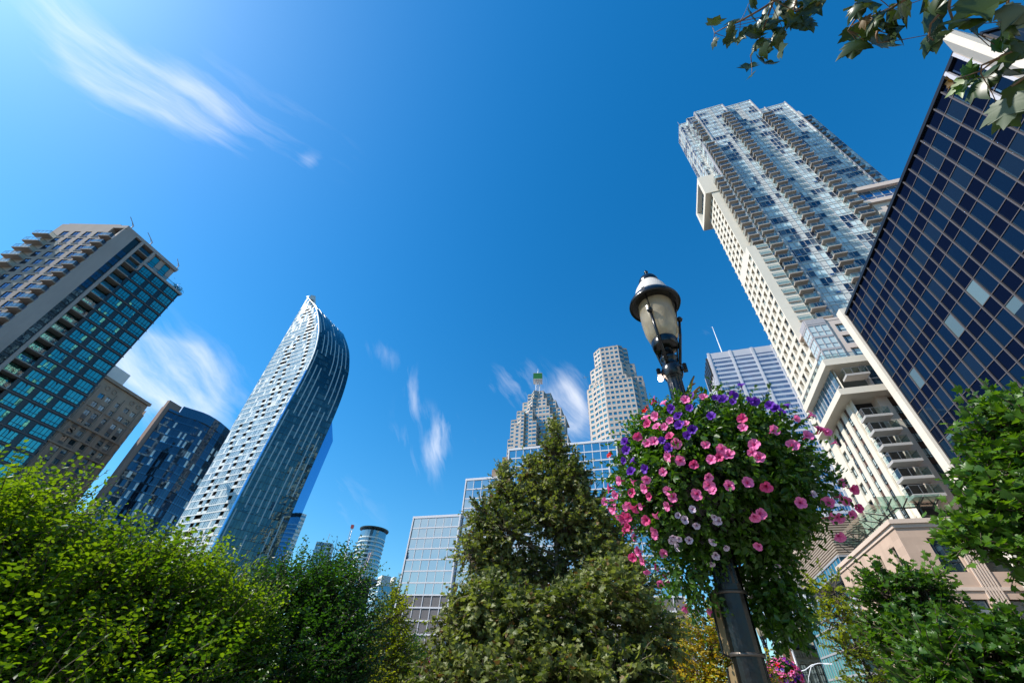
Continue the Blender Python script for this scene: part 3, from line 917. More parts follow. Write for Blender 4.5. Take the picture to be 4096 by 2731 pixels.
def pointed_tower():
    p0 = AZD(-36.4, 247)
    t = np.array([math.sin(rad(118)), math.cos(rad(118))])
    R = thing('pointed_tower', 'tall white and dark glass tower whose curved top sweeps to a sharp point', 'skyscraper', p0)
    n = np.array([t[1], -t[0]])
    if n @ -p0 < 0: n = -n
    fr = Fr(p0, n)
    assert fr.u @ t > 0.99
    FH = 3.38
    white, gl, dark, edg = MB(), MB(), MB(), MB()
    nfl = 61
    mod = 1.32
    for k in range(nfl):
        z0 = 207.2 - FH * (nfl - k)
        if z0 < 0: continue
        z1 = z0 + FH
        um = min(float(smooth(max(z0, 0), 1)), float(smooth(min(z1, 207.2), 1))) - 0.5
        if um < 0.8:
            white.fq(fr, -0.8, max(um, 0.1), z0, z1, 0, 0); continue
        fl = nfl - k                      # floors below the tip
        white.fb(fr, -0.8, um, z0 - 0.28, z0 + 0.28, -0.1, 0.10, 0)
        nm = max(1, int((um + 0.8) / mod)); w = (um + 0.8) / nm
        # recessed balconies drift in three stepped columns
        b1 = 5 + ((fl // 9) % 3) * 2; b2 = 11 + ((fl // 7) % 2) * 3 + (fl % 2); b3 = nm - 5 - (fl // 11) % 2
        if fl < 6: bset = set()
        else: bset = {b2, b2 + 1, b3, b3 + 1} | ({b1, b1 + 1} if fl % 16 < 9 or fl > 40 else {b2 + 4, b2 + 5})
        for c in range(nm):
            u0, u1 = -0.8 + c * w, -0.8 + (c + 1) * w
            if c in bset and c < nm - 2:
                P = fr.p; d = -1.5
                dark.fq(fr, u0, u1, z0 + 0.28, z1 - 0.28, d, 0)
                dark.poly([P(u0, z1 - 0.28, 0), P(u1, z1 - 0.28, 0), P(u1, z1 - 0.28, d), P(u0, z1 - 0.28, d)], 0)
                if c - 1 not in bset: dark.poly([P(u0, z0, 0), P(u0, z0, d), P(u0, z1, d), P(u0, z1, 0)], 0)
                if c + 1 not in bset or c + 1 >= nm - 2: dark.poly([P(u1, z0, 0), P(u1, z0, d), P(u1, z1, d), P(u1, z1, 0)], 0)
                white.fb(fr, u0, u1, z0 + 0.28, z0 + 1.25, -0.15, 0.02, 0)
                continue
            r = RNG.random()
            hi = max(0.0, min(1.0, (14 - fl) / 10))  # white panels increase near the tip to imitate glare
            if r < 0.10 + 0.5 * hi: white.fq(fr, u0, u1, z0 + 0.28, z1 - 0.28, 0.0, 0)
            else: gl.fq(fr, u0, u1, z0 + 0.28, z1 - 0.28, -0.05, 0, RNG.choice([0.05, 0.2, 0.3, 0.45, 0.8]), jit=0.015)
            white.fb(fr, u0 - 0.05, u0 + 0.05, z0 + 0.28, z1 - 0.28, -0.05, 0.05, 0)
            if r >= 0.16: white.fb(fr, u0, u1, z0 + 1.05, z0 + 1.13, -0.05, 0.04, 0)
    # white edge fin following the curve
    for k in range(80):
        za, zb = 207.2 * k / 80, 207.2 * (k + 1) / 80
        ua, ub = float(smooth(za, 1)), float(smooth(zb, 1))
        P = fr.p
        mi = 1 if za < 128 else 0
        edg.poly([P(ua - 0.7, za, 0.18), P(ua + 0.1, za, 0.18), P(ub + 0.1, zb, 0.18), P(ub - 0.7, zb, 0.18)], mi)
        edg.poly([P(ua + 0.1, za, 0.18), P(ua + 0.1, za, -0.5), P(ub + 0.1, zb, -0.5), P(ub + 0.1, zb, 0.18)], mi)
        edg.poly([P(ua - 0.7, za, 0.0), P(ua - 0.7, za, 0.18), P(ub - 0.7, zb, 0.18), P(ub - 0.7, zb, 0.0)], mi)
    # swooping dark side: lofted from the curved edge to its far end
    g2, st, ml, be = MB(), MB(), MB(), MB()
    NC = 17
    def S(v, z, off=0.0):
        a, b = smooth(z, 2), smooth(z, 3)
        q = a + (b - a) * v
        d = (b - a) / np.hypot(*(b - a))
        nn = np.array([d[1], -d[0]])
        q = q + nn * off
        return (q[0], q[1], z)
    strips = []
    for c in range(1, NC, 2):
        z = RNG.uniform(-10, 8)
        while z < 200:
            ln = RNG.choice([17, 24, 31, 44])
            strips.append((c, z, min(z + ln, 204))); z += ln + RNG.choice([5, 9, 16, 24])
    for k in range(nfl):
        z0 = max(0, 207.2 - FH * (nfl - k)); z1 = 207.2 - FH * (nfl - k - 1)
        if z1 <= 0: continue
        tone = RNG.choice([0, 0, 0.12, 0.3])
        for c in range(NC):
            v0, v1 = c / NC, (c + 1) / NC
            j = [RNG.uniform(-0.03, 0.03) for _ in range(4)]
            for (h0, h1, ss) in ((0.0, 0.30, 0.0), (0.30, 1.0, None)):
                za, zb = z0 + (z1 - z0) * h0, z0 + (z1 - z0) * h1
                s_ = RNG.choice([0.0, 0.0, tone, 0.7]) if ss is None else 0.05
                g2.poly([S(v0, za, j[0]), S(v1, za, j[1]), S(v1, zb, j[2]), S(v0, zb, j[3])], 0, s_)
        for c in range(NC):
            ml.poly([S(c / NC, z0 - 0.07, 0.07), S((c + 1) / NC, z0 - 0.07, 0.07), S((c + 1) / NC, z0 + 0.07, 0.07), S(c / NC, z0 + 0.07, 0.07)])
        for c in range(NC + 1):
            v = c / NC
            ml.poly([S(v - 0.002, z0, 0.05), S(v + 0.002, z0, 0.05), S(v + 0.002, z1, 0.05), S(v - 0.002, z1, 0.05)])
    for (c, za, zb) in strips:
        v = c / NC; za = max(za, 0)
        if zb - za < 3 or v > 0.99: continue
        m = int((zb - za) / FH) + 1
        st = MB()
        for i in range(m):
            a, b = za + (zb - za) * i / m, za + (zb - za) * (i + 1) / m
            st.poly([S(v - 0.011, a, 0.2), S(v + 0.011, a, 0.2), S(v + 0.011, b, 0.2), S(v - 0.011, b, 0.2)])
            st.poly([S(v - 0.011, a, 0.2), S(v - 0.011, a, 0.0), S(v - 0.011, b, 0.0), S(v - 0.011, b, 0.2)])
        st.build('light_fin', M['l_strip'], R)
    # blue end wall and white ridge
    for k in range(40):
        za, zb = 107 * k / 40, 107 * (k + 1) / 40
        a, b = np.array(S(1, za)), np.array(S(1, zb))
        dd = (smooth(za, 3) - smooth(za, 2)); dd /= np.hypot(*dd)
        th = rad(-15); q = np.array([math.sin(th), math.cos(th), 0]) * 24
        be.poly([a, a + q * 1.0, b + q, b], 0, RNG.random())
    rg = [S(v, 207.3, 0) for v in np.linspace(0, 1, 9)]
    white.tube(rg, 0.45, 5)
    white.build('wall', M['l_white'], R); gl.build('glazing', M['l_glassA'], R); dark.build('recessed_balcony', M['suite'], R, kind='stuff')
    edg.build('edge_fin', [M['l_white'], M['l_edge']], R)
    g2.build('curved_glazing', M['l_glassB'], R, smooth=False); ml.build('mullion', M['frame_dark'], R)
    be.build('blue_end_wall', M['l_edge'], R)
    pent = MB(); q = np.array(S(0.12, 203, -2.0)); pent.box((q[0], q[1], 205), (3, 10, 4), 0, 0.3)
    pent.build('roof_plant', M['metal_pent'], R)
# ------------------------------------------------------------------ stepped mirror-glass office block
def grid_block():
    S0 = 112.0; KS = 112.0 / 140.0
    R = thing('office_block', 'stepped office block of mirror glass in a white grid behind the big plane tree', 'office building', SE(S0 + 20, -40))
    fr = front(S0)
    fr.O = fr.O
    FH = 3.565 * KS; ZR = 50.9
    gl, ml, lv, cc, cap = MB(), MB(), MB(), MB(), MB()
    CW = 3.1
    def K(z): return 1.5 + (z - 1.5) * KS
    def block(e0, e1, zt, zb, d, ncol=None):
        n = ncol or int(round((e1 - e0) / CW))
        e0, e1, zt, zb = e0 * KS, e1 * KS, K(zt), K(zb)
        w = (e1 - e0) / n
        k = 0; z = zt - 0.45
        while z > zb + 0.3:
            z0 = max(z - FH, zb)
            for c in range(n):
                u0, u1 = e0 + c * w, e0 + (c + 1) * w
                if z0 > 20.5: gl.fq(fr, u0, u1, z0, z, d, 0, 0.0, jit=0.028)
                else: lv.fq(fr, u0, u1, z0, z, d, 0)
            ml.fb(fr, e0 - 0.1, e1 + 0.1, z - 0.16, z + 0.16, d, d + 0.16, 0)
            z = z0
        for c in range(n + 1):
            u = e0 + c * w
            ml.fb(fr, u - 0.085, u + 0.085, zb, zt - 0.3, d + 0.002, d + 0.12, 0)
        cap.fb(fr, e0 - 0.3, e1 + 0.3, zt - 0.5, zt + 0.15, d - 6, d + 0.22, 0)
        for (u, nn, sg) in ((e0, -E, -1), (e1, E, 1)):
            f2 = Fr(fr.p(u, 0, d)[:2], nn)
            a, b = (0, -9 * 1.0) if False else (0, 9)
            s_ = 1 if (f2.u @ A) > 0 else -1
            z = zt - 0.45
            while z > zb + 0.3:
                z0 = max(z - FH, zb)
                for c in range(3):
                    x0, x1 = sorted((s_ * c * 3.0, s_ * (c + 1) * 3.0))
                    gl.fq(f2, x0, x1, z0, z, 0, 0, 0, jit=0.02)
                    ml.fb(f2, x1 - 0.08, x1 + 0.08, z0, z, 0, 0.1, 0)
                ml.fb(f2, min(0, s_ * 9), max(0, s_ * 9), z - 0.16, z + 0.16, 0, 0.14, 0)
                z = z0
            ml.fb(f2, -0.3, 0.3, zb, zt - 0.3, -0.2, 0.18, 0)
    block(-85.7, -66.4, ZR, 8.0, 0.0)
    block(-66.2, 6.0, ZR + 0.02, 8.0, -0.9)
    block(-66.2, -49.6, 64.6, ZR + 0.1, -0.6)
    block(-49.5, -7.4, 76.1, ZR + 0.3, -1.2)
    block(-10.6, 9.4, 64.9, ZR + 0.2, 1.5)
    cc.fb(fr, -57.5 * KS, -49.0 * KS, K(ZR), K(69.7), -16, -4, 0); cc.fb(fr, -53.9 * KS, -46.0 * KS, K(ZR), K(75.4), -18, -5, 0)
    cc.fb(fr, -6.9 * KS, -2.2 * KS, K(ZR), K(74.6), -20, -2.5, 0)
    cc.fb(fr, -84 * KS, 6 * KS, K(0), K(8.0), -14, -3.5, 0)
    for k in range(9): cc.fb(fr, (-84 + k * 9.6) * KS, (-82.6 + k * 9.6) * KS, K(0), K(8.0), -2.2, -0.6, 0)
    gl.build('glazing', M['grid_glass'], R); ml.build('mullion', M['grid_white'], R); lv.build('louvre_panel', M['grid_louvre'], R)
    cap.build('roof_cap', M['grid_white'], R); cc.build('concrete_core', M['grid_conc'], R)


def tier_walls(poly, z0, z1, wall, ws, FH, ztop, wh, pitch, ww, style, shade, sill=1.0, parap=1.5, ribbon=1.0):
    """poly: plan points going from left to right across the sides that face the square"""
    for p, q in zip(poly[:-1], poly[1:]):
        fr, L = edge(p, q)
        if (fr.n @ -(np.array(p) + np.array(q))) < 0:
            fr = Fr(q, -fr.n)
        n = max(1, int(L / pitch)); w = ww if L > 1.4 * pitch else L / n * 0.86
        if L < 1.0:
            wall.fq(fr, 0, L, z0, z1, 0, 0); continue
        slant = abs(fr.n @ A) < 0.96
        cols = steps(0.25, L - 0.25, n, min(L / n * 0.97, w * (1.25 if slant else 1.0)))
        rows = []
        z = ztop - parap - wh
        while z > z0 - FH:
            if z > z0 + 0.1 and z + wh < z1: rows.append((z, z + wh))
            z -= FH
        rows.sort()
        rec = punched(wall, fr, 0, L, z0, z1, cols, rows, 0.3, 0)
        ws.add(fr, rec, 0.28, style, shade)


def stepped_tower():
    S0 = 330
    R = thing('stepped_tower', 'pale stepped granite tower with a green cube on its white mast', 'skyscraper', SE(S0 + 15, -92))
    wall, roof = MB(), MB()
    ws = WinSet(R, [M['td_glass'], M['frame_dark']])
    st = dict(fw=0.0, nv=3, same=True, jit=0.01)
    T = [(-100.8, -92.5, -83.2, -76.8, 239.5, 0), (-105.8, -93.6, -79.7, -71.4, 229.3, 2.2), (-111.1, -95.6, -76.3, -66.0, 219.0, 4.4),
         (-116.3, -102.3, -72.5, -62.0, 208.6, 6.6), (-118.2, -104.0, -70.0, -60.0, 187.0, 8.0)]
    zl = [226.0, 215.5, 205.0, 183.0, 120.0]
    for (e0, e1, e2, e3, zt, f), zb in zip(T, zl):
        s = S0 - f * 0.6
        m = e0 + (e1 - e0) * 0.5
        poly = [SE(s + 16, e0), SE(s + 6.5, e0), SE(s + 6.5, m), SE(s, e1), SE(s + 3.2, e1 + 4.2), SE(s + 3.2, e2), SE(s + 9, e2 + 1.2), SE(s + 9, e3), SE(s + 18, e3)]
        tier_walls(poly, zb, zt, wall, ws, 4.05, zt, 2.15, 3.4, 2.9, st, pick([0, 0.3, 0.8], [5, 3, 2]))
        full = [tuple(p) for p in poly] + [tuple(SE(s + 32, e3)), tuple(SE(s + 32, e0))]
        roof.prism(full, zt - 0.6, zt - 0.1)
    # notched centre bays standing forward in the lower tiers
    for (e0, e1, zt, s) in ((-102.2, -99.3, 210.0, 321.0), (-99.3, -94.7, 209.8, 324.5), (-94.7, -90.8, 210.0, 321.0), (-90.8, -86.6, 197.0, 319.5), (-109.0, -102.4, 196.0, 321.5)):
        tier_walls([SE(s + 7, e0), SE(s, e0), SE(s, e1), SE(s + 7, e1)], 120, zt, wall, ws, 4.05, zt, 2.15, 3.4, 2.6, st, pick([0, 0.3, 0.8], [5, 3, 2]))
        roof.prism([tuple(SE(s, e0)), tuple(SE(s, e1)), tuple(SE(s + 8, e1)), tuple(SE(s + 8, e0))], zt - 0.5, zt - 0.05)
    wall.build('wall', M['td_stone'], R); roof.build('terrace_roof', M['td_stone'], R); ws.finish()
    mast = MB()
    c = SE(S0 + 4, -89.6)
    for k in range(4):
        x, y = (1 if k & 1 else -1) * 1.9, (1 if k & 2 else -1) * 1.9
        mast.tube([(c[0] + x, c[1] + y, 236), (c[0] + x, c[1] + y, 262)], 0.3, 5)
    for k in range(14):
        z = 237 + k * 1.3
        for a, b in (((-1.9, -1.9), (1.9, -1.9)), ((1.9, -1.9), (1.9, 1.9)), ((-1.9, -1.9), (-1.9, 1.9)), ((-1.9, 1.9), (1.9, 1.9))):
            mast.tube([(c[0] + a[0], c[1] + a[1], z), (c[0] + b[0], c[1] + b[1], z + (1.3 if k % 2 else -0.0))], 0.16, 4, cap=False)
    mast.lathe((c[0], c[1], 260), [(2.3, 0), (2.3, 1.6), (1.5, 1.8), (1.4, 3.0), (0.5, 3.4), (0.3, 5.0), (0.12, 9.5)], 10)
    mast.build('mast', M['mast_white'], R)
    bx = MB(); bx.box((c[0], c[1], 256.6), (9.4, 9.4, 7.6), 0, -AZ + rad(12)); bx.build('sign_cube', M['td_green'], R)
    fr_ = MB(); bx2 = fr_
    for z in (252.7, 260.4): bx2.box((c[0], c[1], z), (9.6, 9.6, 0.25), 0, -AZ + rad(12))
    bx2.build('sign_frame', M['mast_white'], R)


def granite_tower():
    R = thing('granite_tower', 'pale granite tower with stepped faceted shoulders just left of the near street lamp', 'skyscraper', SE(260, -8))
    wall, roof = MB(), MB()
    ws = WinSet(R, [M['td_glass'], M['frame_dark']])
    st = dict(fw=0.07, nv=2, same=False, jit=0.01, t=0.05)
    tiers = [([(275, -21.5), (250.5, -21.5), (245, -16), (245, -2), (247, 0.9), (249.2, 0.9), (250.5, 4.2), (275, 4.2)], 191.0, 210.2),
             ([(278, -25.6), (251.5, -25.6), (248.6, -21.8), (244.4, -15.9), (244.4, -1.4), (248, 2.6), (249.5, 7.8), (278, 7.8)], 178.0, 193.4),
             ([(280, -27.6), (252.2, -27.6), (249.5, -23.5), (243.9, -15.8), (243.9, 0.6), (248, 5.0), (249.5, 11.7), (280, 11.7)], 174.0, 181.2),
             ([(280, -29.5), (252.5, -29.5), (250.2, -24.6), (247.6, -22.4), (243.2, -15.7), (243.2, 4.2), (246, 6.6), (247.5, 6.8), (249, 12), (280, 12)], 110.0, 177.2)]
    for pl, zb, zt in tiers:
        poly = [SE(*p) for p in pl]
        tier_walls(poly, zb, zt, wall, ws, 4.28, zt, 2.2, 3.3, 2.15, st, pick([0, 0.25, 0.8], [5, 3, 2]))
        roof.prism([tuple(p) for p in poly], zt - 0.6, zt - 0.08)
    wall.build('wall', M['td_stone'], R); roof.build('terrace_roof', M['td_stone'], R); ws.finish()
    c = MB(); p = SE(247, -28.5)
    c.tube([(p[0], p[1], 183), (p[0] - 1.5, p[1], 186.5)], 0.12, 5); c.tube([(p[0] - 2.6, p[1], 184.2), (p[0] + 1.6, p[1], 185.6)], 0.14, 5)
    c.build('roof_davit', M['pole_grey'], R)


def steel_tower():
    S0 = 290
    R = thing('steel_tower', 'silver steel office slab with bands of blue windows and a flagpole behind the flower basket', 'skyscraper', SE(S0 + 18, 90))
    fr = front(S0); ls = leftf(68.0)
    wall, pier = MB(), MB()
    ws = WinSet(R, [M['cibc_glass'], M['frame_dark']])
    st = dict(fw=0.0, nv=1, same=True)
    FH = 4.2; zt = 224.0
    cols = []
    for (a, b) in ((70.3, 83.9), (86.0, 99.9), (102.0, 114.8), (117.0, 130.0)): cols += steps(a, b, 9, 1.3)
    rows = [(216.6, 218.0)] + [(212.4 - FH * k, 214.9 - FH * k) for k in range(47)]
    rows.sort()
    rec = punched(wall, fr, 68.0, 134, 12, zt, cols, rows, 0.22, 0)
    ws.add(fr, rec, 0.2, st, pick([0, 0.15, 0.6], [6, 3, 1]))
    for u in (68.35, 84.95, 100.95, 115.9): pier.fb(fr, u - 0.95 if u > 69 else u - 0.35, u + 0.95, 0, zt + 0.3, 0, 0.6, 0)
    rec2 = punched(wall, ls, -S0 - 36, -S0, 12, zt, steps(-S0 - 35.5, -S0 - 0.6, 18, 1.15), rows, 0.2, 0)
    ws.add(ls, rec2, 0.18, st, pick([0, 0.2], [3, 1]))
    for u in (-S0 - 36, -S0 - 24, -S0 - 12, -S0 - 0.2): pier.fb(ls, u, u + 0.7, 0, zt + 0.3, 0.0, 0.5, 0)
    wall.fq(Fr(SE(S0 + 36, 0), A), -134, -68, 0, zt, 0, 0)
    wall.poly([fr.p(68, zt - 0.02), fr.p(134, zt - 0.02), fr.p(134, zt - 0.02, -36), fr.p(68, zt - 0.02, -36)])
    ws.finish()
    wall.build('wall', M['cibc_metal'], R); pier.build('steel_pier', M['cibc_metal'], R)
    d = MB()
    for k in range(5): d.fb(ls, -S0 - 30 + k * 5.6, -S0 - 27 + k * 5.6, 206, 223, 0.2, 1.4, 0)
    d.build('louvre', M['frame_dark'], R)
    f = MB(); x, y, _ = fr.p(80, 0, -3)
    f.tube([(x, y, 222), (x, y, 240), (x, y, 255.5)], [0.45, 0.35, 0.2], 8)
    f.tube([(x - 1.6, y, 254), (x + 1.2, y, 254.3)], 0.12, 4)
    f.build('flagpole', M['mast_white'], R)


# ------------------------------------------------------------------ right: glass and cream condominium tower
def condo():
    R = thing('condominium_tower', 'very tall cream and pale glass condominium tower with columns of balconies at the right', 'apartment building', SE(68, 42))
    FH = 2.47
    vent = WinSet(R, [M['co_glassb'], M['frame_grey']], 'vent_window', 60); vst = dict(fw=0.05, nv=1, t=0.03)
    gl, gb, ml, wht, pk, br, fl, dk = MB(), MB(), MB(), MB(), MB(), MB(), MB(), MB()

    def curtain(fr, u0, u1, z0, z1, mod=0.98, solid=(), wide=False):
        n = max(1, int(round((u1 - u0) / mod))); w = (u1 - u0) / n
        nf = int((z1 - z0) / FH)
        for k in range(nf):
            zz = z1 - FH * (k + 1)
            run = 0; tone = 0
            fl.fb(fr, u0, u1, zz - 0.05, zz + 0.15, 0, 0.07, 0)
            for c in range(n):
                a, b = u0 + c * w, u0 + (c + 1) * w
                if run <= 0:
                    run = RNG.choice([2, 3, 4]); tone = RNG.choices([0.0, 0.05, 0.75, 1.0], [2.4, 1, 3, 3])[0]
                run -= 1
                if c in solid:
                    if RNG.random() < 0.9:
                        gl.fq(fr, a, b, zz + 0.15, zz + FH - 0.05, 0.0, 1); continue
                # lower light, opening vent, upper light
                gl.fq(fr, a, b, zz + 0.15, zz + 0.8, 0, 0, RNG.choice([0.75, 0.85, 0.6]) if tone > 0.1 else RNG.choice([0.0, 0.5]), jit=0.012)
                gl.fq(fr, a, b, zz + 0.8, zz + FH - 0.05, 0, 0, max(0, min(1, tone + RNG.uniform(-0.15, 0.15))), jit=0.012)
            ml.fb(fr, u0, u1, zz + 0.77, zz + 0.83, 0.0, 0.05, 0)
            if k % 1 == 0:
                c = RNG.randrange(n)
                if RNG.random() < 0.5: vent.add(fr, [(u0 + c * w + 0.08, u0 + (c + 1) * w - 0.08, zz + 0.2, zz + 0.75)], -0.16, vst, 0.0)
        for c in range(n + 1):
            u = u0 + c * w
            ml.fb(fr, u - 0.035, u + 0.035, z0, z1, 0.003, 0.065, 0)
        fl.fb(fr, u0 - 0.1, u1 + 0.1, z1 - 0.05, z1 + 0.35, -0.5, 0.1, 0)

    def fin(fr, u, z0, z1, w=0.28, d=0.35):
        ml.fb(fr, u - w / 2, u + w / 2, z0, z1, -0.2, d, 0)
    # stepped front
    f0, f1, f2, f3, f4, f5, fbay = front(68.5), front(67.0), front(66.0), front(67.2), front(71.0), front(74.0), front(65.0)
    curtain(f0, 32.6, 35.0, 108, 157.4, 0.8, (1,)); curtain(leftf(32.6), -75.0, -68.5, 112, 157.4, 0.9, (2, 5))
    curtain(f1, 35.0, 37.6, 108, 157.0, 0.87); curtain(leftf(35.0), -68.5, -67.0, 108, 157.0, 0.75)
    curtain(fbay, 34.0, 37.5, 49.8, 131.6, 0.88, (0,)); curtain(leftf(34.0), -69.5, -65.0, 49.8, 131.6, 0.75, (1,))
    curtain(f2, 37.7, 46.6, 49.8, 158.2, 0.99, (4,)); curtain(leftf(37.7), -67.0, -66.0, 131, 158.2, 0.5)
    curtain(f3, 46.8, 55.3, 49.8, 158.0, 0.95, (3, 4)); curtain(rightf(46.6), 66.0, 67.2, 49.8, 158.2, 0.6)
    curtain(rightf(55.3), 67.2, 71.0, 49.8, 158.0, 0.95); curtain(f4, 55.3, 66.5, 60, 157.3, 0.97)
    curtain(f5, 66.7, 72, 60, 150.0, 0.97); curtain(rightf(66.5), 71, 74, 60, 157.3, 1.0)
    for fr_, us in ((f2, (37.7, 46.6)), (f3, (47.6, 55.3)), (f4, (60.4, 66.5)), (fbay, (34.0, 37.45))):
        for u in us: fin(fr_, u, 49.8, 158 if fr_ is not fbay else 131.6)
    core = MB()
    core.prism([tuple(SE(69.3, 33.2)), tuple(SE(69.3, 37.7)), tuple(SE(67.8, 38.2)), tuple(SE(67.8, 54.8)), tuple(SE(74.6, 56)), tuple(SE(74.6, 71)), tuple(SE(80, 71)), tuple(SE(80, 44)), tuple(SE(74.4, 44)), tuple(SE(74.4, 33.2))], 20, 156.6)
    core.build('roof_and_core', M['co_panel'], R)
    bs = BalSet(R, M['slab'], M['rail'], M['rail_metal'], 100)
    for k in range(33): bs.add(fbay, 34.35, 2.3, 131.6 - FH * (k + 1), 0.07, 1.35, 0.28, 1.0)
    for k in range(6): bs.add(f1, 35.6, 1.5, 150.5 - FH * k, 0.07, 1.3, 0.28, 1.0)
    for k in range(38): bs.add(f2, 44.0, 2.35, 158.2 - FH * (k + 4), 0.07, 1.35, 0.28, 1.0)
    for k in range(34): bs.add(f3, 54.4, 2.6, 158.0 - FH * (k + 6), 0.07, 1.35, 0.28, 1.0)
    for k in range(30): bs.add(f5, 67.8, 2.0, 147 - FH * k, 0.07, 1.5, 0.28, 1.0)
    # balconies on the left flank between cream wall and glass
    lw = leftf(33.6)
    for k in range(23): bs.add(leftf(34.0), -66.3, 1.9, 110 - FH * k, 0.05, 2.1, 0.28, 1.0)
    bs.finish()
    # cream wall with square openings (left flank)
    lf = leftf(30.2)
    rows = rowsf(18.0, FH, 36, 0.5, 1.62)
    colsS = []
    k = 0
    x = 60.9
    while x < 75: colsS.append((-(x + 1.32), -x)); x += 2.02
    colsS.sort()
    deep = lambda c: int(round((-c[1] - 60.9) / 2.02)) % 2 == 1
    win = WinSet(R, [M['co_glass'], M['frame_dark']])
    stw = dict(fw=0.06, nv=2, split=0.3, t=0.05)
    def cream(s0, s1, z0, z1):
        rec = punched(wht, lf, -s1, -s0, z0, z1, colsS, rows, 0.3, 0)
        for r in rec:
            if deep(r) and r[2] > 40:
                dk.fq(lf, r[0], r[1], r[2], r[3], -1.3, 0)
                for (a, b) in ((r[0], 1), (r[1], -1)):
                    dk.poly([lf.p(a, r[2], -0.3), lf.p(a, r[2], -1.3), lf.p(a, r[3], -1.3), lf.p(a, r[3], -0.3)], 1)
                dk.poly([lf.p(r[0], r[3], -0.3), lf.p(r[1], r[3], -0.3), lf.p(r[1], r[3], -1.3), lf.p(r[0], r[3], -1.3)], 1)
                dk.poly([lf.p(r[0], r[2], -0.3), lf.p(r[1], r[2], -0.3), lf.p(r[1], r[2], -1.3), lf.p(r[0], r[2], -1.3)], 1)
            else:
                win.add(lf, [r], 0.28, stw, RNG.choice([0.0, 0.3, 0.7]))
    cream(66.6, 75.2, 79.2, 106.8)
    cream(64.6, 75.2, 49.8, 79.2)
    cream(60.0, 75.2, 18.0, 49.8)
    for (s_, z0, z1, w_) in ((66.6, 79.2, 106.8, 3.2), (64.6, 49.8, 79.2, 4.0)):
        wht.fq(front(s_), 30.2, 30.2 + w_, z0, z1, 0, 0)
    # far end of the cream slab with little projecting sills
    for k in range(36):
        z = 19 + FH * k
        if z < 105: wht.fb(lf, -75.6, -75.2, z, z + 0.35, -0.4, 0.05, 0)
    # big picture-frame box at the head of the cream slab
    b0, b1 = -78.5, -66.4
    wht.fb(lf, b0, b1, 114.6, 115.8, -2.5, 1.5, 0); wht.fb(lf, b0, b1, 106.8, 108.3, -2.5, 1.5, 0)
    wht.fb(lf, b1 - 1.3, b1, 108.3, 114.6, -2.5, 1.5, 0); wht.fb(lf, b0, b0 + 1.2, 108.3, 114.6, -2.5, 1.5, 0)
    gb.fq(lf, b0 + 1.2, b1 - 1.3, 108.3, 114.6, 0.2, 0, 0.0)
    for u in np.linspace(b0 + 2.5, b1 - 2.5, 6): ml.fb(lf, u - 0.05, u + 0.05, 108.3, 114.6, 0.21, 0.3, 0)
    gb.build('picture_window', M['co_glassb'], R); gb = MB()
    # pink mid-rise front below the glass
    pf = front(60.0)
    pkrows = [(43.4, 45.1), (45.95, 47.6), (48.45 - 0.02, 49.2)]
    rec = punched(pk, pf, 32.9, 41.0, 42.2, 50.9, [(34.0, 36.2), (37.6, 39.6)], [(43.2, 44.9), (45.8, 47.5), (48.3, 49.95)], 0.35, 0)
    win.add(pf, rec, 0.3, dict(fw=0.08, us=[0, 0.2, 0.8, 1.0], nv=3, split=0.3, t=0.07), pick([0.35, 0.7]))
    for z in (43.0, 45.6, 48.1): dk.fb(pf, 36.75, 36.9, z, z + 1.9, -0.1, 0.01, 0)
    pk.fb(pf, 30.2, 41, 50.9, 51.4, -5, 0.05, 0)
    # glazed corner bay
    for (f_, a, b) in ((front(59.9), 30.1, 32.9), (leftf(30.1), -62.4, -59.9)):
        for k in range(3):
            z = 42.6 + 2.6 * k
            gl.fq(f_, a, b, z, z + 2.3, 0.05, 0, 0.8); ml.fb(f_, a, b, z + 2.25, z + 2.65, 0.02, 0.13, 0); ml.fb(f_, a, b, z + 0.9, z + 0.97, 0.05, 0.11, 0)
            for u in np.linspace(a, b, 4): ml.fb(f_, u - 0.06, u + 0.06, z, z + 2.3, 0.05, 0.12, 0)
        ml.fb(f_, a, b, 50.4, 51.5, -0.5, 0.16, 0)
    # two projecting terrace slabs with a glazed double storey between them
    def slab(z0, z1, s0, e0, s1, e1):
        wht.prism([tuple(SE(s0, e0)), tuple(SE(s0, e1)), tuple(SE(s0 + 4, e1)), tuple(SE(s1, 32)), tuple(SE(s1, e0))], z0, z1)
    slab(41.35, 42.5, 58.8, 29.0, 72.5, 38.5); slab(35.9, 36.9, 58.4, 28.6, 72.0, 38.5)
    for (f_, a, b) in ((front(60.1), 33.9, 38.5),):
        for i in range(3):
            for j, (za, zb) in enumerate(((36.95, 39.0), (39.0, 41.3))):
                u0 = a + (b - a) * i / 3
                gb.fq(f_, u0, u0 + (b - a) / 3, za, zb, 0, 0, 0.15, jit=0.02)
        for u in np.linspace(a, b, 4): ml.fb(f_, u - 0.06, u + 0.06, 36.9, 41.3, 0.01, 0.12, 0)
        ml.fb(f_, a, b, 38.95, 39.08, 0.01, 0.12, 0)
        ml.fb(f_, a - 0.3, a, 36.9, 41.35, -0.5, 0.3, 0)
    gb.build('picture_window', M['co_glassb'], R); gb = MB()
    lg = leftf(30.0)
    for i in range(9):
        u0 = -71.5 + i * 1.25
        for (za, zb) in ((36.95, 38.4), (38.4, 41.3)): gb.fq(lg, u0, u0 + 1.25, za, zb, 0.03, 0, RNG.choice([0, 0.2, 0.5]), jit=0.03)
        ml.fb(lg, u0 - 0.05, u0 + 0.05, 36.9, 41.35, 0.03, 0.13, 0)
    ml.fb(lg, -71.5, -60.2, 38.35, 38.5, 0.03, 0.12, 0)
    gb.build('picture_window', M['co_glassb'], R); gb = MB()
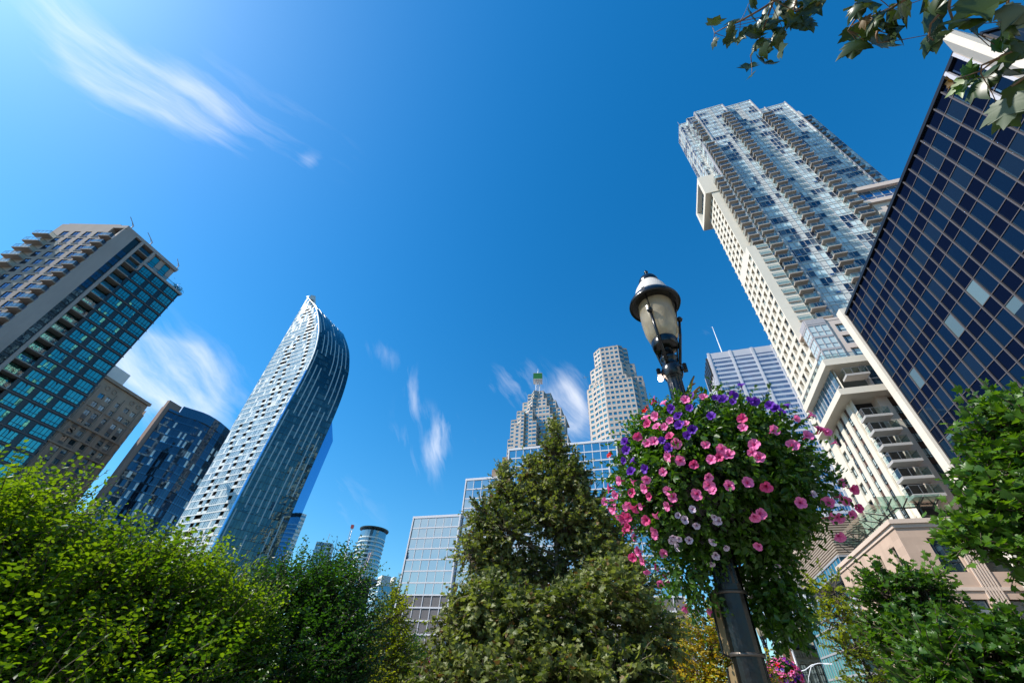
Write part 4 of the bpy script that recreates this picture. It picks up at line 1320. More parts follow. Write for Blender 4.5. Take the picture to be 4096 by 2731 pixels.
    bs2 = BalSet(R, M['slab_grey'], M['rail'], M['rail_metal'], 20)
    bs2.add(front(60.0), 30.6, 2.9, 39.2, 0, 1.6, 0.32, 1.0)
    for k in range(6):
        bs2.add(front(60.2), 29.9, 3.1, 32.45 - 2.13 * k, 0, 1.75, 0.34, 1.0)
    bs2.finish()
    tr = MB()
    for (f_, a, b) in ((front(58.9), 29.1, 38.0), (leftf(29.1), -72, -58.9)):
        tr.fq(f_, a, b, 42.5, 43.3, 0, 0); tr.fb(f_, a, b, 43.3, 43.36, -0.03, 0.03, 1)
        for u in np.arange(a, b, 1.1): tr.fb(f_, u, u + 0.05, 42.5, 43.3, -0.03, 0.02, 1)
    tr.build('terrace_railing', [M['rail'], M['rail_metal']], R)
    # lower front: piers, window column with brown spandrels, dark balcony recess
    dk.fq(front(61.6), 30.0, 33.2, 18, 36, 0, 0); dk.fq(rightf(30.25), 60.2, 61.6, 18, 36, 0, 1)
    pk.fb(pf, 33.1, 34.4, 18, 35.9, -1.6, 0.0, 0); pk.fb(pf, 36.7, 38.0, 18, 35.9, -1.6, 0.0, 0); pk.fb(pf, 38.0, 41, 18, 42, -1.6, -0.4, 0)
    br.fq(pf, 34.4, 36.7, 18, 35.9, -0.45, 0)
    for k in range(8):
        z = 33.2 - 2.13 * k
        win.add(pf, [(34.45, 36.65, z, z + 1.3)], 0.42, dict(fw=0.07, us=[0, 0.2, 0.78, 1.0], nv=3, split=0.25, t=0.08), RNG.choice([0.2, 0.6, 0.8]))
    # lower left flank: vertical strips of windows and brown spandrels
    for i in range(3):
        u0 = -63.3 - i * 2.3
        br.fq(lf, u0, u0 + 1.1, 19.5, 35.9, 0.012, 0)
        for k in range(7):
            z = 33.3 - 2.13 * k
            win.add(lf, [(u0 + 0.03, u0 + 1.07, z, z + 1.35)], -0.03, dict(fw=0.07, nv=2, split=0.3, t=0.06), RNG.choice([0.2, 0.6, 0.8]))
        wht.fb(lf, u0 + 1.1, u0 + 2.3, 19.5, 35.9, 0, 0.22, 0)
    wht.fb(lf, -72.2, -70.1, 19.5, 35.9, 0, 0.22, 0)
    # right wing with frame box
    wf = front(66.5)
    for (z0, z1) in ((93.4, 94.7), (88.0, 89.2)): pk.fb(wf, 56.4, 80, z0, z1, -4, 0.0, 0)
    pk.fb(wf, 56.4, 57.4, 89.2, 93.4, -4, 0.0, 0)
    for i in range(14):
        u0 = 57.4 + i * 1.6
        gb.fq(wf, u0, u0 + 1.6, 89.2, 90.8, -0.8, 0, RNG.choice([0, 0.3]), jit=0.02); gb.fq(wf, u0, u0 + 1.6, 90.8, 93.4, -0.8, 0, RNG.choice([0, 0.2, 0.5]), jit=0.02)
        ml.fb(wf, u0 - 0.04, u0 + 0.04, 89.2, 93.4, -0.8, -0.7, 0)
    ml.fb(wf, 57.4, 80, 90.75, 90.86, -0.8, -0.7, 0)
    w2 = front(67.1)
    rec = punched(pk, w2, 58.6, 80, 44, 88.0, [(60.6, 63.0), (64.8, 67.2), (69.0, 71.4), (73, 75.4)], rowsf(45, FH, 17, 0.6, 1.5), 0.3, 0)
    win.add(w2, rec, 0.28, dict(fw=0.07, nv=3, split=0.3, t=0.06), pick([0.2, 0.5, 0.8]))
    pk.fq(leftf(58.6), -71, -67.1, 44, 88.0, 0, 0)
    pk.fb(front(66.6), 47.2, 60.5, 40, 69.0, -0.5, 0.02, 0)
    rec = punched(pk, front(66.4), 49.2, 60.5, 40, 68.9, [(50.6, 53.2), (55.2, 57.8)], rowsf(41, FH, 11, 0.6, 1.5), 0.2, 0)
    win.add(front(66.4), rec, 0.18, dict(fw=0.07, nv=3, split=0.3, t=0.06), pick([0.2, 0.5, 0.8]))
    gb.build('picture_window', M['co_glassb'], R); gb = MB()
    # small crane and antenna on the roof
    cr = MB(); x, y, _ = f2.p(40.6, 0, -1.5)
    cr.tube([(x, y, 158), (x, y, 160.2)], 0.18, 6); cr.tube([(x - 1.0, y, 159.6), (x + 3.6, y - 0.4, 163.4)], 0.1, 5); cr.tube([(x, y, 160.2), (x + 3.6, y - 0.4, 163.4)], 0.05, 4)
    cr.tube([(x + 3.6, y - 0.4, 163.4), (x + 3.6, y - 0.4, 161.2)], 0.03, 4)
    cr.build('roof_crane', M['mast_white'], R)
    an = MB(); x, y, _ = f0.p(33.0, 0, -0.5); an.tube([(x, y, 157), (x - 0.3, y, 161)], 0.06, 4); an.build('antenna', M['pole_grey'], R)
    gl.build('glazing', [M['co_glass'], M['co_panel']], R); ml.build('mullion', M['co_mull'], R)
    fl.build('floor_edge', M['co_panel'], R)
    wht.build('cream_wall', M['co_white'], R); pk.build('pink_wall', M['co_pink'], R); br.build('brown_spandrel', M['co_brown'], R)
    dk.build('balcony_recess', [M['suite'], M['co_white']], R)
    win.finish(); vent.finish()


def dark_block():
    R = thing('office_block', 'dark navy glass office block with white stone piers at the right edge', 'office building', SE(36, 38))
    lf = leftf(32.0)
    s0, s1, ZT = 19.9, 52.7, 45.5
    n = 22; w = (s1 - s0) / n
    g1, ml, hb = MB(), MB(), MB()
    z = ZT - 0.15; k = 0
    while z > 4:
        h = 1.49 if k % 2 == 0 else 2.26
        for c in range(n):
            u0, u1 = -(s0 + (c + 1) * w), -(s0 + c * w)
            if k % 2 == 0: g1.fq(lf, u0, u1, z - h, z, 0, 1, 0, jit=0.006)
            else:
                r = RNG.random()
                if r < 0.07 and 10 < z < 30:
                    t = RNG.uniform(0.15, 0.6)      # half drawn blind, lit ceilings also painted in as pale tone
                    g1.fq(lf, u0, u1, z - h, z - h * t, 0, 0, 0.05, jit=0.006); g1.fq(lf, u0, u1, z - h * t, z, 0, 0, RNG.uniform(0.5, 0.9), jit=0.006)
                elif r < 0.09 and z < 34: g1.fq(lf, u0, u1, z - h, z, 0, 0, RNG.uniform(0.5, 0.9), jit=0.006)
                else: g1.fq(lf, u0, u1, z - h, z, 0, 0, RNG.choice([0, 0, 0, 0.03]), jit=0.006)
        hb.fb(lf, -s1, -s0, z - h - 0.035, z - h + 0.035, 0.0, 0.05, 0)
        z -= h; k += 1
    for c in range(n + 1):
        u = -(s0 + c * w)
        ml.fb(lf, u - 0.06, u + 0.06, 3, ZT - 0.1, 0.002, 0.12, 0)
    cop = MB(); cop.fb(lf, -s1, -s0 + 0.2, ZT - 0.12, ZT + 0.25, -2, 0.22, 0)
    # front return beyond the near pier
    ff = front(18.9)
    z = ZT - 0.15; k = 0
    while z > 4:
        h = 1.49 if k % 2 == 0 else 2.26
        for c in range(12):
            g1.fq(ff, 33.4 + c * 1.5, 34.9 + c * 1.5, z - h, z, 0, 1 - k % 2, 0, jit=0.006)
        hb.fb(ff, 33.4, 51, z - h - 0.06, z - h + 0.06, 0, 0.06, 0)
        z -= h; k += 1
    for c in range(13): ml.fb(ff, 33.4 + c * 1.5 - 0.06, 33.4 + c * 1.5 + 0.06, 3, ZT, 0.002, 0.1, 0)
    cop.fb(ff, 33.3, 52, ZT - 0.1, ZT + 0.25, -2, 0.2, 0)
    st, st2 = MB(), MB()
    st.prism([tuple(SE(*p)) for p in ((19.95, 32.02), (18.3, 30.4), (17.78, 30.45), (17.82, 31.0), (18.85, 33.1), (19.95, 33.5))], 2, ZT + 0.1)
    st2.prism([tuple(SE(*p)) for p in ((52.65, 32.0), (52.7, 31.55), (53.9, 31.5), (54.1, 34), (52.65, 34))], 2, ZT + 1.3)
    # bands next to the near pier
    core = MB(); core.prism([tuple(SE(20, 32.4)), tuple(SE(18.8, 33.6)), tuple(SE(18.8, 52)), tuple(SE(53, 52)), tuple(SE(53, 32.4))], 0, ZT - 0.4)
    core.build('core', M['dk_black'], R)
    lb = MB()
    for (a, b) in ((-21.5, -21.2), (-19.95, -19.7)): lb.fb(lf, a, b, 3, ZT, 0.1, 0.3, 0)
    lb.build('edge_band', M['cibc_metal'], R)
    g1.build('glazing', [M['dk_glass2'], M['dk_span']], R)
    ml.build('mullion', M['dk_mull'], R); hb.build('transom', M['dk_mull'], R); cop.build('coping', M['dk_black'], R)
    st.build('stone_pier', M['dk_stone'], R); st2.build('stone_pier', M['dk_stone'], R)


def podium():
    R = thing('stone_building', 'low pink limestone building with slot windows and a glass canopy on its cornice', 'building', SE(64, 32))
    S0, E0, ZT = 56.0, 25.2, 18.2
    lf, ff = leftf(E0), front(S0)
    w, tr = MB(), MB()
    win = WinSet(R, [M['old_glass'], M['frame_dark']])
    slots = [(-s - 0.35, -s + 0.35) for s in (73.7, 71.9, 69.8, 67.4, 65.0, 62.6)]
    slots.sort()
    rec = punched(w, lf, -77, -S0, 0, ZT, slots + [(-59.0, -58.1)], [(3, 6), (8.0, 10.8), (13.2, 16.2)], 0.35, 0)
    win.add(lf, rec, 0.3, dict(fw=0.08, nv=1, split=0.7, t=0.06), pick([0, 0.25, 0.6]))
    rec = punched(w, ff, E0, 44, 0, ZT, [(27.5, 29.4), (31.0, 33.2), (35, 37.2), (39, 41)], [(3, 6), (8.2, 10.9), (13.2, 16.4)], 0.4, 0)
    win.add(ff, rec, 0.35, dict(fw=0.09, nv=1, split=0.3, t=0.06), pick([0.0, 0.3, 0.8]))
    win.finish()
    for a, b, z0, z1, d in ((0, 0, ZT - 0.75, ZT - 0.35, 0.12), (0, 0, ZT - 0.35, ZT + 0.1, 0.3), (0, 0, 11.6, 11.9, 0.1)):
        tr.fb(lf, -77, -S0 + 0.0 + d, z0, z1, 0, d, 0); tr.fb(ff, E0, 44, z0, z1, 0, d, 0)
    for u in (29.6, 33.4, 37.5):
        for k in range(6): tr.fb(ff, u + k * 0.24, u + k * 0.24 + 0.13, 2, 16.8, 0, 0.12, 0)
    w.poly([tuple(SE(S0 + .1, E0 + .1)) + (ZT,), tuple(SE(S0 + .1, 44)) + (ZT,), tuple(SE(77, 44)) + (ZT,), tuple(SE(77, E0 + .1)) + (ZT,)])
    w.fq(Fr(SE(77, 0), A), -44, -E0, 0, ZT, 0, 0)
    w.build('wall', M['pod_stone'], R); tr.build('cornice', M['pod_trim'], R)
    cn, cf = MB(), MB()
    def q(s, e, z): return tuple(SE(s, e)) + (z,)
    for k in range(6):
        a, b = 58.5 + k * 2.6, 58.5 + (k + 1) * 2.6 - 0.06
        cn.poly([q(a, 25.0, 20.9), q(b, 25.0, 20.9), q(b, 28.0, 20.3), q(a, 28.0, 20.3)])
        cf.tube([q(b, 25.4, 20.7), q(b, 28.2, 20.15)], 0.07, 5); cf.tube([q(b, 27.4, 18.2), q(b, 27.4, 20.2)], 0.09, 5); cf.tube([q(b, 27.4, 18.6), q(b, 25.7, 20.5)], 0.06, 5)
    for k in range(4):
        a, b = 25.2 + k * 1.5, 25.2 + (k + 1) * 1.5 - 0.05
        cn.poly([q(56.2, a, 20.9), q(56.2, b, 20.9), q(58.6, b, 20.3), q(58.6, a, 20.3)])
        cf.tube([q(56.5, b, 20.7), q(58.8, b, 20.15)], 0.07, 5); cf.tube([q(58.2, b, 18.2), q(58.2, b, 20.2)], 0.09, 5)
    cf.tube([q(74, 27.4, 20.2), q(58.2, 27.4, 20.2), q(58.2, 31.2, 20.2)], 0.09, 5)
    c = cn.build('canopy', M['canopy'], R); cf.build('canopy_frame', M['frame_dark'], c)
    rl = MB()
    rl.tube([q(56.5, 30.9, 19.2), q(56.5, 41, 19.2)], 0.04, 5); rl.tube([q(56.5, 30.9, 18.75), q(56.5, 41, 18.75)], 0.02, 4)
    for k in range(9): rl.tube([q(56.5, 31 + k * 1.2, 18.2), q(56.5, 31 + k * 1.2, 19.2)], 0.03, 4)
    rl.build('roof_railing', M['frame_dark'], R)


# ------------------------------------------------------------------ buildings glimpsed down the street
def street_buildings():
    # green glass stepped office with louvred plant room
    R = thing('glass_office', 'stepped green glass office with a beige louvred plant room behind the pink stone corner', 'office building', SE(110, 36))
    gl, ml, lv = MB(), MB(), MB()
    def vol(s, e, s1, z0, z1, fh=3.6, dx=7):
        for (f_, a, b) in ((leftf(e), -s1, -s), (front(s), e, e + dx)):
            n = max(2, int((b - a) / 1.7)); w = (b - a) / n
            z = z1
            while z > z0:
                for c in range(n):
                    gl.fq(f_, a + c * w, a + (c + 1) * w, max(z0, z - fh), z, 0, 0, RNG.choice([0, 0, 0.3, 0.6]), jit=0.03)
                ml.fb(f_, a, b, z - 0.15, z + 0.15, 0, 0.15, 0)
                z -= fh
            for c in range(n + 1): ml.fb(f_, a + c * w - 0.05, a + c * w + 0.05, z0, z1, 0, 0.08, 0)
    # plan e: az 38.6 at s=92
    vol(92, 31.0, 112, 20.4, 23.4, 3.0, 12); vol(94, 31.6, 130, 6, 20.4, 3.4, 12); vol(95.5, 29.0, 118, 0, 14.2, 3.4, 8)
    for z in (20.2, 14.3, 10.4): lv.fb(leftf(30.0), -112, -91, z, z + 0.22, -1, 0.9, 0)
    ll = MB()
    for k in range(16):
        z = 25.2 + k * 0.42 - 1.4
        ll.fb(leftf(31.5), -122, -92.8, z, z + 0.24, -0.2, 0.12, 0); ll.fb(front(92.8), 31.5, 42, z, z + 0.24, -0.2, 0.12, 0)
    b = MB(); b.prism([tuple(SE(93, 31.8)), tuple(SE(93, 42)), tuple(SE(121, 42)), tuple(SE(121, 31.8))], 23.4, 30.4)
    b.build('plant_room', M['louver'], R); ll.build('louvre', M['louver'], R)
    gl.build('glazing', M['gg_glass'], R); ml.build('mullion', M['frame_grey'], R); lv.build('sun_shade', M['frame_grey'], R)
    # orange-brown brick block with pale top storey
    R = thing('brick_block', 'plain orange brown brick block with a pale set back top behind the flower basket', 'building', SE(205, 60))
    w, t = MB(), MB()
    f = front(190)
    rec = punched(w, f, 40, 64, 41.0, 47.0, [(50.6, 51.6), (55.5, 57.6)], [(43.0, 44.2)], 0.2, 0)
    wn = WinSet(R, [M['old_glass'], M['frame_dark']]); wn.add(f, rec, 0.2, dict(fw=0.1, nv=1), 0.3); wn.finish()
    w.fq(leftf(40), -215, -190, 41, 47, 0, 0)
    t.fb(f, 44, 76, 47.2, 55.4, -25, -4, 0); t.fb(f, 39.5, 64.5, 46.8, 47.3, -25, 0.2, 0); t.fb(f, 39.5, 64.5, 40.4, 41.0, -25, 0.3, 0)
    w.build('wall', M['brown_brick'], R); t.build('top_storey', M['pod_trim'], R)
    # dark glass block with white mullions below it
    R = thing('glass_block', 'dark glass block with white vertical fins and a grey concrete head down the street', 'office building', SE(190, 48))
    gl, ml, cc = MB(), MB(), MB()
    f = front(175)
    for k in range(10):
        z = 33 - 3.5 * k
        for c in range(12): gl.fq(f, 31 + c * 1.7, 32.7 + c * 1.7, z - 3.5, z, 0, 0, RNG.choice([0, 0, 0.3, 0.7]), jit=0.02)
        ml.fb(f, 31, 51.4, z - 0.12, z + 0.12, 0, 0.1, 0)
    for c in range(13): ml.fb(f, 31 + c * 1.7 - 0.06, 31 + c * 1.7 + 0.06, 0, 33, 0, 0.12, 0)
    for u in (33.2, 38.2, 44.5): ml.fb(f, u - 0.3, u + 0.3, 0, 33.6, 0, 0.6, 0)
    cc.fb(f, 30, 52, 33.3, 40.4, -20, 0.7, 0)
    gl.build('glazing', M['bl_glass'], R); ml.build('white_fin', M['frame_white'], R); cc.build('concrete_head', M['concrete'], R)
    # heritage building with dormers
    R = thing('heritage_building', 'old brown brick and sandstone corner building with green copper dormers', 'building', SE(158, 36))
    f = front(150)
    br, sd, rf = MB(), MB(), MB()
    br.fb(f, 36.6, 39.8, 0, 23.0, -14, 0.0, 0); br.fb(f, 30.7, 36.6, 0, 15.5, -14, -1.5, 0)
    cols = [(31.5, 32.8), (33.5, 34.8), (35.2, 36.3)]
    rec = punched(sd, f, 30.7, 37.0, 0, 15.0, cols, [(6.5, 12.0)], 0.6, 0)
    wn = WinSet(R, [M['old_glass'], M['frame_dark']]); wn.add(f, rec, 0.55, dict(fw=0.12, nv=2, nh=3), 0.0); wn.finish()
    for (a, b) in cols:
        arc = [f.p((a + b) / 2 - 0.75 * math.cos(t), 12.0 + 0.75 * math.sin(t), 0.12) for t in np.linspace(0, math.pi, 9)]
        sd.tube(arc, 0.18, 5)
    for k in range(10): sd.fb(f, 31 + k * 0.6, 31.3 + k * 0.6, 13.4, 14.4, 0, 0.35, 0)
    for k in range(12):
        z = 1 + k * 1.15; sd.fb(f, 36.5 + 0.2 * (k % 2), 37.4 + 0.25 * (k % 2), z, z + 0.75, 0, 0.14, 0)
    rf.fb(f, 30.2, 38.2, 15.3, 15.9, -2, 0.9, 0)
    rf.poly([f.p(30.5, 15.9, 0.4), f.p(36.8, 15.9, 0.4), f.p(36.8, 22, -2.8), f.p(30.5, 22, -2.8)])
    br.build('brick_wall', M['old_brick'], R); sd.build('sandstone_front', M['sandstone'], R); roof = rf.build('roof', M['slate'], R)
    for k in range(4):
        u = 31.3 + k * 1.45
        d = MB()
        d.fb(f, u - 0.5, u + 0.5, 16.0, 19.6, -2.2, 0.3, 0); d.fb(f, u - 0.28, u + 0.28, 16.7, 19.0, 0.29, 0.33, 2)
        d.poly([f.p(u - 0.75, 19.5, 0.5), f.p(u, 20.7, 0.5), f.p(u, 20.7, -2.6), f.p(u - 0.75, 19.5, -2.6)], 1); d.poly([f.p(u, 20.7, 0.5), f.p(u + 0.75, 19.5, 0.5), f.p(u + 0.75, 19.5, -2.6), f.p(u, 20.7, -2.6)], 1)
        d.poly([f.p(u - 0.7, 19.5, 0.4), f.p(u + 0.7, 19.5, 0.4), f.p(u, 20.6, 0.4)], 0)
        d.build('dormer', [M['cream_wood'], M['copper'], M['suite']], roof)


def distant_buildings():
    # round topped glass tower
    c = AZD(-16.0, 430); zc = 1.5
    H = 114.0
    R = thing('round_tower', 'slim curved glass tower with a dark disc roof beyond the dark green tree', 'skyscraper', c)
    b, d, s = MB(), MB(), MB()
    pr = [(14.0, 0)]
    flute = lambda k: 1.0
    for k in range(30):
        z = 2 + k * 3.45
        b.lathe((c[0], c[1], z), [(11.6, 0), (11.6, 2.3)], 28, 0, RNG.choice([0, 0.3, 0.6]))
        s.lathe((c[0], c[1], z + 2.3), [(11.6, 0), (12.3, 0.0), (12.3, 1.1), (11.6, 1.15)], 28)
    b.lathe((c[0], c[1], 103), [(11.9, 0), (12.0, 8.0), (9.5, 8.3), (9.2, 10.5)], 28, 0, 0.3)
    d.lathe((c[0], c[1], 113), [(4, 0.3), (13.5, 0.0), (13.6, 1.0), (4, 1.2)], 28)
    b.build('glazing', M['rt_glass'], R, smooth=False); s.build('balcony_band', M['bl_panel'], R); d.build('roof_disc', M['frame_dark'], R)
    # neighbouring glass towers
    def simple(name, label, az, D, wdt, z1, rot, mat, band, fh=3.6, top=None, dep=20):
        p = AZD(az, D)
        R = thing(name, label, 'office building', p)
        fr = Fr(p, (-math.sin(rad(az + rot)), -math.cos(rad(az + rot))))
        g, m = MB(), MB()
        n = max(3, int(wdt / 2.2)); w = wdt / n
        for f_, L, nn in ((fr, wdt, n), (Fr(fr.p(wdt / 2, 0)[:2], fr.u), dep, 6), (Fr(fr.p(-wdt / 2, 0)[:2], -fr.u), dep, 6)):
            a0 = -L / 2 if f_ is fr else (0 if (f_.u @ -fr.n) > 0 else -L)
            z = z1; w = L / nn
            while z > 0:
                for c in range(nn): g.fq(f_, a0 + c * w, a0 + (c + 1) * w, max(0, z - fh), z, 0, 0, RNG.choice([0, 0, 0.3, 0.7]), jit=0.03)
                m.fb(f_, a0, a0 + L, z - band, z, 0, 0.25, 0); z -= fh
            for c in range(nn + 1): m.fb(f_, a0 + c * w - 0.09, a0 + c * w + 0.09, 0, z1, 0, 0.2, 0)
        m.poly([fr.p(-wdt / 2, z1, 0), fr.p(wdt / 2, z1, 0), fr.p(wdt / 2, z1, -dep), fr.p(-wdt / 2, z1, -dep)])
        g.build('glazing', M[mat], R); m.build('floor_band', M[top or 'bl_panel'], R)
        return R, fr
    simple('glass_tower', 'pale glass tower just showing left of the round topped tower', -17.4, 445, 20, 96, 12, 'rt_glass', 0.5)
    R, fr = simple('glass_tower', 'flat topped blue glass tower with a thin aerial above the dark tree', -21.3, 470, 15, 106, 8, 'rt_glass', 0.6)
    a = MB(); p = fr.p(1, 0, -6); a.tube([(p[0], p[1], 106), (p[0], p[1], 116)], 0.25, 5); a.build('aerial', M['pole_grey'], R)
    simple('apartment_tower', 'white ribbed apartment tower peeping out behind the pointed tower', -25.3, 420, 14, 115, -20, 'rt_glass', 1.6, 3.4, 'l_white')
    R, fr = simple('glass_building', 'light blue glass building with a white roof block left of the mirror glass office', -12.7, 300, 12, 49.5, -16, 'rt_glass', 0.5)
    pb = MB(); pb.fb(fr, -5.5, 0.5, 49.5, 54.6, -9, -0.5, 0); pb.fb(fr, 2.4, 4.2, 49.5, 54.9, -8, -0.5, 0); pb.build('roof_block', M['metal_pent'], R)
    sc = MB()
    for k in range(6):
        p, q = fr.p(4.5 + k * 0.8, 0, 0.4), fr.p(4.5 + k * 0.8, 0, 0.4)
        sc.tube([(p[0], p[1], 38), (p[0], p[1], 57.5)], 0.1, 4)
    for k in range(9): sc.tube([fr.p(4.4, 39 + k * 2.2, 0.4), fr.p(8.6, 39 + k * 2.2, 0.4)], 0.08, 4)
    sc.build('scaffold', M['pole_grey'], R)
    simple('unfinished_building', 'dark unfinished building topped by scaffolding poles between two glass towers', -14.6, 330, 11, 57, -10, 'bl_glass', 1.0, 4.0, 'concrete')
    # tower cranes
    for (az, az2, D, z0, z1, nm) in ((-18.3, -18.75, 440, 40, 116.5, 'slender red and white crane jib rising beside the round topped tower'), (-16.6, -15.75, 380, 30, 84, 'red lattice crane mast standing against the round topped tower')):
        c = thing('tower_crane', nm, 'crane', AZD(az, D))
        m = MB()
        p, q = AZD(az, D), AZD(az2, D)
        n = 26
        def at(t, ox, oy):
            xy = p + (q - p) * t
            return (xy[0] + ox, xy[1] + oy, z0 + (z1 - z0) * t)
        cs = ((-.8, -.8), (.8, -.8), (0, .9))
        for o in cs: m.tube([at(0, *o), at(1, *o)], 0.17, 4)
        for k in range(n):
            for i in range(3): m.tube([at(k / n, *cs[i]), at((k + 1) / n, *cs[(i + 1) % 3])], 0.1, 4, cap=False)
        m.build('lattice', M['crane_red'] if z1 < 100 else M['cibc_metal'], c)
        if z1 > 100:
            h = MB(); h.box(at(1, 0, 0), (2.4, 2.4, 3)); h.build('jib_head', M['td_red'], c)


def reflected_buildings():
    """the far side of the square: out of frame, but mirrored in the glass towers"""
    def blk(label, p, n, W, H, mat, fh=3.4):
        R = thing('brick_building', label, 'building', p)
        fr = Fr(p, n)
        w = MB()
        rec = punched(w, fr, -W / 2, W / 2, 0, H, steps(-W / 2 + 1, W / 2 - 1, int(W / 3.4), 1.9), rowsf(1, fh, int((H - 2) / fh), 0.9, 1.8), 0.25, 0)
        wn = MB()
        for (a, b, c, d) in rec: wn.fq(fr, a, b, c, d, -0.22, 0, RNG.choice([0, 0.3, 0.8]))
        for u, nn in ((-W / 2, -fr.u), (W / 2, fr.u)):
            f2 = Fr(fr.p(u, 0)[:2], nn); s_ = 1 if (f2.u @ -fr.n) > 0 else -1
            w.fq(f2, min(0, s_ * 18), max(0, s_ * 18), 0, H, 0, 0)
        w.poly([fr.p(-W / 2, H), fr.p(W / 2, H), fr.p(W / 2, H, -18), fr.p(-W / 2, H, -18)])
        w.build('wall', M[mat], R); wn.build('window', M['old_glass'], R, kind='stuff')
    blk('pale apartment slab mirrored in the green glass tower', SE(-24, 75), -E, 62, 58, 'co_white')
    blk('long dark warehouse mirrored low in the white gridded glass', AZD(-136, 120), -AZD(-136, 1), 90, 24, 'old_brick', 4.0)


M['td_red'] = plain('red_paint', (0.55, 0.06, 0.05), 0.5)
M['leaf_dark'] = leaf_mat('dark_shrub_leaf', (0.012, 0.03, 0.012), (0.03, 0.06, 0.02), 0.3)
left_tower()
stone_tower()
blue_tower()
pointed_tower()
grid_block()
stepped_tower()
granite_tower()
steel_tower()
condo()
dark_block()
podium()
street_buildings()
distant_buildings()
reflected_buildings()
# ------------------------------------------------------------------ foliage
NR = np.random.default_rng(11)


def leaf_tpl(kind):
    """leaf outline in the x (side), y (along) plane with a little fold and curl in z; returns verts, faces"""
    if kind == 'elm':
        v = [(0, 0, 0), (0.30, 0.35, .06), (0.20, 0.75, .05), (0, 1, -.06), (-0.20, 0.75, .05), (-0.30, 0.35, .06), (0, 0.5, -.02)]
        f = [(0, 1, 6), (1, 2, 6), (2, 3, 6), (3, 4, 6), (4, 5, 6), (5, 0, 6)]
    elif kind == 'oval':
        v = [(0, 0, 0), (0.26, 0.3, .05), (0.24, 0.7, .06), (0, 1, -.08), (-0.24, 0.7, .06), (-0.26, 0.3, .05), (0, 0.5, -.03)]
        f = [(0, 1, 6), (1, 2, 6), (2, 3, 6), (3, 4, 6), (4, 5, 6), (5, 0, 6)]
    elif kind == 'plane':
        o = [(0.06, 0.0), (0.36, 0.05), (0.52, 0.26), (0.34, 0.33), (0.62, 0.62), (0.30, 0.58), (0.20, 0.72), (0.0, 1.05)]
        v = [(0, 0.0, 0), (0, 0.4, -.05)]
        for (x, y) in o: v.append((x, y, 0.10 * x - 0.10 * max(0, y - .7)))
        for (x, y) in o[:-1][::-1]: v.append((-x, y, 0.10 * x - 0.10 * max(0, y - .7)))
        n = len(v); f = [(1, k, k + 1) for k in range(2, n - 1)] + [(1, n - 1, 2)]
    else:   # big leaf with teeth for the near branch
        o = [(0.05, 0.0), (0.24, -.06), (0.42, 0.03), (0.40, 0.10), (0.60, 0.22), (0.44, 0.28), (0.46, 0.36), (0.56, 0.46), (0.70, 0.70), (0.50, 0.64), (0.42, 0.70), (0.31, 0.62), (0.22, 0.80), (0.16, 0.82), (0.0, 1.10)]
        v = [(0, 0.0, 0), (0, 0.22, -.06), (0, 0.6, -.07)]
        R_ = [(x, y, 0.16 * x + 0.05 * math.sin(9 * x) - 0.25 * max(0, y - .6) ** 1.3) for (x, y) in o]
        base = len(v)
        v += R_
        L_ = [(-x, y, z) for (x, y, z) in R_[:-1]]
        lb = len(v); v += L_
        n = len(o)
        f = []
        for s_, b in ((1, base), (-1, lb)):
            idx = [b + k for k in range(n - 1)] + [base + n - 1]
            for k in range(len(idx) - 1):
                c = 1 if o[k][1] < 0.45 and k < 7 else 2
                t_ = (c, idx[k], idx[k + 1])
                f.append(t_ if s_ > 0 else t_[::-1])
            q = (1, idx[7], 2) if True else None
            f.append(q if s_ > 0 else q[::-1])
            q2 = (0, idx[0], 1); f.append(q2 if s_ > 0 else q2[::-1])
    return np.array(v, float), f


def leaf_cloud(name, P, D, Nn, S, kind, mats, shade=None, mi=None, parent=None):
    """many separate real leaves in one crown mesh"""
    tv, tf = leaf_tpl(kind)
    n = len(P)
    D = D / (np.linalg.norm(D, axis=1, keepdims=True) + 1e-9)
    X = np.cross(D, Nn); X /= np.linalg.norm(X, axis=1, keepdims=True) + 1e-9
    Z = np.cross(X, D)
    k = len(tv)
    curl = NR.uniform(0.4, 2.6, (n, 1))
    wid = NR.uniform(0.8, 1.15, (n, 1))
    V = P[:, None, :] + S[:, None, None] * (X[:, None, :] * (tv[None, :, 0] * wid)[:, :, None] + D[:, None, :] * tv[None, :, 1][:, :, None] + Z[:, None, :] * (tv[None, :, 2] * curl)[:, :, None])
    V = V.reshape(-1, 3)
    lens = np.array([len(q) for q in tf]); flat = np.concatenate([np.array(q) for q in tf])
    loops = (flat[None, :] + (np.arange(n) * k)[:, None]).ravel()
    tot = np.tile(lens, n)
    start = np.concatenate([[0], np.cumsum(tot)[:-1]])
    me = bpy.data.meshes.new(name)
    me.vertices.add(len(V)); me.vertices.foreach_set('co', V.astype(np.float32).ravel())
    me.loops.add(len(loops)); me.loops.foreach_set('vertex_index', loops.astype(np.int32))
    me.polygons.add(len(tot)); me.polygons.foreach_set('loop_start', start.astype(np.int32))
    for m in mats: me.materials.append(m)
    if mi is not None: me.polygons.foreach_set('material_index', np.repeat(mi, len(tf)).astype(np.int32))
    me.polygons.foreach_set('use_smooth', np.ones(len(tot), bool))
    at = me.attributes.new('shade', 'FLOAT', 'FACE')
    sh = shade if shade is not None else NR.uniform(0, 1, n)
    at.data.foreach_set('value', np.repeat(sh, len(tf)).astype(np.float32))
    me.update(calc_edges=True); me.validate()
    o = bpy.data.objects.new(name, me); COL.objects.link(o)
    if parent is not None: adopt(o, parent)
    return o


def unit(v): return v / (np.linalg.norm(v, axis=-1, keepdims=True) + 1e-9)


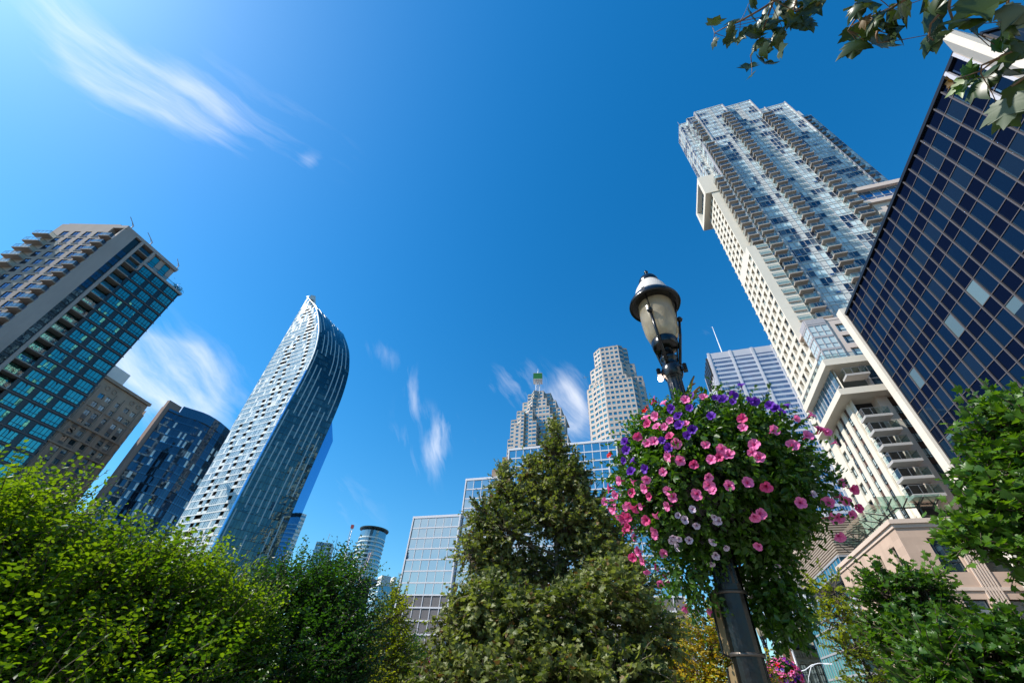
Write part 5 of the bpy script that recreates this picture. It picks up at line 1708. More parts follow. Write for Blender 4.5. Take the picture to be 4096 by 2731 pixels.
def tree(name, label, loc, clumps, trunk_r, mats, kind, leaf, twigs, per, twig_len, up=0.35, out=1.0, flat=0.6, base_z=0.0, group=None, bark='bark', seed=1, limb=0.35, fork=None, droop=0.0, spread=0.75, shell=2.6, dead=0.0, cat='tree', maxlimb=99):
    """clumps: (x, y, z, rx, ry, rz, weight) in world metres. Limbs run to every clump, twigs sprout through its
    volume and each twig carries its own leaves."""
    global NR
    NR = np.random.default_rng(seed)
    R = thing(name, label, cat, (loc[0], loc[1], base_z), group)
    C = np.array(clumps, float)
    br = MB()
    zmin = (C[:, 2] - C[:, 5]).min()
    fz = fork if fork is not None else max(base_z + 0.6, zmin + 0.3)
    top = C[np.argmax(C[:, 2])]
    ax = [np.array([loc[0], loc[1], base_z])]
    for t in (0.25, 0.5, 0.75, 1.0):
        q = np.array([loc[0], loc[1], 0]) * (1 - t**1.5) + np.array([top[0], top[1], 0]) * t**1.5
        q[:2] += NR.normal(0, 0.05, 2) * (1 if t < 1 else 0)
        q[2] = base_z + (top[2] - base_z) * t
        ax.append(q)
    br.tube(ax, [trunk_r, trunk_r * 0.8, trunk_r * 0.55, trunk_r * 0.33, trunk_r * 0.1], 9)
    W = C[:, 6] / C[:, 6].sum()
    P, D, NN, S = [], [], [], []
    for ci, (x, y, z, rx, ry, rz, w) in enumerate(C):
        c = np.array([x, y, z])
        zt = min(max(fz, z - rz * 1.0 - 0.25 * math.hypot(x - loc[0], y - loc[1])), top[2] - 0.2)
        t = (zt - base_z) / max(0.1, top[2] - base_z)
        a = np.array([loc[0], loc[1], 0]) * (1 - t**1.5) + np.array([top[0], top[1], 0]) * t**1.5; a[2] = zt
        if ci < maxlimb:
            mid = a * 0.45 + c * 0.55 + np.array([0, 0, -0.12 * rz]) + NR.normal(0, 0.05, 3)
            r0 = trunk_r * limb
            br.tube([a, mid, c, c + (c - mid) * 0.5], [r0, r0 * 0.7, r0 * 0.4, r0 * 0.12], 6)
        n = int(twigs * W[ci])
        d = unit(NR.normal(0, 1, (n, 3)))
        rr = NR.uniform(0, 1, n) ** (1 / shell)
        root = c + d * rr[:, None] * np.array([rx, ry, rz])
        tdir = unit(unit(d * np.array([rx, ry, rz])) * out + np.array([0, 0, up]) + NR.normal(0, 0.38, (n, 3)))
        L = twig_len * NR.uniform(0.55, 1.25, n)
        for i in range(0, n, 3 if n > 200 else 1):
            q0 = root[i]; q1 = q0 + tdir[i] * L[i] * 0.6; q2 = q0 + tdir[i] * L[i] + np.array([0, 0, -droop * L[i]])
            br.tube([q0 - tdir[i] * L[i] * 0.5, q0, q1, q2], [0.012, 0.009, 0.006, 0.003], 3, cap=False)
        side0 = unit(np.cross(tdir, np.array([0, 0, 1.0]) + NR.normal(0, 0.25, (n, 3))))
        upn = unit(np.cross(side0, tdir)); upn *= np.sign(upn[:, 2:3] + 1e-6)
        for j in range(per):
            t = (j + NR.uniform(0.2, 0.8, n)) / per
            s = 1 if j % 2 else -1
            p = root + tdir * (L * t)[:, None] + np.array([0, 0, -1]) * (droop * L * t**2)[:, None]
            ld = unit(tdir * (1 - spread) + side0 * s * spread + NR.normal(0, 0.22, (n, 3)) + np.array([0, 0, -droop * 0.6]))
            ln = unit(upn * flat + NR.normal(0, 0.42, (n, 3)))
            P.append(p); D.append(ld); NN.append(ln); S.append(leaf * NR.uniform(0.6, 1.2, n) * (1 - 0.25 * t))
    P, D, NN, S = map(np.concatenate, (P, D, NN, S))
    ok = P[:, 2] > base_z + 0.05
    P, D, NN, S = P[ok], D[ok], NN[ok], S[ok]
    cl = np.clip(0.5 + 0.35 * np.sin(P[:, 0] * 1.7 + P[:, 2] * 2.3) * np.cos(P[:, 1] * 1.9) + NR.normal(0, 0.25, len(P)), 0, 1)
    mi = np.zeros(len(P), int)
    if dead and len(mats) > 1: mi[NR.uniform(0, 1, len(P)) < dead] = 1
    br.build('trunk', M[bark], R, smooth=True)
    leaf_cloud('crown', P, D, NN, S, kind, mats, cl, mi, R)
    return R


def CL(az, D, z, r, rz, w=1.0, rd=None):
    p = AZD(az, D)
    return (p[0], p[1], z, r, rd or r, rz, w)


M['lf_elm'] = leaf_mat('yellow_green_elm_leaf', (0.032, 0.088, 0.006), (0.115, 0.20, 0.012), 0.5, 0.42, (2.3, 2.0, 0.35))
M['lf_dark'] = leaf_mat('dark_green_elm_leaf', (0.018, 0.055, 0.008), (0.045, 0.115, 0.014), 0.4, 0.4, (1.5, 1.7, 0.4))
M['lf_olive'] = leaf_mat('olive_plane_leaf', (0.070, 0.095, 0.016), (0.24, 0.255, 0.085), 0.36, 0.5, (1.4, 1.6, 0.45))
M['lf_brown'] = leaf_mat('browned_plane_leaf', (0.12, 0.07, 0.02), (0.20, 0.13, 0.05), 0.3, 0.6, (1.3, 1.1, 0.5))
M['lf_yellow'] = leaf_mat('yellow_locust_leaf', (0.30, 0.22, 0.012), (0.60, 0.42, 0.015), 0.45, 0.5, (1.4, 1.2, 0.3))
M['lf_lime'] = leaf_mat('lime_leaf', (0.10, 0.15, 0.008), (0.26, 0.30, 0.015), 0.5, 0.45, (1.7, 1.6, 0.3))
M['lf_plane'] = leaf_mat('green_plane_leaf', (0.030, 0.085, 0.010), (0.095, 0.19, 0.022), 0.42, 0.38, (1.9, 1.9, 0.35))
M['lf_branch'] = leaf_mat('near_plane_leaf', (0.022, 0.045, 0.010), (0.050, 0.075, 0.016), 0.22, 0.35, (1.9, 1.7, 0.3))
M['lf_silver'] = leaf_mat('pale_leaf_back', (0.07, 0.10, 0.05), (0.12, 0.15, 0.09), 0.25, 0.5, (1.2, 1.2, 0.8))
M['lf_pet'] = leaf_mat('petunia_leaf', (0.020, 0.060, 0.008), (0.075, 0.16, 0.018), 0.40, 0.35, (1.7, 1.8, 0.3))


def trees():
    # left: sunlit elm filling the corner, a second beside it, then a darker one
    tree('elm_tree', 'big bright yellow green elm with feathery upswept twigs in the lower left corner', AZD(-47, 10.0),
         [CL(-50.5, 10.2, 2.3, 1.4, 0.9, 2), CL(-43.5, 9.7, 2.1, 1.2, 0.85, 1.8), CL(-47, 9.6, 1.5, 1.9, 0.8, 2), CL(-55, 10.5, 2.1, 1.5, 0.9, 1.2),
          CL(-47.7, 9.9, 2.95, 0.6, 0.45, 0.6), CL(-41, 9.5, 2.05, 0.7, 0.55, 0.7), CL(-44, 9.0, 0.8, 2.1, 0.7, 1.6)],
         0.16, [M['lf_elm']], 'elm', 0.095, 4300, 13, 0.75, up=0.6, out=0.85, flat=0.95, seed=3, shell=3.2)
    tree('elm_tree', 'broad yellow green elm in front of the pointed tower', AZD(-34, 9.8),
         [CL(-37, 9.6, 2.35, 0.85, 0.6, 1.1), CL(-33.6, 9.8, 2.3, 0.8, 0.6, 1.1), CL(-30, 9.8, 1.95, 0.8, 0.65, 1.1), CL(-33.5, 9.3, 1.2, 1.7, 0.8, 1.7), CL(-27.8, 9.9, 1.65, 0.6, 0.65, .8), CL(-31, 9.5, 0.6, 1.6, 0.6, 1.0), CL(-38.5, 9.5, 1.4, 1.2, 0.8, 1.0)],
         0.14, [M['lf_elm']], 'elm', 0.09, 3600, 13, 0.7, up=0.5, out=0.9, flat=0.95, seed=5, shell=3.2)
    tree('elm_tree', 'dense dark green elm with pointed sprays left of the mirror glass office', AZD(-21, 11.6),
         [CL(-23.2, 11.7, 2.75, 0.75, 0.65, 1.2), CL(-18.8, 11.6, 3.05, 0.6, 0.55, 1.0), CL(-25, 11.2, 2.15, 0.7, 0.7, 0.8), CL(-21, 11.2, 1.7, 1.5, 0.8, 1.6), CL(-16.4, 11.4, 2.3, 0.6, 0.55, 0.9), CL(-17.5, 11.2, 1.2, 1.0, 0.7, 1.0), CL(-23, 11, 0.6, 1.9, 0.6, 1.0), CL(-15.5, 11.6, 1.5, 0.4, 0.3, 0.4)],
         0.15, [M['lf_dark']], 'elm', 0.09, 3300, 13, 0.7, up=0.45, out=0.9, flat=0.85, seed=6, shell=3.2)
    tree('locust_tree', 'slim yellow green tree in front of the grey louvred office base', AZD(-11.8, 16),
         [CL(-11.7, 16, 3.2, 0.45, 0.55, 0.7), CL(-12.2, 16, 2.4, 0.8, 0.6, 1), CL(-10.2, 16, 2.3, 0.7, 0.5, 0.8), CL(-13.2, 15.8, 1.6, 0.9, 0.6, 1), CL(-11, 15.7, 1.3, 1.0, 0.7, 1), CL(-14, 15.6, 0.9, 0.9, 0.6, 0.8)],
         0.09, [M['lf_lime']], 'elm', 0.11, 900, 11, 0.6, up=0.45, flat=0.6, seed=8)
    tree('linden_tree', 'dark green tree just left of the far lamp post', AZD(-8.6, 18),
         [CL(-8.9, 18, 2.1, 0.8, 0.7, 1), CL(-9.6, 17.8, 1.2, 0.9, 0.7, 1), CL(-9.8, 18.5, 1.6, 0.6, 0.7, 0.7)],
         0.1, [M['lf_dark']], 'elm', 0.12, 650, 10, 0.6, up=0.2, seed=9, droop=0.2)
    tree('locust_tree', 'low yellow tree just right of the far flower basket', AZD(-3.9, 17),
         [CL(-3.6, 17, 2.1, 0.45, 0.4, 1), CL(-2.8, 17, 1.5, 0.7, 0.5, 1), CL(-3.6, 16.8, 1.3, 0.4, 0.4, .6), CL(-1.6, 17, 1.7, 0.8, 0.6, 1)],
         0.08, [M['lf_lime'], M['lf_yellow']], 'elm', 0.10, 520, 10, 0.5, up=0.3, seed=10, dead=0.5)
    # centre: tall plane tree and a lower olive one in front
    D = 10.4
    tree('plane_tree', 'tall conical plane tree with a bare gap of branches low in its crown', AZD(7.3, D),
         [CL(7.9, D, 7.2, 0.10, 0.35, 0.35), CL(7.6, D, 6.55, 0.26, 0.34, 0.6), CL(4.3, D, 6.05, 0.24, 0.42, 0.6), CL(10.0, D, 5.95, 0.38, 0.38, 0.8), CL(7.3, D, 5.65, 0.42, 0.38, 0.9), CL(0.3, D, 5.7, 0.2, 0.4, 0.5), CL(2.4, D, 5.25, 0.36, 0.38, 0.8), CL(12.2, D, 5.15, 0.4, 0.38, 0.8), CL(6.2, D, 4.95, 0.45, 0.36, 0.9),
          CL(-1.9, D, 4.85, 0.32, 0.38, 0.7), CL(9.3, D, 4.7, 0.45, 0.32, 0.9), CL(14.6, D, 4.5, 0.38, 0.36, 0.8), CL(1.4, D - .3, 4.45, 0.45, 0.36, 0.9), CL(-2.6, D, 4.0, 0.36, 0.36, 0.7), CL(12.4, D, 4.15, 0.4, 0.25, 0.6), CL(15.8, D - .2, 3.85, 0.34, 0.3, 0.6), CL(-0.2, D, 3.75, 0.42, 0.28, 0.7), CL(4.6, D + .2, 3.75, 0.5, 0.4, 0.9), CL(13.5, D, 3.6, 0.5, 0.35, 0.8), CL(1.5, D, 3.5, 0.5, 0.35, 0.7), CL(17.5, D, 3.4, 0.4, 0.35, 0.6), CL(8.6, D + .2, 3.6, 0.4, 0.25, 0.5), CL(9.6, D + .2, 4.2, 0.3, 0.18, 0.3)],
         0.12, [M['lf_olive'], M['lf_brown']], 'plane', 0.098, 3000, 9, 0.42, up=0.35, out=1.0, flat=0.5, seed=12, dead=0.04, bark='bark_plane', droop=0.1, limb=0.3)
    D = 8.4
    tree('plane_tree', 'broad olive plane tree filling the bottom centre of the photo', AZD(8.5, D),
         [CL(-3.4, D, 2.3, 0.3, 0.36, 0.8), CL(-0.8, D, 2.65, 0.45, 0.36, 1.0), CL(3.6, D - .2, 2.5, 0.5, 0.35, 1.0), CL(9.8, D - .3, 2.6, 0.5, 0.35, 1.1), CL(14.0, D, 2.95, 0.5, 0.36, 1.1), CL(18.0, D + .3, 2.4, 0.4, 0.4, 0.9),
          CL(-3.6, D - .2, 1.6, 0.5, 0.4, 1.1), CL(1.6, D - .4, 1.75, 0.7, 0.4, 1.2), CL(7.2, D - .5, 1.75, 0.7, 0.4, 1.2), CL(12.8, D - .4, 1.75, 0.7, 0.4, 1.2), CL(17.0, D, 1.6, 0.45, 0.45, 0.9), CL(4, D - .3, 0.9, 1.2, 0.5, 1.2), CL(11, D - .3, 0.9, 1.2, 0.5, 1.2), CL(-1, D, 1.0, 0.8, 0.5, 0.9)],
         0.14, [M['lf_olive'], M['lf_brown']], 'plane', 0.10, 3600, 9, 0.42, up=0.15, out=1.0, flat=0.5, seed=13, dead=0.04, bark='bark_plane', droop=0.15)
    tree('locust_tree', 'golden yellow honey locust behind the black lamp post', AZD(22, 15.5),
         [CL(19.0, 15.5, 2.2, 0.8, 0.7, 1), CL(22.5, 15.8, 2.7, 1.0, 0.7, 1.2), CL(24.6, 15.5, 3.2, 0.7, 0.6, .8), CL(20.8, 15.2, 1.5, 1.1, 0.7, 1.1), CL(25, 15.3, 2.0, 0.8, 0.8, 1), CL(18.0, 15, 1.2, 0.9, 0.6, 0.8), CL(27.4, 16, 2.3, 0.6, 0.9, 0.7)],
         0.11, [M['lf_lime'], M['lf_yellow']], 'elm', 0.11, 1400, 11, 0.55, up=0.2, seed=14, dead=0.6, droop=0.1)
    # right
    tree('sapling', 'thin lime green sapling in front of the green glass office', AZD(37.2, 12.5),
         [CL(37.0, 12.5, 3.6, 0.42, 0.35, 1), CL(36.2, 12.5, 3.1, 0.38, 0.25, .7), CL(38.6, 12.6, 2.9, 0.5, 0.3, .9), CL(36.3, 12.4, 2.6, 0.35, 0.2, .6), CL(38.3, 12.4, 2.3, 0.45, 0.25, .8), CL(36.8, 12.5, 2.0, 0.4, 0.22, .6), CL(39.2, 12.5, 1.8, 0.4, 0.3, .6)],
         0.05, [M['lf_lime']], 'plane', 0.085, 330, 8, 0.35, up=0.1, seed=15, flat=0.4)
    D = 9.6
    tree('plane_tree', 'round green plane tree in front of the pink stone corner', AZD(42.5, D),
         [CL(41.3, D, 3.05, 0.3, 0.28, 1), CL(43.8, D, 3.1, 0.32, 0.28, 1), CL(40.2, D, 2.55, 0.28, 0.25, .8), CL(42.6, D - .2, 2.5, 0.42, 0.28, 1.2), CL(44.7, D, 2.6, 0.2, 0.25, .6)],
         0.06, [M['lf_plane']], 'plane', 0.105, 430, 8, 0.32, up=0.2, seed=16, flat=0.5)
    D = 7.4
    tree('plane_tree', 'near green plane tree along the right edge of the photo', AZD(56, D),
         [CL(56.8, D, 4.42, 0.12, 0.22, .4), CL(55.2, D, 4.15, 0.2, 0.25, .6), CL(58.6, D, 4.2, 0.3, 0.28, .8), CL(61.5, D, 4.1, 0.4, 0.4, .9), CL(57, D, 3.8, 0.4, 0.3, 1), CL(53.4, D, 3.65, 0.26, 0.26, .7), CL(51, D, 3.35, 0.22, 0.18, .5), CL(54.6, D, 3.4, 0.36, 0.26, .9), CL(58.7, D, 3.4, 0.45, 0.3, 1.0), CL(49.3, D, 3.15, 0.18, 0.13, .35), CL(52.4, D, 3.05, 0.26, 0.16, .5), CL(56.4, D, 2.95, 0.4, 0.2, .8), CL(61.5, D, 3.2, 0.5, 0.4, .8), CL(60, D, 2.6, 0.4, 0.2, .5)],
         0.07, [M['lf_plane']], 'plane', 0.12, 850, 8, 0.33, up=0.25, seed=17, flat=0.5)
    D = 7.6
    tree('plane_tree', 'low green plane tree in the bottom right corner', AZD(44.6, D),
         [CL(42.4, D, 2.05, 0.28, 0.24, 0.8), CL(44.3, D, 1.85, 0.36, 0.24, 1), CL(46.7, D, 2.15, 0.3, 0.2, .8), CL(48.8, D, 2.2, 0.28, 0.2, .7), CL(41.0, D, 1.7, 0.28, 0.25, .8), CL(43, D, 1.4, 0.45, 0.3, 1), CL(46.5, D, 1.55, 0.4, 0.28, .9), CL(41, D, 1.1, 0.5, 0.35, .8), CL(50.5, D, 1.9, 0.35, 0.3, .6)],
         0.06, [M['lf_plane']], 'plane', 0.105, 720, 8, 0.33, up=0.15, seed=18, flat=0.5)


trees()
# ------------------------------------------------------------------ street lamps and flower baskets
FLOWERS = """-40,-31,34p -39,-43,25p -46,-34,26r -48,-34,24r -38,-49,17u -30,-52,22p -31,-56,14u -37,-52,11u -46,-43,15p -50,-40,12p -49,-37,18p -41,-50,9p -44,-48,6p -47,-45,8p -38,-53,5u -35,-55,5p -33,-56,1u -36,-55,-2u -55,-35,6p -49,-43,0p -52,-40,0p -43,-50,0p -46,-46,-1u -41,-51,-5p -44,-48,-6u -60,-25,8u -60,-26,2u -58,-29,-5u -61,-23,-3u -59,-26,-10u -45,-46,-10p -40,-49,-13p -35,-52,-16p -29,-58,-8p -23,-60,-11p -20,-60,-13p -28,-57,-15p -24,-58,-14p -47,-41,-16p -64,-7,8r -58,-23,-15p -58,-19,-19p -53,-32,-17p -54,-28,-20p -52,-28,-24p -63,-14,-11p -65,3,-9p -63,-3,-15p -62,6,-16p -63,23,-10p -58,-10,-23p -54,-18,-26p -56,-13,-26p -60,19,-16p -45,-37,-24p -43,-37,-27p -45,-32,-30p -51,-15,-32p -29,-52,-22p -29,-50,-25p -28,-50,-27p -34,-45,-28p -21,-54,-26p -40,-32,-34w -37,-32,-36w -32,-33,-39w -35,-39,-33w -24,-40,-38w -59,11,-23p -57,-2,-27p -55,12,-27p -47,-13,-37p -64,-3,9r -59,-26,7u -54,-34,-12u -10,-65,4p -11,-65,-1p 10,-48,39u -12,-60,19u 13,-62,14u 31,-50,25u -21,-56,22p -26,-52,25u 5,-65,-1p 12,-64,-8p 25,-61,0p 25,-59,10p 50,-49,4p 47,-50,9p 44,-49,12p -5,-57,-27p 13,-52,-31p 21,-53,-27w 31,-47,-28p -9,-47,-38p -6,-48,-36p -4,-34,-47p -13,-57,-25p -7,-63,-15p 45,-40,-22p 47,-30,-29p 50,-22,-36p 56,-39,-17p 57,-35,-25p 55,-31,-27p 13,-18,-51w -32,-33,-39w -37,-32,-36w -39,-16,-42w -36,-13,-44w -33,-23,-43w -24,-29,-45w -24,-39,-38w -20,-21,-49w -19,-12,-51w -22,2,-51w -15,24,-49w -46,-10,-38p -51,-14,-32p -39,0,-44p -42,31,-42p -48,31,-40p -55,8,-29p -44,30,-36p -40,31,-48p -33,30,-54p -30,29,-50p -23,27,-54w -15,25,-59w -18,26,-63w -17,25,-68w -22,27,-67p -10,22,-69p -12,24,-61r -60,16,-17p -58,12,-23p -59,-6,-23p -16,-59,20u -9,-62,16u -6,-60,22u 3,-62,17u 11,-61,16u 17,-61,13u 1,-62,18u 41,-53,18p -8,-64,-9p -10,-63,-13p -23,-61,7u -14,-60,18u 37,-38,-32p 52,-37,-13p 53,-33,-21p 45,-50,11p -26,-41,-37w -17,-28,-47w -39,-18,-41w -37,-20,-42w -52,28,-26p -58,2,-26p -50,13,-33p -48,-22,-32p -29,29,-53p -26,28,-48p -11,23,-53w -34,29,-45p -43,30,-38p"""
BLEAVES = """1.40,0.61,5.52,0.11g 1.44,0.74,5.48,0.07g 1.52,0.60,5.48,0.09g 1.52,0.64,5.47,0.08g 1.61,0.48,5.46,0.08g 1.63,0.55,5.44,0.11g 1.54,0.70,5.45,0.11g 1.61,0.68,5.43,0.08g 1.69,0.65,5.40,0.13g 1.71,0.55,5.41,0.12g 1.72,0.59,5.40,0.13g 1.73,0.71,5.37,0.12g 1.77,0.58,5.37,0.11g 1.83,0.61,5.34,0.13g 1.84,0.65,5.33,0.11g 1.89,0.71,5.30,0.13g 1.79,0.73,5.34,0.13g 1.82,0.80,5.31,0.14g 1.72,0.85,5.35,0.11g 1.76,0.90,5.32,0.06g 1.78,0.52,5.38,0.12g 1.77,0.47,5.39,0.10g 1.84,0.46,5.36,0.13g 1.87,0.46,5.34,0.14g 1.88,0.54,5.33,0.13g 1.94,0.55,5.30,0.14g 1.98,0.56,5.28,0.13g 1.98,0.47,5.29,0.13g 2.01,0.46,5.27,0.10g 1.94,0.44,5.31,0.13g 1.87,0.56,5.33,0.09g 1.72,0.46,5.41,0.06g 1.83,0.50,5.36,0.12g 1.92,0.49,5.31,0.11g 1.64,0.64,5.42,0.09g 1.78,0.35,4.49,0.10g 1.83,0.33,4.46,0.13g 1.80,0.36,4.48,0.10g 1.87,0.42,4.43,0.12g 1.83,0.46,4.45,0.11g 1.86,0.52,4.42,0.12g 1.89,0.39,4.42,0.10g 1.91,0.40,4.40,0.11g 1.85,0.40,4.44,0.06b 1.96,0.41,4.37,0.16g 1.95,0.47,4.37,0.14g 1.98,0.42,4.36,0.12g 1.96,0.32,4.38,0.18g 1.94,0.37,4.39,0.12g 2.03,0.30,4.33,0.08g 2.08,0.33,4.29,0.18g 2.13,0.44,4.24,0.12g 2.19,0.35,4.20,0.15g 2.21,0.28,4.20,0.19g 2.08,0.28,4.30,0.05g 2.34,0.32,4.09,0.17s 2.32,0.28,4.10,0.15s 2.34,0.38,4.08,0.12y 2.39,0.39,4.03,0.11g 2.40,0.42,4.02,0.12g 2.43,0.49,3.97,0.15g 2.47,0.55,3.92,0.12g 2.26,0.58,4.11,0.07b 2.30,0.58,4.07,0.12y 2.32,0.54,4.07,0.11g 2.36,0.55,4.03,0.18g 2.46,0.64,3.90,0.15s 2.48,0.66,3.88,0.13g 2.33,0.41,4.08,0.07y 2.34,0.35,4.08,0.12g 2.30,0.52,4.09,0.09y"""
TWIGS = [
[ (1.72,0.47,5.41),(1.57,0.59,5.46),(1.48,0.64,5.49),(1.42,0.68,5.50) ],
[ (1.73,0.45,5.41),(1.73,0.57,5.39),(1.73,0.67,5.38),(1.71,0.78,5.37),(1.73,0.82,5.35) ],
[ (1.72,0.47,5.41),(1.81,0.38,5.38) ],
[ (1.86,0.39,5.36),(1.87,0.50,5.34),(1.88,0.54,5.33) ],
[ (1.81,0.28,4.48),(1.81,0.39,4.47),(1.80,0.45,4.47) ],
[ (1.98,0.27,4.38),(1.92,0.34,4.41),(1.86,0.38,4.44),(1.80,0.43,4.47) ],
[ (2.10,0.25,4.29),(2.12,0.30,4.27),(2.16,0.35,4.23),(2.19,0.35,4.20) ],
[ (2.10,0.33,4.28),(2.09,0.37,4.28),(2.11,0.42,4.26),(2.13,0.43,4.24) ],
[ (2.42,0.36,4.00),(2.39,0.41,4.03),(2.36,0.44,4.05),(2.33,0.51,4.06),(2.28,0.56,4.10) ],
[ (2.46,0.48,3.94),(2.44,0.54,3.95),(2.44,0.60,3.94),(2.45,0.66,3.92),(2.47,0.68,3.89) ],
[ (2.26,0.21,4.16),(2.29,0.28,4.13),(2.31,0.30,4.11) ],
[ (1.92,0.43,4.40),(1.92,0.45,4.39),(1.94,0.48,4.37) ],
[ (2.36,0.45,4.05),(2.32,0.49,4.07),(2.33,0.52,4.05) ],
]
def glow_mat(name, c, s):
    m, N, L, out = new_mat(name)
    e = N.new('ShaderNodeEmission'); e.inputs['Color'].default_value = rgb(c); e.inputs['Strength'].default_value = s
    L.new(e.outputs[0], out.inputs[0])
    return m


def lampglass_mat():
    m, N, L, out = new_mat('frosted_lamp_glass')
    g = N.new('ShaderNodeBsdfPrincipled')
    g.inputs['Base Color'].default_value = (0.58, 0.50, 0.36, 1); g.inputs['Roughness'].default_value = 0.12
    g.inputs['Coat Weight'].default_value = 0.5
    t = N.new('ShaderNodeBsdfTranslucent'); t.inputs['Color'].default_value = (0.75, 0.66, 0.48, 1)
    tr = N.new('ShaderNodeBsdfTransparent'); tr.inputs['Color'].default_value = (0.80, 0.74, 0.60, 1)
    tc = N.new('ShaderNodeTexCoord'); nz = N.new('ShaderNodeTexNoise'); nz.inputs['Scale'].default_value = 9; nz.inputs['Detail'].default_value = 6
    L.new(tc.outputs['Object'], nz.inputs['Vector'])
    r = N.new('ShaderNodeMapRange'); r.inputs['From Min'].default_value = 0.3; r.inputs['From Max'].default_value = 0.7
    r.inputs['To Min'].default_value = 0.35; r.inputs['To Max'].default_value = 0.6
    L.new(nz.outputs['Fac'], r.inputs['Value'])
    a = N.new('ShaderNodeMixShader'); L.new(r.outputs[0], a.inputs[0]); L.new(g.outputs[0], a.inputs[1]); L.new(t.outputs[0], a.inputs[2])
    b = N.new('ShaderNodeMixShader'); b.inputs[0].default_value = 0.30; L.new(a.outputs[0], b.inputs[1]); L.new(tr.outputs[0], b.inputs[2])
    L.new(b.outputs[0], out.inputs[0])
    return m


M['lamp_glass'] = lampglass_mat()
M['bulb_glow'] = glow_mat('lit_bulb', (1.0, 0.78, 0.62), 14)
M['bronze'] = plain('gilded_bronze', (0.30, 0.16, 0.04), 0.35, 0.8)
M['steel_band'] = plain('steel_band', (0.12, 0.10, 0.085), 0.4, 0.7)
M['plate_rim'] = wall_mat('sunlit_tan_edge', (0.20, 0.14, 0.07), 0.45, 0.4, 6.0)  # sun on the plate's left side painted in as tan
M['plate_back'] = plain('weathered_plate', (0.006, 0.005, 0.0045), 0.3, 0.0, 0.5, 0.1, 30)
LAMP = AZD(27.45, 3.0)


def lamp(name, label, group, c, z0):
    """heritage lamp: fluted post, collar, clear acorn glass under a white and black shade"""
    R = thing(name, label, 'street lamp', c, group)
    x, y = c
    def lt(prof, part, mat, n=32, fl=None, parent=R):
        b = MB(); b.lathe((x, y, z0), prof, n, 0, 0, fl); return b.build(part, mat, parent, smooth=True)
    base = -z0 if z0 < 0 else 0.0
    flute = lambda k: 1.0 if k % 4 in (0, 1) else 0.93
    lt([(0.19, base), (0.19, 0.25), (0.15, 0.32), (0.13, 0.8), (0.085, 0.95), (0.078, 1.5), (0.074, 2.3), (0.066, 2.9), (0.060, 3.5), (0.060, 3.56), (0.068, 3.57), (0.072, 3.6)], 'post', M['black_paint'], 40, flute)
    lt([(0.072, 3.58), (0.084, 3.61), (0.086, 3.66), (0.076, 3.70), (0.062, 3.71), (0.062, 3.75), (0.074, 3.765), (0.074, 3.79), (0.054, 3.80), (0.050, 3.88), (0.055, 3.90)], 'collar', M['black_paint'])
    lt([(0.055, 3.885), (0.105, 3.90), (0.113, 3.93), (0.113, 3.99), (0.106, 4.0), (0.07, 4.01)], 'glass_cup', M['black_paint'])
    lt([(0.104, 3.995), (0.128, 4.03), (0.147, 4.10), (0.157, 4.20), (0.160, 4.32), (0.158, 4.46)], 'glass', M['lamp_glass'], 40)
    lt([(0.03, 4.0), (0.05, 4.02), (0.055, 4.16), (0.045, 4.34), (0.03, 4.44)], 'inner_tube', M['white_enamel'], 16)
    # shade: black skirt, white dome, black cap and finial
    lt([(0.150, 4.45), (0.205, 4.455), (0.236, 4.445), (0.244, 4.465), (0.240, 4.49), (0.215, 4.535), (0.178, 4.585)], 'shade_rim', M['black_paint'], 48)
    lt([(0.178, 4.583), (0.168, 4.62), (0.148, 4.69), (0.118, 4.75), (0.100, 4.785)], 'shade_dome', M['white_enamel'], 48)
    lt([(0.150, 4.45), (0.150, 4.56), (0.1, 4.7)], 'shade_lining', M['white_enamel'], 32)
    cap = lt([(0.100, 4.78), (0.104, 4.79), (0.096, 4.84), (0.082, 4.87), (0.050, 4.905), (0.026, 4.93), (0.014, 4.945), (0.012, 4.965), (0.020, 4.975), (0.021, 4.99), (0.012, 5.0), (0.005, 5.02)], 'cap', M['black_paint'])
    for k in range(3):
        a = math.atan2(-c[1], -c[0]) - 0.27 + k * 2 * math.pi / 3
        d = np.array([math.cos(a), math.sin(a), 0])
        p = np.array([x, y, z0])
        b = MB()
        b.tube([p + d * 0.075 + [0, 0, 3.70], p + d * 0.15 + [0, 0, 4.05], p + d * 0.185 + [0, 0, 4.25]], [0.014, 0.014, 0.012], 8)
        b.lathe(tuple(p + d * 0.187 + [0, 0, 4.25]), [(0.002, -0.028), (0.02, -0.02), (0.028, 0), (0.02, 0.02), (0.002, 0.028)], 12)
        b.tube([p + d * 0.065 + [0, 0, 3.75], p + d * 0.20 + [0, 0, 4.47]], 0.0075, 6)
        b.box(tuple(p + d * 0.225 + [0, 0, 4.50]), (0.03, 0.03, 0.05), 0, a)
        b.build('glass_stay', M['black_paint'], R, smooth=True)
    return R


def copy_tree(o, parent=None, delta=(0, 0, 0)):
    c = o.copy(); COL.objects.link(c)
    if parent is not None:
        c.parent = parent
    else:
        c.location = o.location + Vector(delta)
    for ch in list(o.children):
        copy_tree(ch, c)
    return c


near = lamp('street_lamp', 'black heritage street lamp with amber glass rising out of the near flower basket', 'heritage street lamps', LAMP, 0.0)
for az, D, dz, lb in ((-6.98, 21.7, -0.66, 'heritage street lamp between the yellow trees and the mirror glass office base'), (29.62, 19.5, -0.10, 'heritage street lamp half hidden behind the near flower basket')):
    p = AZD(az, D)
    c = copy_tree(near, None, (p[0] - LAMP[0], p[1] - LAMP[1], dz)); c['label'] = lb


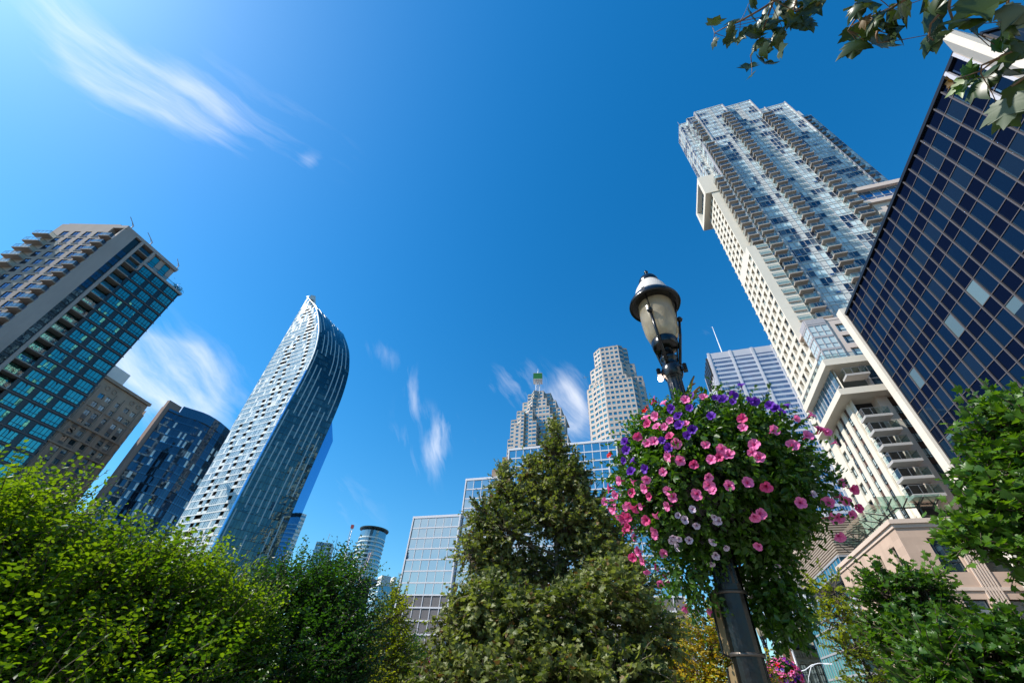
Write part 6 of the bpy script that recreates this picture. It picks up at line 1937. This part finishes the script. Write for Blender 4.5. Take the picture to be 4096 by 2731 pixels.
def lamp_extras():
    x, y = LAMP
    rt_ = np.array([math.cos(rad(27.45)), -math.sin(rad(27.45))])
    tw_ = -np.array([math.sin(rad(27.45)), math.cos(rad(27.45))])
    # cable clamps with small light
    for s, lb in ((-1, 'black clamp on the lamp post collar holding a small lit bulb'), (1, 'black clamp on the right side of the lamp post collar')):
        R = thing('clamp', lb, 'clamp', (x, y, 3.64))
        b = MB(); p = np.array([x, y]) + rt_ * s * 0.105 + tw_ * 0.02
        b.box((p[0], p[1], 3.645), (0.035, 0.05, 0.06), 0, -rad(27.45)); b.box((p[0] - rt_[0] * s * .03, p[1] - rt_[1] * s * .03, 3.64), (0.06, 0.03, 0.025), 0, -rad(27.45))
        for k in range(3): b.lathe((p[0] + tw_[0] * .03, p[1] + tw_[1] * .03, 3.625 + k * .022), [(0.002, -.009), (.011, 0), (.002, .009)], 8)
        b.build('clamp_body', M['black_paint'], R)
        if s < 0:
            b = MB(); b.lathe((p[0], p[1], 3.56), [(0.002, 0), (0.018, 0.008), (0.024, 0.026), (0.016, 0.045), (0.010, 0.056)], 14); b.build('bulb', M['bulb_glow'], R, smooth=True)
            b = MB(); b.lathe((p[0], p[1], 3.605), [(0.012, 0), (0.013, 0.02)], 10); b.build('bulb_socket', M['steel_band'], R)
    R = thing('bracket', 'gilded leaf shaped bracket sticking out right of the lamp post above the flowers', 'bracket', (x, y, 3.45))
    for k, (z, l, h) in enumerate(((3.40, 0.10, 0.16), (3.36, 0.12, 0.09), (3.33, 0.085, 0.05))):
        b = MB(); p0 = np.array([x + rt_[0] * .055, y + rt_[1] * .055, z])
        q = np.array([rt_[0], rt_[1], 0])
        b.tube([p0, p0 + q * l * .45 + [0, 0, h * .35], p0 + q * l * .75 + [0, 0, h * .75], p0 + q * l + [0, 0, h]], [0.012, 0.016, 0.010, 0.006], 7)
        b.tube([p0 + q * l * .6 + [0, 0, h * .5], p0 + q * (l * .75 + .02) + [0, 0, h * .55]], [0.012, 0.004], 6)
        b.build('leaf_prong', M['bronze'], R, smooth=True)
    # strapped plate on the post below the basket
    R = thing('pole_plate', 'dark curved plate strapped to the lamp post under the basket', 'sign', (x, y, 1.3))
    b = MB(); n = 10
    pts = []
    for k in range(n + 1):
        t = rad(120 + 190 * k / n) - rad(27.45) + rad(10)
        pts.append((x + 0.082 * math.cos(t), y + 0.082 * math.sin(t)))
    ext = np.array([x, y]) - rt_ * 0.118 + tw_ * -0.03
    for p, q in zip(pts[:-1], pts[1:]): b.poly([(p[0], p[1], .9), (q[0], q[1], .9), (q[0], q[1], 2.06), (p[0], p[1], 2.06)])
    m1 = np.array([x, y]) - rt_ * 0.075 + tw_ * 0.02
    for (z0, z1) in ((1.72, 2.05), (1.2, 1.70)):
        b.poly([(m1[0], m1[1], z0), (ext[0], ext[1], z0 + 0.02), (ext[0], ext[1], z1 - 0.02), (m1[0], m1[1], z1)], 1)
        b.tube([(ext[0], ext[1], z0 + .02), (ext[0], ext[1], z1 - .02)], 0.008, 6); b.tube([(m1[0], m1[1], z0), (ext[0], ext[1], z0 + .02)], 0.006, 5)
    b.build('plate', [M['plate_back'], M['plate_rim']], R)
    for z in (2.02, 1.735, 1.35):
        b = MB(); b.lathe((x, y, z), [(0.0835, -0.009), (0.0885, -0.008), (0.0885, 0.008), (0.0835, 0.009)], 32); b.build('strap', M['steel_band'], R, smooth=True)


def petal_mat(name, rim, throat, tr=0.30):
    return leaf_mat(name, rim, throat, tr, 0.5, (1.2, 1.0, 1.05), 0.25)


PET = {'p': petal_mat('pink_petal', (0.88, 0.21, 0.47), (0.55, 0.04, 0.22)), 'q': petal_mat('rose_petal', (0.72, 0.08, 0.26), (0.42, 0.015, 0.10)),
       'u': petal_mat('purple_petal', (0.14, 0.025, 0.42), (0.05, 0.008, 0.17)), 'w': petal_mat('pale_lilac_petal', (0.68, 0.58, 0.70), (0.16, 0.04, 0.16)),
       'r': petal_mat('scarlet_petal', (0.72, 0.012, 0.012), (0.6, 0.02, 0.01))}


def flower_geo(rs, R=0.0285, lobes=5, ragged=False):
    """trumpet flower opening along +z: wavy five lobed rim, folded ribs, funnel throat and tube"""
    b = MB(); n = 30
    ph = rs.uniform(0, 6.28); bend = rs.uniform(-0.25, 0.35); wv = [rs.uniform(0.85, 1.12) for _ in range(lobes)]
    rings = []
    for (f, z, s) in ((1.0, 0.0, 0), (0.72, -0.10, 0), (0.40, -0.27, 0.25), (0.20, -0.52, 0.9), (0.10, -1.0, 1.0), (0.07, -1.5, 0.6)):
        ring = []
        for k in range(n):
            a = 2 * math.pi * k / n + ph
            l = (k * lobes / n) % 1.0; lob = abs(math.sin(math.pi * l)) ** 0.5
            w = wv[int(k * lobes / n) % lobes]
            rr = f * (1 - (0.34 if ragged else 0.17) * (1 - lob) * f) * (1 + (w - 1) * f)
            zz = z + 0.16 * f * f * math.cos(2 * a + bend * 9) * bend * 2 + 0.07 * f * math.cos(lobes * 2 * math.pi * l) + (0.04 * f * math.sin(a * 11 + ph) if f > .9 else 0)
            ring.append((R * rr * math.cos(a), R * rr * math.sin(a), R * zz))
        rings.append(ring)
    for i in range(len(rings) - 1):
        for k in range(n):
            k2 = (k + 1) % n
            l = ((k + .5) * lobes / n) % 1.0
            rib = 0.30 if abs(l - 0.5) < 0.12 and i in (0, 1) else 0.0
            s = (0.02, 0.14, 0.55, 1.0, 0.7)[i] + rib * (0.5 + i * 0.6)
            b.poly([rings[i][k], rings[i][k2], rings[i + 1][k2], rings[i + 1][k]], 0, min(1, s * (1 if i < 2 else 1)))
    return b


def basket():
    c = np.array([*(AZD(28.6, 3.0)), 2.70]); RR = np.array([.63, .63, .51])
    R = thing('hanging_basket', 'huge round basket of pink, purple and white petunias around the near lamp post', 'flower basket', (c[0], c[1], 2.1))
    b = MB()
    b.lathe((LAMP[0], LAMP[1], 2.28), [(0.09, 0), (0.24, 0.02), (0.36, 0.12), (0.42, 0.30), (0.42, 0.42), (0.09, 0.42)], 28)  # hidden bowl added to block light inside the foliage
    b.build('light_block_bowl', M['black_paint'], R, smooth=True)
    rs = np.random.default_rng(4)
    # trailing stems and leaves over the whole surface, thick enough to stay dark inside
    P, D, NN, S = [], [], [], []
    st = MB()
    def sprig(n, cc, rr, lo, hi, droop, sz, per=7, L=0.16):
        d = rs.normal(0, 1, (n, 3)); d /= np.linalg.norm(d, axis=1, keepdims=True)
        k = rs.uniform(lo, hi, n)[:, None]
        root = cc + d * rr * k
        td = d * 0.75 + rs.normal(0, 0.45, (n, 3)); td[:, 2] -= droop * (1 - 0.9 * np.clip(d[:, 2], 0, 1)) - 0.45 * np.clip(d[:, 2], 0, 1)
        td /= np.linalg.norm(td, axis=1, keepdims=True)
        ln = L * rs.uniform(0.5, 1.25, n)
        for i in range(0, n, 4): st.tube([root[i] - td[i] * ln[i] * .3, root[i] + td[i] * ln[i] * .9], [0.003, 0.0015], 3, cap=False)
        for j in range(per):
            t = (j + .6) / per; a = rs.uniform(0, 6.28, n)
            s1 = np.cross(td, rs.normal(0, 1, (n, 3))); s1 /= np.linalg.norm(s1, axis=1, keepdims=True)
            P.append(root + td * (ln * t)[:, None]); D.append(td * 0.55 + s1 * 0.85 + d * 0.25); NN.append(d * 0.9 + rs.normal(0, 0.55, (n, 3)) + np.array([0, 0, .25])); S.append(sz * rs.uniform(0.6, 1.25, n) * (1.1 - .45 * t))
    sprig(2500, c, RR * np.array([.93, .93, .9]), 0.70, 0.97, 0.75, 0.052)
    sprig(700, c, RR, 0.45, 0.7, 0.3, 0.06)
    sprig(500, c, RR, 0.95, 1.03, 0.7, 0.044, 7, 0.15)
    lob = np.array([*(AZD(31.6, 3.12)), 2.10]); sprig(380, lob, np.array([.15, .2, .34]), 0.3, 0.95, 1.1, 0.046, 7, 0.10)
    lob = np.array([*(AZD(23.4, 2.95)), 2.22]); sprig(180, lob, np.array([.16, .2, .30]), 0.4, 0.95, 1.1, 0.04)
    lob = np.array([*(AZD(33.8, 3.05)), 3.27]); sprig(14, lob, np.array([.04, .04, .10]), 0.3, 1.0, -0.9, 0.04)
    P, D, NN, S = map(np.concatenate, (P, D, NN, S))
    rad_ = np.hypot(P[:, 0] - LAMP[0], P[:, 1] - LAMP[1])
    ok = (rad_ > 0.085) & ((P[:, 2] > 2.2) | (rad_ > 0.11))
    leaf_cloud('foliage', P[ok], D[ok], NN[ok], S[ok], 'oval', [M['lf_pet']], None, None, R)
    st.build('stem', M['lf_pet'], R, kind='stuff')
    # flowers
    rnd = random.Random(21)
    items = []
    for t in FLOWERS.split():
        x, y, z = map(int, t[:-1].split(',')); k = t[-1]
        items.append((np.array([x, y, z]) / 100.0, 'q' if k == 'p' and rnd.random() < 0.22 else k))
    for i in range(70):      # the side of the basket turned away from the photo
        d = np.array([rnd.gauss(0, 1), rnd.gauss(0, 1), rnd.gauss(0, .7)]); d /= np.linalg.norm(d)
        if d[1] > 0.15: items.append((d * RR * 1.0, rnd.choice('ppppquw')))
    cam = np.array([0, 0, CAMZ])
    items.sort(key=lambda it: np.linalg.norm(it[0] + c - cam))
    cache = {}; rest = MB(); cols = list('pquwr')
    for i, (o, k) in enumerate(items):
        nrm = o / RR**2; nrm /= np.linalg.norm(nrm)
        p = c + o + nrm * 0.065
        w = nrm * 0.75 + 0.45 * (cam - p) / np.linalg.norm(cam - p) + np.array([-0.2, 0, 0.12]) + np.array([rnd.gauss(0, .33) for _ in range(3)])
        q = Vector(w).to_track_quat('Z', 'Y') @ Vector((0, 0, 1)).rotation_difference(Vector((0, 0, 1)))
        sc = rnd.uniform(0.78, 1.18) * (0.8 if k == 'w' else 1.0) * (0.62 if k == 'r' else 1)
        mt = Matrix.LocRotScale(Vector(p), q, Vector((sc, sc, sc)))
        va = rnd.randrange(3)
        if i < 100:
            if (k, va) not in cache:
                cache[(k, va)] = flower_geo(random.Random(va * 7 + ord(k)), ragged=(k == 'r')).build('petunia', PET[k], smooth=True)
                f = cache[(k, va)]
            else:
                f = cache[(k, va)].copy(); COL.objects.link(f)
            adopt(f, R); f.matrix_basis = mt
        else:
            g = flower_geo(random.Random(va * 7 + ord(k)), ragged=(k == 'r'))
            for fc, s in zip(g.f, g.sh):
                rest.poly([tuple(mt @ Vector(g.v[j])) for j in fc], cols.index(k), s)
    rest.build('petunia', [PET[k] for k in cols], R, smooth=True, kind='stuff')


def far_basket(az, D, z, r, label, seed):
    rs = np.random.default_rng(seed); rnd = random.Random(seed)
    c = np.array([*AZD(az, D), z])
    R = thing('hanging_basket', label, 'flower basket', (c[0], c[1], z - r))
    n = 2600
    d = rs.normal(0, 1, (n, 3)); d /= np.linalg.norm(d, axis=1, keepdims=True)
    P = c + d * np.array([r, r, r * .85]) * rs.uniform(0.6, 1.0, n)[:, None]
    leaf_cloud('foliage', P, d * .5 + rs.normal(0, .6, (n, 3)) - np.array([0, 0, .4]), d + rs.normal(0, .5, (n, 3)), np.full(n, 0.085), 'oval', [M['lf_pet']], None, None, R)
    m = MB(); cols = list('pquwr')
    for i in range(330):
        o = np.array([rnd.gauss(0, 1) for _ in range(3)]); o /= np.linalg.norm(o)
        k = rnd.choices(cols, [10, 3, 2.2 + 3 * max(0, o[2]), 0.8, 1.2])[0]
        p = c + o * np.array([r, r, r * .85]) * 1.03; w = Vector(o + np.array([rnd.gauss(0, .3) for _ in range(3)]))
        mt = Matrix.LocRotScale(Vector(p), w.to_track_quat('Z', 'Y'), Vector((1, 1, 1)))
        pr = [(0.055, 0.0, 0.0), (0.028, -0.012, 0.3), (0.008, -0.04, 1.0)]
        for (r0, z0, s0), (r1, z1, s1) in zip(pr[:-1], pr[1:]):
            for j in range(5):
                a, b = 2 * math.pi * j / 5, 2 * math.pi * (j + 1) / 5; mid = (a + b) / 2
                m.poly([tuple(mt @ Vector(q)) for q in ((r0 * math.cos(a), r0 * math.sin(a), z0), (r0 * 1.15 * math.cos(mid), r0 * 1.15 * math.sin(mid), z0), (r0 * math.cos(b), r0 * math.sin(b), z0), (r1 * math.cos(b), r1 * math.sin(b), z1), (r1 * math.cos(a), r1 * math.sin(a), z1))], cols.index(k), s0 * .5 + s1 * .5)
    m.build('petunia', [PET[k] for k in cols], R, kind='stuff')


def overhang():
    R = thing('plane_tree', 'plane tree branches with big dark jagged leaves overhanging the top right corner', 'tree', (4.3, -1.6, 0))
    b = MB()
    b.tube([(4.3, -1.6, 0), (4.2, -1.5, 2.0), (4.0, -1.3, 4.2), (3.6, -1.0, 6.3)], [0.17, 0.14, 0.11, 0.06], 10)
    b.tube([(4.05, -1.4, 3.4), (3.5, -0.7, 4.35), (2.9, -0.15, 4.6), (2.3, 0.12, 4.75), (1.95, 0.25, 5.35)], [0.07, 0.05, 0.03, 0.018, 0.008], 7)
    b.tube([(2.9, -0.15, 4.6), (2.75, 0.12, 4.3), (2.48, 0.3, 4.05)], [0.02, 0.012, 0.006], 6)
    b.tube([(2.3, 0.12, 4.75), (2.1, 0.2, 4.5), (2.0, 0.27, 4.38)], [0.014, 0.008, 0.005], 6)
    b.tube([(2.75, 0.12, 4.3), (2.3, 0.18, 4.25), (2.11, 0.24, 4.3)], [0.01, 0.007, 0.004], 6)
    b.tube([(2.1, 0.2, 4.5), (1.95, 0.24, 4.5), (1.81, 0.28, 4.48)], [0.008, 0.006, 0.004], 6)
    b.build('trunk', M['bark_plane'], R, smooth=True)
    t = MB()
    for pts in TWIGS:
        t.tube(pts, [0.0075 - 0.0045 * k / (len(pts) - 1) for k in range(len(pts))], 6)
    rs = np.random.default_rng(5); rnd = random.Random(5)
    P, D, NN, S, MI, SH = [], [], [], [], [], []
    mats = [M['lf_branch'], M['lf_brown'], M['lf_silver'], M['lf_plane']]
    nodes = np.array([p for pts in TWIGS for p in pts])
    cam = np.array([0, 0, CAMZ])
    for it in BLEAVES.split():
        x, y, z, s = map(float, it[:-1].split(',')); k = it[-1]
        p = np.array([x, y, z]); v = p - cam; v /= np.linalg.norm(v)
        p = p + v * rnd.uniform(-0.12, 0.2)
        dn = np.array([rnd.gauss(0, .45), rnd.gauss(0, .45), -1.0]); side = np.cross(v, [0, 0, 1]); dn += side * rnd.gauss(0, .5)
        nn = v * rnd.choice([1, -1, 1]) * rnd.uniform(.5, 1) + np.array([rnd.gauss(0, .45) for _ in range(3)])
        dn /= np.linalg.norm(dn); sz = s * 1.02
        b0 = p - dn * sz * .45
        j = nodes[np.argmin(np.linalg.norm(nodes - b0, axis=1) + 3 * np.maximum(0, b0[2] - nodes[:, 2]))]
        if np.linalg.norm(j - b0) < 0.32: t.tube([j, (j + b0) / 2 + [0, 0, -.01], b0], [0.0028, 0.0022, 0.0018], 5, cap=False)
        P.append(b0); D.append(dn); NN.append(nn); S.append(sz); MI.append({'g': 0, 'b': 1, 's': 2, 'y': 3}[k]); SH.append(rnd.random())
    # leaves of the same branch beyond the frame
    for _ in range(150):
        u = rnd.random(); q = np.array([3.3, -0.6, 4.7]) * u + np.array([2.2, 0.0, 5.0]) * (1 - u) + np.array([rnd.gauss(0, .3), rnd.gauss(0, .22) - .25, rnd.gauss(0, .25)])
        if q[1] > -0.02 - 0.0: continue
        P.append(q); D.append(np.array([rnd.gauss(0, .5), rnd.gauss(0, .5), -1])); NN.append(np.array([rnd.gauss(0, 1) for _ in range(3)])); S.append(rnd.uniform(.1, .17)); MI.append(0); SH.append(rnd.random())
    t.build('twig', M['twig'], R, smooth=True, kind='stuff')
    leaf_cloud('leaves', np.array(P), np.array(D), np.array(NN), np.array(S), 'big', mats, np.array(SH), np.array(MI), R)
    for (x, y, z) in ((1.85, 0.50, 5.36), (1.71, 0.44, 5.40), (1.93, 0.44, 5.31), (1.99, 0.44, 5.28)):
        f = MB(); f.lathe((x, y, z), [(0.001, -.016), (.011, -.012), (.016, 0), (.011, .012), (.001, .016)], 10); f.build('seed_ball', M['seed'], R, smooth=True)


M['seed'] = plain('seed_ball', (0.16, 0.12, 0.02), 0.9)


def street_poles():
    p = AZD(31.6, 60)
    R = thing('road_lamp', 'grey road lamp with a curved arm in front of the old brick building', 'street lamp', p)
    b = MB(); b.tube([(p[0], p[1], 0), (p[0], p[1], 4.0), (p[0], p[1], 6.9)], [0.16, 0.13, 0.10], 10); b.build('pole', M['pole_grey'], R, smooth=True)
    r_ = np.array([math.cos(rad(31.6)), -math.sin(rad(31.6)), 0]); q = np.array([p[0], p[1], 0])
    b = MB(); b.tube([q + [0, 0, 5.0], q + r_ * .6 + [0, 0, 5.15], q + r_ * 1.3 + [0, 0, 5.55], q + r_ * 2.0 + [0, 0, 5.72], q + r_ * 2.6 + [0, 0, 5.70]], 0.045, 7)
    b.tube([q + r_ * .45 + [0, 0, 4.0], q + r_ * .7 + [0, 0, 4.6], q + r_ * 1.2 + [0, 0, 5.4], q + r_ * 1.7 + [0, 0, 5.65]], 0.035, 6); b.build('arm', M['frame_white'], R, smooth=True)
    b = MB(); b.box(tuple(q + r_ * 2.75 + [0, 0, 5.70]), (0.7, 0.24, 0.12), 0, -rad(31.6)); b.build('lamp_head', M['mast_white'], R)
    p = AZD(38.5, 26)
    R = thing('signal_pole', 'plain pale grey pole behind the lime green sapling', 'pole', p)
    b = MB(); b.tube([(p[0], p[1], 0), (p[0], p[1], 5.6)], [0.13, 0.11], 10); b.build('pole', M['pole_grey'], R, smooth=True)
    b = MB(); b.lathe((p[0], p[1], 5.6), [(0.12, 0), (0.10, 0.08), (0.01, 0.12)], 10); b.build('pole_cap', M['pole_grey'], R)


lamp_extras()
basket()
far_basket(-6.94, 21.7, 2.14, 0.56, 'round ball of pink petunias on the far lamp post at the bottom centre left', 2)
far_basket(30.25, 19.5, 2.55, 0.52, 'pink and purple flower ball low behind the near lamp post', 3)
overhang()
street_poles()
